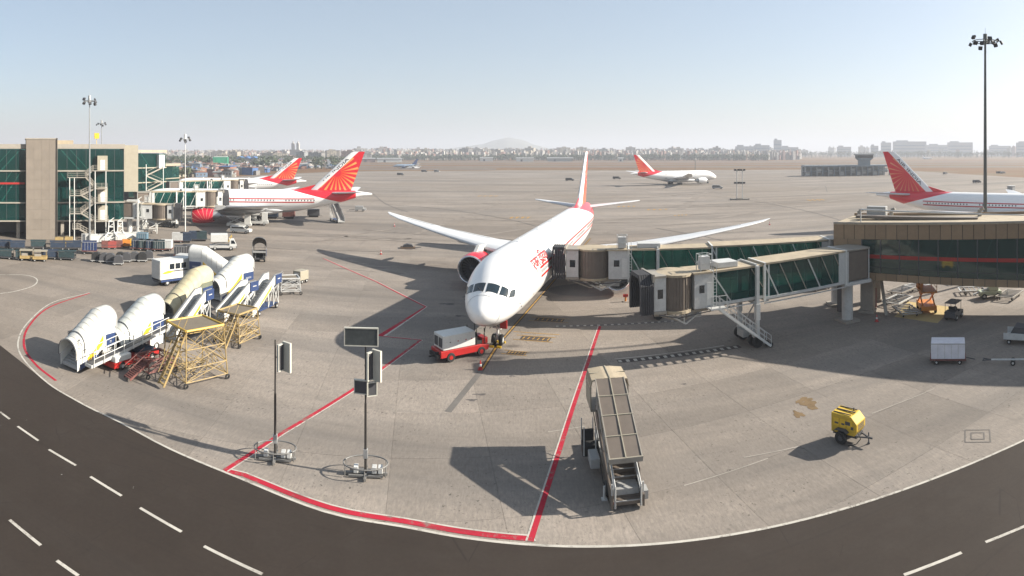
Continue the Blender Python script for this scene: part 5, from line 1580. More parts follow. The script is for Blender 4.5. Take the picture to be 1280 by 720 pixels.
    MB().bar((4.6, 1.0, .6), (4.6, 1.0, 2.3), .06).bar((4.6, 1.7, .6), (4.6, 1.7, 2.3), .06).bar((5.8, 1.0, .6), (5.8, 1.0, 2.3), .06).bar((5.8, 1.7, .6), (5.8, 1.7, 2.3), .06).build('driver_frame', LGREY, t)
    return t
flat_roof_stairs('near stair truck with flat brown ribbed roof panels, its steps facing the road', (5.95, 29.3), radians(90 + .3))

# work stands (yellow lattice)
def lattice_stand(label, p, rz, w=4.4, d=4.2, h=4.1, m=YEL2, edge=YEL2, dense=True, group='lattice work stands'):
    t = thing('work_stand', label, 'work stand', (p[0], p[1], 0), rz, group)
    r = .042
    cs = [(-w / 2, -d / 2), (w / 2, -d / 2), (w / 2, d / 2), (-w / 2, d / 2)]
    for x, y in cs:
        MB().tube((x, y, .3), (x * .9, y * .84, h), r * 1.2, 6).build('leg', m, t)
        MB().wheel(x, y, .22, .22, .14, 10).build('castor', BLACK, t)
    for z in (.45, h * .35, h * .68):
        k = 1 - .12 * z / h
        mb = MB()
        for (a, b), (c, e) in zip(cs, cs[1:] + cs[:1]): mb.tube((a * k, b * k, z), (c * k, e * k, z), r, 5)
        mb.build('rail_ring', m, t)
    for (a, b), (c, e) in zip(cs, cs[1:] + cs[:1]):
        mb = MB()
        zs = (.45, h * .35, h * .68, h)
        for z0, z1 in zip(zs, zs[1:]):
            k0, k1 = 1 - .12 * z0 / h, 1 - .12 * z1 / h
            mb.tube((a * k0, b * k0, z0), (c * k1, e * k1, z1), r * .8, 5)
            mx, my = (a + c) / 2, (b + e) / 2
            mb.tube((c * k0, e * k0, z0), (mx * k1, my * k1, z1), r * .7, 5).tube((a * k0, b * k0, z0), (mx * k1, my * k1, z1), r * .7, 5)
        mb.build('side_bracing', m, t)
    if h > 2.5:
        rr = random.Random(int(w * 100)); nb_ = MB()
        for q in range(70):
            a_ = Vector((rr.uniform(-w / 2, w * .45), rr.uniform(-d / 2, d / 2), rr.uniform(.3, h * .35)))
            v_ = Vector(rr.choice(((1, 0, .5), (0, 1, .5), (1, 0, 0), (0, 1, 0), (.5, .5, 1), (0, 0, 1), (-.6, .3, .8)))) * rr.uniform(.5, 1.3)
            nb_.tube(a_, a_ + v_, r * .6, 4)
        nb_.build('folded_braces', m, t, kind='stuff')
    if h > 1.8: MB().box(-w * .44, w * .44, -d * .41, d * .41, h, h + .06).build('deck', mat('worn_deck', (.18, .15, .11), .8, dirt=.4), t)
    mb = MB()
    for (a, b), (c, e) in zip(cs, cs[1:] + cs[:1]): mb.tube((a * .9, b * .84, h + .08), (c * .9, e * .84, h + .08), .10, 8)
    mb.build('deck_bumper', edge, t)
    for s in (-1, 1):
        MB().bar((-w / 2 - 1.6, s * .45 - d * .2, .2), (-w * .36, s * .45 - d * .2, h), .07, .16).tube((-w / 2 - 1.6, s * .45 - d * .2, 1.1), (-w * .36, s * .45 - d * .2, h + .9), .035, 5).build('ladder_rail', m, t)
    for q in range(12):
        u = q / 12; x = -w / 2 - 1.6 + (w * .14 + 1.6) * u
        MB().box(x, x + .22, -.42 - d * .2, .42 - d * .2, .3 + (h - .3) * u, .34 + (h - .3) * u).build('tread', m, t)
    return t
lattice_stand('tall weathered yellow lattice work stand with a deck, nearest the apron line', (-24.9, 40.9), radians(62), 3.9, 3.9, 4.3, edge=mat('deck_edge_yellow', (.6, .38, .05), .5, dirt=.4))
lattice_stand('smaller yellow lattice stand half hidden behind the tall one', (-25.9, 50.6), radians(80), 3.4, 3.0, 3.0)
lattice_stand('low rusty red lattice frame beside the yellow work stand', (-28.3, 39.9), radians(70), 2.8, 2.4, 1.3, RUST, RUST)
lattice_stand('pale lattice frame standing between the open stairs and the small grey cart', tuple(G(362, 366).xy), radians(30), 2.6, 2.6, 2.0, LGREY, LGREY)

def belt_loader(label, p, rz):
    t = thing('belt_loader', label, 'belt loader', (p[0], p[1], 0), rz)
    MB().box(1.5, 6.8, -.9, .9, .3, .75).build('chassis', RED, t)
    MB().box(1.6, 3.4, -.92, .92, .77, 1.25).build('engine_cover', WHITE, t, bevel=.05)
    MB().box(4.6, 6.2, -.85, .85, .77, 1.15).build('side_tank', BLUE2, t, bevel=.04)
    wheels(t, (2.4, 5.9), 1.9, .36, .25)
    MB().prism([(-.6, .7), (8.6, 2.0), (8.6, 2.2), (-.6, .95)], 'y', -.45, .45).build('belt_boom', LGREY, t)
    MB().prism([(-.5, .97), (8.5, 2.22), (8.5, 2.25), (-.5, 1.0)], 'y', -.38, .38).build('belt', DGREY, t)
    for s in (-1, 1):
        mb = MB()
        for q in range(9):
            x = -.4 + q * 1.1; z = .95 + q * .15; mb.tube((x, s * .55, z - .2), (x, s * .55, z + 1.05), .035, 5)
        for h in (.5, 1.05): mb.tube((-.4, s * .55, .95 + h), (8.4, s * .55, 2.15 + h), .035, 5)
        mb.build('guard_rail', WHITE, t)
    return t
belt_loader('red-based belt loader with white guard rails beside the first two covered stairs', (-31.9, 36.3), radians(90 - 10))

# box truck with raised body
def box_truck(label, p, rz, L_=6.0, w=2.4, h=2.6, z0=.95, body=WHITE, wins=True, lift=0.0):
    t = thing('box_truck', label, 'truck', (p[0], p[1], 0), rz)
    b = MB().box(0, L_, -w / 2, w / 2, z0, z0 + h).build('box_body', body, t, bevel=.04)
    for s in (-1, 1):
        y = s * (w / 2 + .02)
        if wins:
            for k in range(3): MB().box(1.5 + k * .95, 2.25 + k * .95, y - .015, y + .015, z0 + 1.35, z0 + 2.1).build('window', DARKGL, b)
            MB().prism([(.3, z0 + .95), (1.3, z0 + 1.2), (2.2, z0 + 1.05), (1.6, z0 + .85), (.7, z0 + .78)], 'y', y - .02, y + .02).build('swoosh', YEL, b)
            MB().box(1.9, 4.4, y - .018, y + .018, z0 + 1.0, z0 + 1.14).build('lettering_strip', DGREY, b)
        MB().box(.1, L_ - .1, y - .03, y + .03, z0 - .3, z0 - .02).build('side_skirt', BLUE, t)
    MB().box(-.06, -.005, -w / 2 + .1, w / 2 - .1, z0 + .1, z0 + h - .15).build('rear_shutter', LGREY, b)
    MB().box(0, L_ + 1.7, -.8, .8, .5, .8).build('chassis', DGREY, t)
    wheels(t, (1.2, L_ + .9), 2.2, .45, .3)
    truck_cab(t, L_ + .15, 2.1, .55, 1.7)
    return t
p = G(195, 357); box_truck('white high-sided service truck with three square windows and a yellow flash', (p.x, p.y), radians(65))
p = G(222, 330); box_truck('small white truck parked behind the three-window service truck', (p.x, p.y), heading(p, G(262, 333)), 2.6, 2.0, .8, .9, LGREY, False)

# red tractor unit with white container (start unit)
def start_unit(label, p, rz):
    t = thing('ground_power_truck', label, 'service truck', (p[0], p[1], 0), rz)
    MB().prism([(0, .45), (4.9, .45), (5.0, .9), (4.0, 1.05), (0, 1.05)], 'y', -.95, .95).build('chassis', RED, t, bevel=.04)
    b = MB().box(.25, 3.55, -.88, .88, 1.08, 2.35).build('white_body', WHITE, t, bevel=.05)
    for x in (.9, 1.7, 2.5, 3.1):
        for s in (-1, 1): MB().box(x, x + .12, s * .89 - .012, s * .89 + .012, 1.7, 1.78).build('latch', RED if x > 1 else DGREY, b)
    MB().box(.2, .245, -.7, -.1, 1.3, 2.1).box(.2, .245, .1, .7, 1.3, 2.1).build('grille', DGREY, b)
    MB().box(3.65, 4.3, -.8, .8, 1.06, 1.35).box(3.65, 3.8, -.8, .8, 1.35, 2.0).build('driver_seat', BLACK, t)
    MB().tube((3.7, -.85, 1.0), (3.7, -.85, 2.45), .035).tube((3.7, .85, 1.0), (3.7, .85, 2.45), .035).tube((4.6, -.85, 1.0), (4.5, -.85, 2.45), .035).tube((4.6, .85, 1.0), (4.5, .85, 2.45), .035).build('roll_frame', BLACK, t)
    MB().box(4.35, 4.95, -.8, .8, 1.0, 1.55).build('dashboard', RED, t, bevel=.05)
    MB().tube((4.3, .35, 1.6), (4.15, .35, 1.75), .17, 12).build('steering_wheel', BLACK, t)
    for x, r in ((1.0, .42), (4.15, .42)):
        for s in (-1, 1):
            o = MB().wheel(x, s * .86, r, r, .3).build('wheel', BLACK, t, smooth=40); MB().hub(x, s * .86, r, .34, .3).build('hub', RED, o)
    MB().box(-.25, 0, -.8, .8, .4, .75).bar((-.7, 0, .5), (-.2, 0, .5), .12).tube((-.1, -.6, .9), (-.15, .5, .6), .08, 8).build('tow_hitch', BLACK, t)
    return t
p = G(545, 451); q_ = G(604, 439); start_unit('low red service truck carrying a white box body, parked by the nose wheels', (p.x, p.y), heading(p, q_))
# chocks, cables and a tow bar by the nose wheels
for i, (s_, t_) in enumerate(((-.75, .36), (.75, .36), (-.75, -.36), (.75, -.36))):
    c_ = NW + U * s_ + P_ * t_; ch = thing('wheel_chock', 'yellow chock %s the %s nose wheel' % ('in front of' if s_ < 0 else 'behind', 'east' if t_ > 0 else 'west'), 'chock', (c_.x, c_.y, 0), atan2(U.y, U.x))
    MB().prism([(-.18, 0), (.18, 0), (.08, .16), (-.08, .16)], 'y', -.2, .2).build('wedge', YEL, ch); MB().tube((0, -.28, .1), (0, .28, .1), .025, 6).build('grip', DGREY, ch)
a_, b_ = G(607, 437), G(612, 410)
hs = thing('power_cable', 'black ground power cable hanging from the nose to the red truck', 'cable', (NW.x, NW.y, 0))
pts = [Vector((-1.0, .2, 2.6)), Vector((-1.25, .1, 1.4)), Vector((-1.4, -.2, .5)), Vector((-1.7, -.4, .12)), Vector((-2.1, -.2, .1)), Vector((-2.6, -.8, .6))]
MB().path(pts, .045, 6).build('cable', BLACK, hs)
q0 = NW - U * 1.0 - P_ * .9
tb = thing('aircraft_tow_bar', 'short pale tow bar lying left of the nose wheels', 'tow bar', (q0.x, q0.y, 0), radians(30))
MB().tube((-1.2, 0, .2), (1.0, 0, .3), .06, 8).build('shaft', CREAM, tb); MB().bar((1.0, -.25, .3), (1.0, .25, .3), .07).build('head', DGREY, tb); wheels(tb, (0,), .6, .14, .1)
# traffic cone
p = G(600.5, 462); t = thing('traffic_cone', 'small red and white traffic cone on the yellow lead-in line', 'traffic cone', (p.x, p.y, 0))
MB().box(-.2, .2, -.2, .2, 0, .05).build('base', RED, t); MB().lathe([(.05, .16), (.3, .12)], (0, 0, 0), 'z', 14).lathe([(.5, .08), (.8, .03), (.8, .001)], (0, 0, 0), 'z', 14).build('cone', RED, t, smooth=50); MB().lathe([(.3, .121), (.5, .081)], (0, 0, 0), 'z', 14).build('white_band', WHITE, t, smooth=50)

for i, (x, y, lab) in enumerate(((585, 345, 'red and white cone standing ahead of the left engine'), (493, 283, 'red and white cone under the left wing tip'), (476, 318, 'tiny cone far left of the left engine'), (962, 281, 'red and white cone below the right wing tip'), (1096, 402, 'cone at the foot of the broad walkway column'))):
    p = G(x, y); t = thing('traffic_cone', lab, 'traffic cone', (p.x, p.y, 0))
    MB().box(-.2, .2, -.2, .2, 0, .05).build('base', RED, t); MB().lathe([(.05, .16), (.8, .03), (.8, .001)], (0, 0, 0), 'z', 12).build('cone', RED, t, smooth=50); MB().lathe([(.3, .125), (.5, .088)], (0, 0, 0), 'z', 12).build('white_band', WHITE, t, smooth=50)
p = G(511, 310); t = thing('pallet_stack', 'dark low pallet stack with tarpaulin, alone on the apron beyond the left wing', 'pallets', (p.x, p.y, 0), .2)
MB().box(-1.6, 1.2, -.8, .8, 0, .25).build('pallet', mat('old_wood', (.16, .10, .06), .8), t); MB().prism([(-1.2, .26), (.9, .26), (.6, .7), (-.3, .85), (-1.0, .6)], 'y', -.6, .6).build('tarpaulin', DGREY, t); MB().bar((1.2, 0, .1), (2.4, .4, .1), .12).build('loose_bar', DGREY, t)
# sign / light stands
STEELD = mat('weathered_steel', (0.20, 0.195, 0.185), .6, dirt=.4)
FRAME = mat('pale_frame', (0.6, 0.58, 0.5), .5)
def light_stand(label, p, h, panels, rz=0):
    t = thing('panel_stand', label, 'panel stand', (p.x, p.y, 0), rz)
    MB().tube((0, 0, .1), (0, 0, h * .55), .085, 10, .07).tube((0, 0, h * .55), (0, 0, h), .055, 10, .045).build('pole', mat('dark_pole', (.05, .045, .04), .5), t, smooth=50)
    mb = MB()
    for z, rx, ry in ((.72, 1.28, .82),):
        pts = [(cos(2 * pi * k / 28) * rx + .35 * 0, sin(2 * pi * k / 28) * ry, z) for k in range(29)]
        mb.path(pts, .04, 6)
    mb.build('hoop_rail', STEELD, t)
    for a in (25, 90, 155, 205, 270, 335):
        x, y = cos(radians(a)) * 1.28, sin(radians(a)) * .82
        MB().tube((x, y, .1), (x, y, .72), .03, 6).build('hoop_post', STEELD, t)
    MB().bar((-.95, -.3, .12), (1.0, -.3, .12), .1).bar((-.95, .35, .12), (1.0, .35, .12), .1).bar((0, -.75, .12), (0, .75, .12), .14).bar((-1.25, 0, .12), (1.25, 0, .12), .14).build('base_frame', STEELD, t)
    for x, m in ((-.55, WHITE), (.5, LGREY), (.85, WHITE)):
        MB().box(x - .13, x + .13, -.2, .2, .2, .55).build('ballast_block', m, t, bevel=.02)
    MB().box(-.12, .12, -.12, .12, 1.0, 1.5).build('switch_box', GREY, t)
    for (x0, x1, z0, z1, yaw, mface, yoff) in panels:
        pn = thing_part('light_panel', t)
        pn.location = ((x0 + x1) / 2, yoff, (z0 + z1) / 2); pn.rotation_euler = (0, 0, yaw)
        a, b = (x1 - x0) / 2, (z1 - z0) / 2
        MB().box(-a, a, -.05, .05, -b, b).build('panel_box', mface, pn)
        MB().box(-a - .05, a + .05, -.07, -.03 + .1, b, b + .06).box(-a - .05, a + .05, -.07, .07, -b - .06, -b).box(-a - .05, -a, -.07, .07, -b, b).box(a, a + .05, -.07, .07, -b, b).build('panel_rim', FRAME, pn)
        MB().bar((0, .05, 0), (-(x0 + x1) / 2 * .6, .3, 0), .06).build('bracket', STEELD, pn)
    return t
PF = mat('panel_face', (.09, .10, .10), .25, var=.3)
p = G(344, 574); light_stand('shorter pole stand with a single tilted panel pair and hooped base', p, 7.2, [(.12, .55, 5.4, 6.9, radians(55), DGREY, 0), (.42, .98, 5.35, 7.0, radians(-38), FRAME, .05)], radians(15))
p = G(457, 594); light_stand('taller pole stand topped by a wide dark board, more panels below', p, 7.5, [(-1.18, .68, 7.45, 8.4, 0, PF, -.05), (.05, .45, 5.5, 7.0, radians(50), DGREY, 0), (.36, .92, 5.45, 7.1, radians(-38), FRAME, .05), (-.62, .15, 4.7, 5.4, radians(-10), DGREY, 0), (.1, .62, 4.6, 5.3, radians(20), DGREY, 0)], radians(10))

# yellow compressor
p = G(1060, 549)
t = thing('mobile_compressor', 'yellow towable generator with big black wheels, alone on the sunlit apron', 'generator', (p.x, p.y, 0), radians(-62)); t.scale = (.9, .9, .9)
b = MB().prism([(-1.0, .65), (.85, .65), (1.05, 1.0), (1.05, 1.5), (.6, 1.95), (-1.0, 2.0)], 'y', -.68, .68).build('hood', mat('dusty_yellow_paint', (.62, .40, .03), .65, dirt=.4, var=.2), t, bevel=.05)
MB().box(-.9, .6, -.03, .03, 1.99, 2.06).box(-.9, .5, -.5, -.46, 1.99, 2.05).box(-.9, .5, .46, .5, 1.99, 2.05).build('lifting_rail', DGREY, b)
for s in (-1, 1):
    for x in (-.8, -.25, .3): MB().box(x, x + .42, s * .69 - .012, s * .69 + .012, 1.15, 1.7).build('side_door', YEL, b)
    MB().box(-.7, -.4, s * .7 - .01, s * .7 + .01, 1.3, 1.42).box(-.15, .1, s * .7 - .01, s * .7 + .01, 1.3, 1.42).build('louvre', DGREY, b)
    o = MB().wheel(-.1, s * .85, .46, .46, .26, 18).build('wheel', BLACK, t, smooth=40); MB().hub(-.1, s * .85, .46, .36, .26).build('hub', DGREY, o)
    MB().prism([(-.65, .9), (-.4, 1.06), (.2, 1.06), (.45, .9), (.45, .86), (.2, 1.0), (-.4, 1.0), (-.65, .86)], 'y', s * .85 - .18, s * .85 + .18).build('mudguard', DGREY, t)
MB().box(-.95, .95, -.5, .5, .45, .64).build('undertray', DGREY, t)
MB().bar((.9, .35, .55), (1.7, 0, .5), .09).bar((.9, -.35, .55), (1.7, 0, .5), .09).tube((1.7, 0, .5), (1.95, 0, .5), .07).tube((1.6, .12, .0), (1.6, .12, .8), .045).tube((1.6, .12, 0), (1.6, .12, .1), .1, 8).build('tow_bar', DGREY, t)
MB().tube((.3, .3, 2.0), (.3, .3, 2.2), .05, 8).build('exhaust', DGREY, b)
for q in range(6): MB().box(1.052, 1.066, -.45, .45, 1.05 + q * .07, 1.08 + q * .07).build('grille_bar', DGREY, b)
MB().box(.15, .55, -.705, -.69, 1.35, 1.6).box(.6, .8, -.705, -.69, 1.1, 1.3).build('control_panel', DGREY, b, kind='stuff')
MB().path([(.9, -.3, .9), (1.2, -.35, .45), (1.0, -.6, .15), (.5, -.95, .06)], .03, 5).build('hose', BLACK, t)
for s in (-1, 1): MB().box(-1.03, -1.0, s * .5 - .09, s * .5 + .09, .75, .87).build('tail_light', RED, t)

# container trailer
def container_dolly(label, p, rz, L_=3.1, w=1.7, h=1.35, z0=.5, m=LGREY, cat='baggage trailer', group=None, curved=False, det=True):
    t = thing('container_trailer', label, cat, (p[0], p[1], 0), rz, group)
    b = MB().box(-L_ / 2, L_ / 2, -w / 2, w / 2, z0, z0 + h).build('container', m, t, bevel=.04 if det else 0)
    if det:
        MB().box(-L_ / 2 - .02, L_ / 2 + .02, -w / 2 - .02, w / 2 + .02, z0 + h - .12, z0 + h - .06).build('top_trim', GREY, b)
        for k in range(1, 5):
            x = -L_ / 2 + k * L_ / 5; MB().box(x - .02, x + .02, -w / 2 - .012, w / 2 + .012, z0 + .05, z0 + h - .15).build('wall_rib', LGREY, b)
    MB().box(-L_ / 2 - .1, L_ / 2 + .1, -w / 2 - .02, w / 2 + .02, z0 - .14, z0 - .01).build('deck', RUST if det else DGREY, t)
    wheels(t, (-L_ * .34, L_ * .34), w, .2, .14) if det else MB().box(-L_ * .4, L_ * .4, -w * .4, w * .4, .05, z0 - .15).build('running_gear', BLACK, t)
    MB().bar((L_ / 2, 0, .4), (L_ / 2 + .9, 0, .2), .07).build('tow_bar', DGREY, t)
    return t
p = G(1185, 452); container_dolly('pale grey box trailer alone in the shade below the walkway', (p.x, p.y), radians(-43), 2.95, 1.6, 1.4, .5, mat('trailer_white', (.72, .71, .76), .5, dirt=.1))
# tow bar lying right
p = G(1262, 455); t = thing('aircraft_tow_bar', 'long pale tow bar with small wheels at the right edge', 'tow bar', (p.x, p.y, 0), radians(-52))
MB().tube((-1.6, 0, .35), (2.4, 0, .45), .08, 8).build('shaft', LGREY, t); wheels(t, (.3,), .9, .22, .14)
MB().bar((-2.3, -.25, .35), (-1.6, 0, .35), .08).bar((-2.3, .25, .35), (-1.6, 0, .35), .08).bar((-2.3, -.3, .35), (-2.3, .3, .35), .09).build('head', DGREY, t)
p = G(1277, 428); t = thing('open_dolly', 'blue-grey slatted dolly with dark load at the right edge in the shade', 'dolly', (p.x, p.y, 0), radians(-60))
MB().box(-1.6, 1.6, -1.0, 1.0, .5, .6).build('deck', GREY, t)
for k in range(6): MB().box(-1.5 + k * .55, -1.1 + k * .55, -.98, .98, .62, .68).build('slat', LGREY, t)
for s in (-1, 1):
    MB().box(-1.6, 1.6, s * 1.02 - .03, s * 1.02 + .03, .55, 1.15).build('side_board', LGREY, t)
MB().prism([(-1.2, .7), (1.2, .7), (.9, 1.5), (-.6, 1.7)], 'y', -.8, .8).build('load', DGREY, t)
wheels(t, (-1.1, 1.1), 1.7, .24, .16)

# hydrant pit post
p = G(782, 377); t = thing('fire_post', 'small orange-red valve post on the apron between the two jet bridges', 'valve post', (p.x, p.y, 0))
MB().tube((0, 0, 0), (0, 0, .9), .12, 10).build('post', ORANGE, t); MB().box(-.3, .3, -.12, .12, .6, .9).build('valve_head', RED, t); MB().box(-.35, .35, -.35, .35, 0, .06).build('base_plate', CONC, t)

# equipment under and behind the walkway
def baggage_tug(label, p, rz, m=YEL, roof=False):
    t = thing('baggage_tug', label, 'tug', (p[0], p[1], 0), rz)
    MB().prism([(0, .35), (2.6, .35), (2.6, .8), (1.7, 1.0), (1.1, .75), (.9, 1.05), (0, 1.0)], 'y', -.65, .65).build('body', m, t, bevel=.04)
    wheels(t, (.5, 2.1), 1.4, .34, .24)
    MB().box(.95, 1.4, -.5, .5, .8, .95).box(.9, 1.02, -.5, .5, .95, 1.4).build('seat', BLACK, t)
    MB().tube((1.75, 0, 1.0), (1.62, 0, 1.2), .16, 10).build('steering_wheel', BLACK, t)
    if roof:
        mb = MB()
        for x in (.2, 1.9):
            for s in (-1, 1): mb.tube((x, s * .6, .9), (x, s * .6, 1.9), .03, 5)
        mb.build('roof_posts', DGREY, t); MB().box(.1, 2.1, -.66, .66, 1.9, 1.97).build('roof', m, t)
    return t
p = G(1187, 402); baggage_tug('dark tug parked in the sun gap beneath the brown walkway', (p.x, p.y), radians(25), DGREY, True)
p = G(1158, 388)
t = thing('cargo_loader', 'orange scissor loader on the yellowish patch beneath the walkway', 'loader', (p.x, p.y, 0), radians(60))
MB().box(-1.7, 1.7, -.9, .9, .4, .9).build('chassis', ORANGE, t, bevel=.04); wheels(t, (-1.2, 1.2), 1.9, .35, .25)
for s in (-1, 1): MB().bar((-1.4, s * .7, .9), (1.2, s * .7, 2.4), .14).bar((1.4, s * .7, .9), (-1.2, s * .7, 2.4), .14).build('scissor_arm', ORANGE, t)
MB().box(-1.7, 1.7, -.95, .95, 2.4, 2.55).build('platform', ORANGE, t)
for s in (-1, 1): MB().bar((-1.6, s * .9, 2.55), (-1.6, s * .9, 3.4), .06).bar((1.6, s * .9, 2.55), (1.6, s * .9, 3.4), .06).bar((-1.6, s * .9, 3.4), (1.6, s * .9, 3.4), .06).bar((-1.6, s * .9, 3.0), (1.6, s * .9, 3.0), .05).build('guard_rail', ORANGE, t)
MB().box(.9, 1.6, .2, .9, 2.55, 3.5).build('control_cabin', ORANGE, t)
def pallet_dolly(label, p, rz, L_=4.0, w=2.2, m=LGREY, group='flat pallet dollies under the walkway'):
    t = thing('pallet_dolly', label, 'dolly', (p[0], p[1], 0), rz, group)
    for s in (-1, 1): MB().box(-L_ / 2, L_ / 2, s * w / 2 - .08, s * w / 2 + .08, .42, .58).build('side_rail', m, t)
    for k in range(7):
        x = -L_ / 2 + .1 + k * (L_ - .2) / 6; MB().tube((x, -w / 2 + .1, .5), (x, w / 2 - .1, .5), .06, 6).build('roller', STEEL, t)
    MB().bar((-L_ / 2, -w / 2, .5), (-L_ / 2, w / 2, .5), .12).bar((L_ / 2, -w / 2, .5), (L_ / 2, w / 2, .5), .12).build('end_rail', m, t)
    MB().bar((L_ / 2, 0, .45), (L_ / 2 + 1.2, 0, .2), .08).build('tow_bar', DGREY, t)
    wheels(t, (-L_ * .32, L_ * .32), w * .8, .22, .14)
    return t
for i, (x, y, rz, lab) in enumerate(((1128, 366, 20, 'flat dolly just behind the orange loader'), (1122, 379, 25, 'flat dolly beside the broad walkway column'), (1133, 392, 70, 'flat dolly in front of the broad walkway column'), (1218, 366, -35, 'flat dolly lying open right of the dark tug'), (1262, 372, 20, 'flat dolly farthest right under the walkway'), (1150, 360, 10, 'flat dolly farthest back behind the orange loader'), (1200, 352, -10, 'flat dolly at the back between loader and pallets'))):
    p = G(x, y); pallet_dolly(lab, (p.x, p.y), radians(rz), m=LGREY if i % 2 else TAN)
p = G(1237, 372); t = thing('small_loader', 'pale green-grey loader among the dollies under the walkway', 'loader', (p.x, p.y, 0), radians(-30))
GG = mat('pale_green_paint', (.42, .46, .34), .5, dirt=.3)
MB().box(-1.4, 1.4, -.7, .7, .4, .95).build('chassis', GG, t, bevel=.04); MB().box(-.2, 1.0, -.65, .65, .97, 1.6).build('engine_box', GG, t, bevel=.05); MB().bar((-2.2, 0, .5), (1.8, 0, 1.9), .3, .14).build('boom', LGREY, t); wheels(t, (-.9, .9), 1.5, .35, .22)
t = thing('leaning_beam', 'pale beam leaning up against the broad walkway column', 'beam', (*G(1108, 396).xy, 0), radians(60)); MB().bar((0, 0, .1), (3.2, .3, 4.0), .35, .25).build('beam', TAN, t)
# plant left of the white columns under the near rotunda
for (x, y, sx, h, lab) in ((1053, 390, .5, 3.2, 'dark equipment rack behind the jet bridge rotunda column'), (1090, 388, .45, 2.6, 'rusty brown cabinet behind the rotunda column')):
    p = G(x, y); t = thing('equipment_rack', lab, 'cabinet', (p.x, p.y, 0), radians(20))
    MB().box(-sx, sx, -.4, .4, .1, h).build('cabinet_body', DGREY if x < 1080 else RUST, t, bevel=.03); MB().box(-sx + .05, sx - .05, -.43, -.4, .3, h - .2).build('door', GREY if x < 1080 else RUST, t)
    MB().box(-sx - .1, sx + .1, -.5, .5, 0, .1).build('plinth', CONC, t)
p = G(1025, 362); t = thing('flat_trolley', 'low dark trolley with pale load seen beneath the near jet bridge', 'trolley', (p.x, p.y, 0), 0.2)
MB().box(-1.6, 1.6, -.6, .6, .35, .5).build('deck', DGREY, t); MB().box(-1.2, -.3, -.5, .5, .5, .95).build('load', LGREY, t); MB().box(.1, 1.2, -.5, .5, .5, .8).build('load', GREY, t); wheels(t, (-1.1, 1.1), 1.2, .18, .12)

# ------------------------------------------------------------------ baggage trains by the pier
def cage_cart(label, p, rz, m=TEALC, L_=2.6, w=1.5, h=1.9, frame=DGREY, load=None):
    t = thing('baggage_cart', label, 'baggage cart', (p[0], p[1], 0), rz, 'baggage carts by the pier')
    MB().box(-L_ / 2, L_ / 2, -w / 2, w / 2, .35, .48).build('deck', frame, t)
    mb = MB()
    for x in (-L_ / 2 + .04, L_ / 2 - .04):
        for s in (-1, 1): mb.bar((x, s * (w / 2 - .04), .48), (x, s * (w / 2 - .04), h), .07)
    mb.build('posts', frame, t)
    MB().prism([(-w / 2 - .05, h), (0, h + .14), (w / 2 + .05, h), (w / 2 + .05, h - .06), (-w / 2 - .05, h - .06)], 'x', -L_ / 2 - .05, L_ / 2 + .05).build('roof', m, t)
    for s in (-1, 1): MB().box(-L_ / 2 + .1, L_ / 2 - .1, s * (w / 2 - .02) - .01, s * (w / 2 - .02) + .01, .55, h - .1 if s < 0 else h * .55).build('curtain', m, t)
    if load: MB().box(-L_ / 2 + .2, L_ / 2 - .2, -w / 2 + .15, w / 2 - .15, .5, 1.3).build('load', load, t)
    wheels(t, (-L_ * .33, L_ * .33), w * .9, .2, .12)
    MB().bar((L_ / 2, 0, .35), (L_ / 2 + .7, 0, .3), .06).build('tow_bar', frame, t)
    return t
adj = ['faded', 'dusty', 'dark', 'scuffed', 'low', 'tall']
rows = [
 # x list, y, mats, loads, label description
 ([6, 30, 62, 84], 325, (TEALC, TEALC, BLUE2, TEALC), 'front row west of the yellow cart'),
 ([4, 22, 48, 72, 92], 312, (BLUE2, BLUE2, TEALC, BLUE2, BLUE2), 'back row below the stone tower'),
]
nth = ['first', 'second', 'third', 'fourth', 'fifth', 'sixth']
for xs, y, ms, desc in rows:
    for i, (x, m) in enumerate(zip(xs, ms)):
        p = G(x, y - random.random() * 2)
        cage_cart('%s covered baggage cart counted from the left edge, %s' % (nth[i], desc), (p.x, p.y), radians(40 + random.uniform(-8, 8)), m, 2.9, 1.6, 1.6)
for i, x in enumerate((34, 50)):
    p = G(x, 325.5 + i); t = thing('yellow_cart', 'weathered yellow cart with a pale flat roof, %s of the two' % ('western' if i == 0 else 'eastern'), 'cart', (p.x, p.y, 0), radians(40))
    MB().box(-1.2, 1.2, -.7, .7, .4, .9).build('body', YEL2, t, bevel=.03); MB().box(-1.25, 1.25, -.75, .75, 1.75, 1.85).build('roof', CREAM, t)
    mb = MB()
    for a in (-1.1, 1.1):
        for b in (-.65, .65): mb.bar((a, b, .9), (a, b, 1.75), .06)
    mb.build('posts', YEL2, t); MB().box(-.9, .2, -.5, .5, .9, 1.3).build('load', TAN, t); wheels(t, (-.8, .8), 1.4, .22, .14)
p = G(112, 317); container_dolly('bright blue container on a long low dolly below the pale mast', (p.x, p.y), radians(38), 2.6, 1.9, 1.6, .7, mat('bright_blue', (.012, .03, .10), .5, var=.4, dirt=.4), det=True)
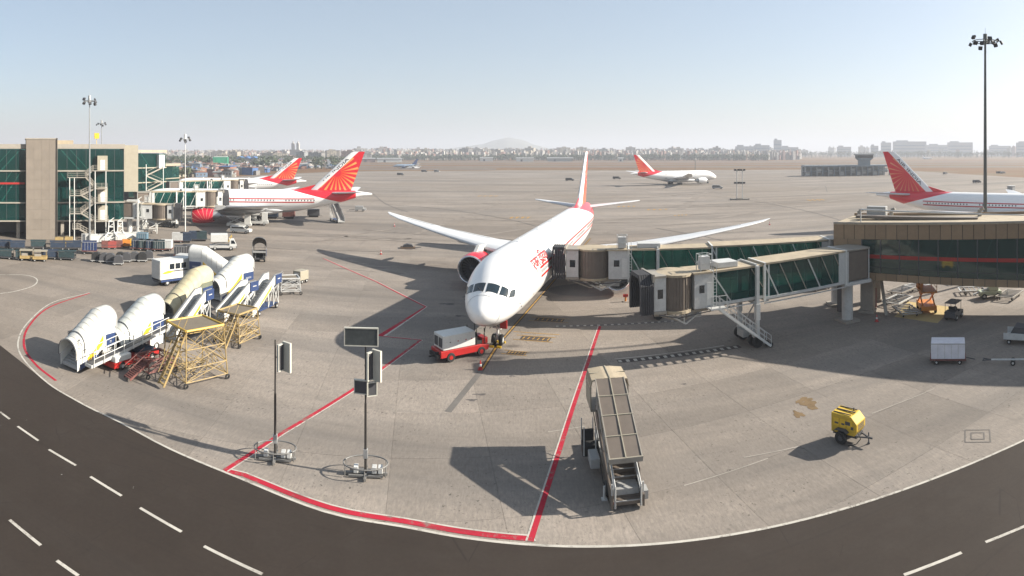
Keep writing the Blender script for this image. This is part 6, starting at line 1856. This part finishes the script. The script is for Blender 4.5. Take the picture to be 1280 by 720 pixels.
for i, (x, y, col) in enumerate(((120, 327, 0), (130, 328, 0), (138, 328.5, 0), (150, 327, 0), (158, 327.5, 0), (168, 326.5, 0), (178, 327, 0), (148, 331, 0), (186, 325, 0))):
    p = G(x, y); t = thing('cargo_trolley', 'black %s, %s from the west in the dark row before the pier' % ('covered load', nth[i] if i < 6 else ('seventh', 'eighth', 'ninth')[i - 6]), 'cargo trolley', (p.x, p.y, 0), radians(35), 'dark trolleys in a row')
    MB().prism([(-.75, .4), (.75, .4), (.7, 1.35), (.3, 1.6), (-.4, 1.55), (-.7, 1.2)], 'y', -.6, .6).build('covered_load', DGREY if i % 3 else BLACK, t); MB().box(-.85, .85, -.7, .7, .25, .38).build('deck', GREY, t); wheels(t, (-.55, .55), 1.3, .18, .1)
for i, (x, y, m, nm) in enumerate(((132, 311, RUST, 'rust red'), (140, 311, mat('dull_red', (.32, .06, .05), .6), 'dull red'), (148, 310.5, RUST, 'reddish brown'), (158, 309, ORANGE, 'orange'), (165, 308.5, YEL, 'yellow-orange'), (74, 306, YEL2, 'ochre'), (86, 305.5, YEL2, 'ochre slatted'))):
    p = G(x, y); t = thing('crate_trolley', '%s crate on a trolley %s' % (nm, 'at the foot of the glass block' if x > 100 else ('beside the tower base' if x < 80 else 'just right of the tower base')), 'crate', (p.x, p.y, 0), radians(40))
    MB().box(-.8, .8, -.7, .7, .3, 1.5).build('crate_body', m, t, bevel=.03); MB().box(-.82, .82, -.72, .72, .75, .82).build('strap', DGREY, t); wheels(t, (-.5, .5), 1.2, .15, .1)
for i, (x, y) in enumerate(((108, 303), (118, 303.5), (128, 303), (140, 302), (150, 302.5), (160, 301), (170, 300.5))):
    p = G(x, y); t = thing('pale_container', 'pale container %s along the foot of the glass block' % nth[i] if i < 6 else 'pale container at the east end of the row by the glass block', 'container', (p.x, p.y, 0), radians(44), 'pale containers by the glass block')
    MB().box(-1, 1, -.75, .75, .2, 1.75).build('container_body', WHITE if i % 2 else LGREY, t, bevel=.03); MB().box(-1.02, 1.02, -.77, .77, 1.6, 1.66).build('trim', GREY, t); MB().box(-.9, .9, -.6, .6, 0, .2).build('base', DGREY, t)
for i, (x, y, m, nm) in enumerate(((172, 312, BLUE2, 'deep blue'), (181, 312.5, TEALC, 'dark teal'), (190, 313, BLUE2, 'blue-black'), (199, 313.5, TEALC, 'grey-teal'), (208, 313, WHITE, 'white'), (178, 303, mat('sky_canvas', (.10, .18, .24), .7), 'light blue tarpaulin'), (222, 303, LGREY, 'grey'), (232, 303, BLUE2, 'navy'), (243, 301, BLUE2, 'ink blue'), (252, 301, TEALC, 'slate teal'), (226, 321, DGREY, 'black'), (236, 320, DGREY, 'charcoal'))):
    p = G(x, y); container_dolly('%s container dolly in the trains %s' % (nm, 'right of the big glass block' if x < 215 else 'beyond the three-window truck'), (p.x, p.y), radians(28 + 5 * sin(i)), 2.2, 1.7, 1.5, .5, m, 'container dolly', 'container dollies near the pier', det=x < 230)
# trucks beside the far stands
def van(label, p, rz, m=WHITE, L_=4.6, h=1.9, w=1.8):
    t = thing('van', label, 'van', (p[0], p[1], 0), rz)
    b = MB().prism([(0, .4), (L_, .4), (L_, .95), (L_ * .82, 1.1), (L_ * .68, h), (.1, h), (0, 1.0)], 'y', -w / 2, w / 2).build('body', m, t, bevel=.06)
    for s in (-1, 1):
        MB().prism([(.4, 1.15), (L_ * .75, 1.15), (L_ * .66, h - .15), (.4, h - .15)], 'y', s * (w / 2 + .002), s * (w / 2 + .02)).build('side_glass', DARKGL, b)
    MB().prism([(L_ * .83, 1.12), (L_ * .695, h - .1), (L_ * .705, h - .08), (L_ * .845, 1.12)], 'y', -w / 2 + .1, w / 2 - .1).build('windscreen', DARKGL, b)
    wheels(t, (.9, L_ - .9), w + .04, .33, .22)
    return t
p = G(294, 291); van('white estate car crossing the apron in front of the side-on airliner', (p.x - 1, p.y), radians(5), WHITE, 4.8, 1.65)
p = G(198, 283); van('dark saloon car parked beneath the left jet bridges', (p.x, p.y), radians(10), DGREY, 4.4, 1.5)
for i, (x, y, lab) in enumerate(((284, 284, 'white cargo loader under the engine of the side-on airliner'), (306, 281, 'white cargo loader nearer the tail of the side-on airliner'))):
    p = G(x, y); t = thing('cargo_loader', lab, 'loader', (p.x, p.y, 0), radians(20))
    MB().box(0, 6, -1.2, 1.2, .5, 1.1).build('chassis', LGREY, t); MB().box(0, 3.8, -1.2, 1.2, 2.6, 2.8).build('platform', LGREY, t)
    for s in (-1, 1): MB().bar((.3, s, 1.1), (3.5, s, 2.6), .18).bar((3.5, s, 1.1), (.3, s, 2.6), .18).build('scissor_arm', STEEL, t)
    MB().box(4.4, 5.8, -1.1, 0, 1.1, 3.2).build('control_cab', WHITE, t); wheels(t, (1, 5), 2.4, .4, .3)
for x, y, m, lab in ((340, 273, BLUE2, 'dark blue container under the belly of the side-on airliner'), (361, 273, RUST, 'red container under the belly of the side-on airliner'), (392, 271, DGREY, 'dark cart beneath the rear of the side-on airliner')):
    p = G(x, y); container_dolly(lab, (p.x, p.y), radians(15), 3.4, 2.0, 1.6, .6, m, 'container dolly', det=False)
p = G(450, 264); t = thing('ground_power_cart', 'small dark ground cart standing right of the tail stairs', 'ground cart', (p.x, p.y, 0), .2)
MB().box(-1.5, 1.0, -.8, .8, .5, 1.6).build('body', GREY, t); MB().box(1.0, 1.9, -.6, .6, .4, 1.0).build('nose', LGREY, t); wheels(t, (-1, 1), 1.6, .35, .2); MB().bar((-3.5, 0, .4), (-1.5, 0, .5), .12).build('tow_bar', DGREY, t)
p = G(376, 353); t = thing('small_cart', 'small pale cart with dark wheels at the end of the stair row', 'cart', (p.x, p.y, 0), radians(70))
MB().box(-.9, .9, -.7, .7, .45, 1.75).build('body', CREAM, t, bevel=.05); MB().box(-.93, -.9, -.4, .4, .8, 1.5).build('door', LGREY, t); wheels(t, (-.5, .5), 1.4, .28, .2); MB().bar((.9, 0, .4), (1.8, 0, .2), .07).build('tow_bar', DGREY, t)
# white cargo gear behind the row (x 250-285)
p = G(262, 312); t = thing('catering_lift', 'white lifting truck with yellow rails behind the westward covered stairs', 'truck', (p.x, p.y, 0), radians(30))
MB().box(0, 5, -1.1, 1.1, .5, .9).build('chassis', LGREY, t); MB().box(.2, 3.4, -1.1, 1.1, 1.6, 3.0).build('box_body', WHITE, t, bevel=.04); MB().bar((.4, .8, .9), (3.2, .8, 1.6), .14).bar((.4, -.8, .9), (3.2, -.8, 1.6), .14).build('lift_arm', STEEL, t)
MB().bar((3.5, -1, 1.6), (3.5, 1, 1.6), .08).bar((4.2, -1, 2.6), (4.2, 1, 2.6), .08).bar((3.5, 1, 1.6), (4.2, 1, 2.6), .08).bar((3.5, -1, 1.6), (4.2, -1, 2.6), .08).build('rail', YEL, t); wheels(t, (1, 4), 2.2, .4, .3); truck_cab(t, 3.7, 2.0, .5, 1.5, ln=1.3)
# small far things
for i, (x, y, lab) in enumerate(((1217, 229, 'dark ground vehicle far out beyond the right airliner'), (1246, 217, 'tiny vehicle far out, western of two beyond the mast'), (1251, 217, 'tiny vehicle far out, eastern of two beyond the mast'), (1180, 218, 'grey speck-like vehicle on the far right apron'), (707, 226, 'dark low vehicle on the far apron left of the red fin'), (890, 236, 'low dark cart on the far apron in front of the lone airliner'), (766, 224, 'flat dark cart on the far apron behind the lone airliner'), (527, 215, 'small dark cart out on the far apron, western one'), (543, 215, 'small dark cart out on the far apron, eastern one'), (497, 219, 'long flat dark cart near the blue-tailed jet'))):
    p = G(x, y); van(lab, (p.x, p.y), random.uniform(-.5, .5), (DGREY, DGREY, GREY)[i % 3], 5.5, 1.9, 2.0)
p = G(1264, 246); t = thing('lift_hut', 'grey box on a lift standing past the fuselage of the right airliner', 'service box', (p.x, p.y, 0), .3)
MB().box(-1.4, 1.4, -1.2, 1.2, 2.4, 4.4).build('box_body', GREY, t); MB().box(-1.6, 1.6, -1.4, 1.4, 4.4, 4.6).build('roof', LGREY, t)
for a in (-1.2, 1.2):
    for b in (-1, 1): MB().bar((a, b, 0), (a, b, 2.4), .15).build('leg', GREY, t)
MB().box(-1.2, 1.2, -1.0, 1.0, 0, .8).build('base', DGREY, t)
# rooftop posts by slender pole stays in front of second jet
# ------------------------------------------------------------------ far low building with a control tower
pa, pb = W(1007, 440), W(1112, 462)
Ln, rz = frame_of(pa, pb)
t = thing('apron_pavilion', 'long low open-sided pier building with a squat control tower on the right', 'building', (pa.x, pa.y, 0), rz)
PAV = mat('pavilion_blue_grey', (.20, .24, .27), .6)
MB().box(0, Ln, 0, 14, 7.0, 8.2).build('roof', PAV, t); MB().box(0, Ln, 1, 14, 3.4, 3.8).build('deck', PAV, t); MB().box(0, Ln, 10, 13.9, 0, 7).build('rear_wall', mat('pavilion_rear', (.32, .33, .33), .7), t)
n = 15
for k in range(n + 1): MB().box(k * Ln / n - .35, k * Ln / n + .35, 0.2, 1.0, 0, 7).build('column', PAV if k % 2 else GREY, t)
for k in range(n):
    if k % 2 == 0 or k > 7: MB().box(k * Ln / n + .5, (k + 1) * Ln / n - .5, 3, 3.4, .4 + (k % 3) * 1.0, 3.2 + (k % 3) * 1.2).build('pale_bay', WHITE if k % 3 == 0 else LGREY, t)
tx = Ln * .72
MB().box(tx - 4, tx + 4, 3, 10, 8.2, 12.0).build('tower_shaft', PAV, t); MB().prism([(tx - 4.4, 12), (tx + 4.4, 12), (tx + 6.5, 13.8), (tx - 6.5, 13.8)], 'y', 2.5, 10.5).build('tower_flare', PAV, t)
MB().box(tx - 6.2, tx + 6.2, 2.6, 10.4, 13.8, 16.0).build('tower_glass', DARKGL, t); MB().box(tx - 6.8, tx + 6.8, 2.2, 10.8, 16.0, 17.0).build('tower_roof', GREY, t); MB().tube((tx, 6, 17), (tx, 6, 20), .2, 5).build('aerial', GREY, t)
# ------------------------------------------------------------------ the city beyond the field
HM = [mat('house_%s' % n, c, .8, var=.2, vscale=.2) for n, c in (('white', (0.45, 0.43, 0.40)), ('cream', (0.37, 0.33, 0.26)), ('rust', (.26, .13, .09)), ('grey', (0.22, 0.21, 0.20)), ('blue', (.14, .20, .28)), ('pink', (0.30, 0.19, 0.17)), ('tin', (0.26, 0.27, 0.27)), ('dark', (.09, .08, .075)), ('tarp_blue', (.06, .14, .32)))]
rnd = random.Random(3)
# shanty roofs on the left: each a small house with wall, roof and annex
house_me = []
for v in range(12):
    w_, d_, h_ = rnd.uniform(6, 12), rnd.uniform(6, 10), rnd.uniform(3, 6.5)
    mb = MB().box(-w_ / 2, w_ / 2, -d_ / 2, d_ / 2, 0, h_, 0)
    if v % 3: mb.prism([(-w_ / 2 - .4, h_), (w_ / 2 + .4, h_ + rnd.uniform(.1, .6)), (w_ / 2 + .4, h_ + .3 + .5), (-w_ / 2 - .4, h_ + .25)], 'y', -d_ / 2 - .4, d_ / 2 + .4, 1)
    else: mb.prism([(-w_ / 2 - .4, h_), (0, h_ + 1.6), (w_ / 2 + .4, h_)], 'y', -d_ / 2 - .4, d_ / 2 + .4, 1)
    mb.box(-w_ / 2 - 2.5, -w_ / 2, -d_ / 3, d_ / 3, 0, h_ * .6, 2)
    mb.box(-.8, .6, -.8, .8, h_, h_ + 2.0, 2)
    for k in range(3): mb.box(-w_ / 2 + 1 + k * w_ / 3.4, -w_ / 2 + 2.2 + k * w_ / 3.4, -d_ / 2 - .05, -d_ / 2 + .02, h_ * .35, h_ * .7, 3)
    house_me.append(mb)
hmesh = []
for i in range(30):
    mb = house_me[i % 12]; me = mb.mesh('house')
    for m in (rnd.choice(HM), rnd.choice(HM[2:]), rnd.choice(HM), HM[7]): me.materials.append(m)
    me.polygons.foreach_set('material_index', mb.m); hmesh.append(me)
def put(me, nm, p, rz, label, cat, group, sc=1.0, z=0):
    o = bpy.data.objects.new(nm, me); COL.objects.link(o); o.location = (p[0], p[1], z); o.rotation_euler = (0, 0, rz); o.scale = (sc, sc, sc) if not isinstance(sc, tuple) else sc
    tag(o, label, cat, group); return o
for i in range(290):
    x = rnd.uniform(205, 408) if i > 40 else rnd.uniform(340, 430)
    lo = 430 + max(0, (x - 300)) * 2.6
    d = lo + (rnd.random() ** 1.3) * (900 - lo * .5)
    p = W(x, d)
    put(rnd.choice(hmesh), 'house', p, rnd.uniform(0, pi), 'small crowded house of the low settlement beyond the left pier', 'house', 'houses of the crowded settlement', rnd.uniform(.7, 1.15))
# green-netted building and a blue-grey one
p = W(276, 640); t = thing('netted_building', 'building wrapped in bright green netting in the settlement', 'building', (p.x, p.y, 0), .4)
MB().box(-8, 8, -6, 6, 0, 13).build('netting', GREENNET, t); MB().box(-7, 7, -5, 5, 13, 14).build('roof', LGREY, t)
MB().box(-11, -8.1, -5, 5, 0, 10).build('side_wing', HM[1], t)
p = W(246, 470); t = thing('blue_shed', 'blue-grey tall shed at the near edge of the settlement', 'shed', (p.x, p.y, 0), .3)
MB().box(-3.4, 3.4, -3, 3, 0, 9).build('walls', HM[4], t); MB().prism([(-3.8, 9), (0, 10.2), (3.8, 9)], 'y', -3.3, 3.3).build('roof', HM[6], t)
p = W(310, 760); t = thing('blue_roof_hall', 'long hall with blue sheet roofs behind the settlement', 'hall', (p.x, p.y, 0), .2)
MB().box(-14, 14, -8, 8, 0, 10).build('walls', HM[3], t)
for k in range(3): MB().prism([(-14 + k * 9.4, 10), (-9.6 + k * 9.4, 13), (-5.2 + k * 9.4, 10)], 'y', -8.3, 8.3).build('roof', HM[8], t)
# city blocks
blk = []
for v in range(16):
    w_, d_ = rnd.uniform(14, 34), rnd.uniform(12, 24); h_ = rnd.choice((14, 18, 22, 26, 30, 36, 44)) * rnd.uniform(.85, 1.1)
    mb = MB().box(-w_ / 2, w_ / 2, -d_ / 2, d_ / 2, 0, h_, 0).box(-w_ * .2, w_ * .15, -3, 3, h_, h_ + 3.5, 0).box(-w_ / 2 - .4, w_ / 2 + .4, -d_ / 2 - .4, d_ / 2 + .4, h_ - .6, h_, 1)
    nf = int(h_ / 3.4); nb = int(w_ / 4)
    for f_ in range(nf):
        for q in range(nb):
            if rnd.random() < .85: mb.box(-w_ / 2 + 1 + q * (w_ - 2) / nb, -w_ / 2 + 1 + (q + .6) * (w_ - 2) / nb, -d_ / 2 - .12, -d_ / 2 + .02, 1 + f_ * 3.3, 2.7 + f_ * 3.3, 2)
    if v % 2: mb.box(w_ * .1, w_ * .3, -d_ / 2 - 1.6, -d_ / 2, 0, h_ * .9, 1)
    for wm in ((0,), (1,)):
        me = mb.mesh('city_building')
        c = rnd.choice(HM[:2] + HM[:2] + [HM[5], HM[3], HM[6]])
        for m in (c, rnd.choice(HM[:4]), HM[7]): me.materials.append(m)
        me.polygons.foreach_set('material_index', mb.m); blk.append((me, h_))
def city(n, x0, x1, d0, d1, hlo, hhi, lab, grp, cl=None):
    for i in range(n):
        x = rnd.uniform(x0, x1) if cl is None or rnd.random() < .4 else rnd.gauss(rnd.choice(cl), 14)
        d = rnd.uniform(d0, d1); me, h_ = rnd.choice(blk)
        p = W(x, d); hh = rnd.uniform(hlo, hhi)
        put(me, 'city_building', p, -atan2(p.x, p.y) + rnd.uniform(-.5, .5), lab, 'building', grp, (1, 1, hh / h_))
city(60, 215, 460, 1000, 1700, 9, 22, 'pale block of the town rising behind the settlement', 'town blocks behind the settlement', (240, 280, 345, 395))
city(95, 440, 720, 1500, 2300, 15, 31, 'hazy pale block of the city behind the middle of the field', 'city blocks behind the middle of the field', (500, 540, 600, 650))
city(50, 700, 930, 1600, 2400, 18, 34, 'hazy block of the city right of the main fin', 'city blocks right of the main fin', (810, 850, 900))
city(45, 920, 1290, 2300, 3200, 22, 44, 'faint blue block on the right horizon', 'faint blocks on the right horizon', (960, 1120, 1200, 1270))
p = W(370, 1300); t = thing('temple_tower', 'pale towers of a twin-spired building on the left skyline', 'building', (p.x, p.y, 0), 0)
MB().box(-12, 12, -8, 8, 0, 24).build('hall', HM[0], t)
for s in (-7, 5): MB().box(s - 3, s + 3, -3, 3, 24, 38).lathe([(38, 3.2), (44, .1)], (s, 0, 0), 'z', 6).build('spire', HM[0], t)
# dense far blocks that only read as one built-up mass
r_ = random.Random(11); mb = MB()
for i in range(6000):
    x = r_.uniform(205, 1000); d = r_.uniform(1330, 2700); p = W(x, d); w_ = r_.uniform(2.5, 7); h_ = 5 + r_.random() ** 2 * (13 if x > 440 else 8) + (d - 1100) * .012
    a = r_.uniform(0, 1.5); c, s = cos(a) * w_, sin(a) * w_
    b0 = [(p.x + c, p.y + s, 0), (p.x - s * .7, p.y + c * .7, 0), (p.x - c, p.y - s, 0), (p.x + s * .7, p.y - c * .7, 0)]
    mb.loft([b0, [(q[0], q[1], h_) for q in b0]], False, True, mi=r_.choice((0, 0, 1, 2, 2, 3, 4)))
mb.build('far_city', [HM[0], HM[1], HM[3], HM[5], HM[2]], None, None, 'dense mass of distant city houses filling the horizon band', 'stuff')
r_ = random.Random(12); mb = MB()
for i in range(1500):
    x = r_.uniform(200, 425); lo = 450 + max(0, (x - 300)) * 2.6; d = lo + r_.random() * (1000 - lo * .5); p = W(x, d); w_ = r_.uniform(2.5, 6); h_ = r_.uniform(2.5, 6)
    a = r_.uniform(0, 1.5); c, s = cos(a) * w_, sin(a) * w_
    b0 = [(p.x + c, p.y + s, 0), (p.x - s * .7, p.y + c * .7, 0), (p.x - c, p.y - s, 0), (p.x + s * .7, p.y - c * .7, 0)]
    mb.loft([b0, [(q[0], q[1], h_ + r_.uniform(0, 1.2)) for q in b0]], False, True, mi=r_.choice((0, 1, 2, 3, 4, 5, 5)))
mb.build('crowded_roofs', [HM[0], HM[6], HM[3], HM[5], HM[2], HM[7]], None, None, 'packed low roofs filling the gaps of the settlement', 'stuff')
# large hazy halls on the right horizon
FAR = mat('far_hall', (.34, .36, .38), .8, vscale=.02)
for i, (xa, xb, d, h, lab) in enumerate(((1101, 1114, 2300, 56, 'faint stepped tower block at the left end of the far halls'), (1116, 1158, 2400, 62, 'widest faint flat-topped hall on the right horizon'), (1158, 1190, 2600, 50, 'faint lower hall right of the widest one'), (1184, 1216, 2500, 60, 'second faint tall hall on the right horizon'), (1236, 1262, 2600, 46, 'faint hall just right of the big mast'), (1270, 1300, 2300, 56, 'faint hall at the right border of the photo'), (919, 942, 2000, 38, 'faint flat block left of the tower-topped terminal'), (942, 962, 2000, 42, 'faint terminal block with flat roof'), (967, 977, 2100, 62, 'faint square tower on the skyline'), (1046, 1064, 2400, 40, 'faint hall behind the squat control tower'), (1088, 1098, 2200, 42, 'faint small tower left of the right fin'), (975, 998, 2100, 36, 'faint block right of the square tower'))):
    a, b = W(xa, d), W(xb, d); Ln, rz = frame_of(a, b)
    t = thing('far_hall', lab, 'building', (a.x, a.y, 0), rz)
    MB().box(0, Ln, 0, 40, 0, h).build('walls', FAR, t)
    MB().box(Ln * .1, Ln * .45, 5, 20, h, h + 5).build('roof_house', FAR, t)
    for k in range(3): MB().box(Ln * .05, Ln * .95, -.5, -.02, h * (.25 + .22 * k), h * (.33 + .22 * k)).build('window_band', HM[4], t)
# low sheds at the field's far edge
for i, (x, d, w_, m, lab) in enumerate(((608, 1180, 26, WHITE, 'small white shed at the far side of the field'), (656, 1150, 34, WHITE, 'long white shed at the far side of the field'), (700, 1160, 50, HM[6], 'long pale shed beyond the field near the main fin'), (487, 1050, 44, WHITE, 'white low shed with flat roof beyond the small blue-tailed jet'), (460, 1060, 26, HM[5], 'reddish low shed beyond the side-on airliner fin'), (776, 1150, 10, WHITE, 'tiny white hut at the far side of the field'))):
    p = W(x, d); t = thing('field_shed', lab, 'shed', (p.x, p.y, 0), -atan2(p.x, p.y)); MB().box(-w_ / 2, w_ / 2, -5, 5, 0, 6).build('walls', m, t); MB().prism([(-6, 6), (0, 8), (6, 6)], 'x', -w_ / 2 - 1, w_ / 2 + 1).build('roof', HM[6], t); MB().box(-w_ / 4, -w_ / 4 + 4, -5.1, -4.95, 0, 4).build('door', DGREY, t)

# ------------------------------------------------------------------ woods: many leaf-sized clumps
LEAF = [mat('foliage_%d' % i, c, .9, var=.35, vscale=.15) for i, c in enumerate(((.050, .070, .030), (.075, .090, .040), (.04, .055, .03)))]
def wood(name, label, x0, x1, d0, d1, n, hlo, hhi, seed, msel):
    r = random.Random(seed); mb = MB()
    for i in range(n):
        p = W(r.uniform(x0, x1), r.uniform(d0, d1)); h = r.uniform(hlo, hhi); cw = h * r.uniform(.35, .6)
        for k in range(26):
            a, e = r.uniform(0, 2 * pi), r.uniform(-.5, 1.4)
            rr = cw * r.uniform(.5, 1.0)
            c = Vector((p.x + cos(a) * cos(e) * rr, p.y + sin(a) * cos(e) * rr, h * .6 + sin(e) * rr * .75))
            s = r.uniform(.8, 2.2)
            vs_ = [c + Vector((r.uniform(-s, s), r.uniform(-s, s), r.uniform(-s, s))) for _ in range(4)]
            mb.add(vs_, [(0, 1, 2), (0, 2, 3), (0, 3, 1), (1, 3, 2)])
        mb.box(p.x - .4, p.x + .4, p.y - .4, p.y + .4, 0, h * .6)
    me = bpy.data.meshes.new(name); me.from_pydata(mb.v, [], mb.f); me.update()
    return obj(name, me, LEAF[msel], None, label, 'stuff')
wood('woods', 'dark tree belt along the middle horizon', 440, 960, 1220, 1500, 1300, 8, 15, 1, 0)
wood('woods', 'hazy tree belt on the right horizon', 930, 1300, 1700, 2300, 420, 14, 24, 2, 1)
wood('woods', 'trees scattered among the settlement on the left', 205, 440, 620, 1300, 260, 8, 15, 3, 0)
wood('woods', 'tree clump at the near edge of the settlement', 205, 240, 400, 470, 12, 6, 9, 4, 1)
wood('woods', 'dark tree clump in front of the field at the right of the settlement', 318, 334, 560, 620, 10, 7, 11, 5, 2)
# hazy hill
hv = []; hf = []
NX, NY = 60, 10
c0 = W(640, 5200)
for j in range(NY + 1):
    for i in range(NX + 1):
        u = i / NX; x = 470 + u * 330; d = 4700 + 900 * j / NY
        px = x
        env = math.exp(-((px - 628) / 34) ** 2) * 112 + math.exp(-((px - 672) / 42) ** 2) * 60 + math.exp(-((px - 575) / 40) ** 2) * 45
        env += 10 * sin(px * .09) * math.exp(-((px - 640) / 100) ** 2) + 4 * sin(px * .31)
        z = max(-1, env * sin(pi * j / NY) + 2 * sin(i * 1.7 + j))
        p = W(x, d, z); hv.append(tuple(p))
for j in range(NY):
    for i in range(NX):
        q = j * (NX + 1) + i; hf.append((q, q + 1, q + NX + 2, q + NX + 1))
me = bpy.data.meshes.new('hills'); me.from_pydata(hv, [], hf); me.update(); me.shade_smooth()
obj('hills', me, M_HILL, kind='structure')

# ------------------------------------------------------------------ haze
HAZE = bpy.data.materials.new('haze_air'); HAZE.use_nodes = True
nt = HAZE.node_tree
for n_ in list(nt.nodes):
    if n_.type == 'BSDF_PRINCIPLED': nt.nodes.remove(n_)
pv = nt.nodes.new('ShaderNodeVolumePrincipled')
pv.inputs['Color'].default_value = (0.62, 0.66, 0.73, 1)
pv.inputs['Density'].default_value = 0.00031
pv.inputs['Anisotropy'].default_value = 0.12
nt.links.new(pv.outputs[0], nt.nodes['Material Output'].inputs['Volume'])
hz = MB().box(-15500, 15500, -15500, 15500, -1.5, 215).build('haze', HAZE, kind='stuff')
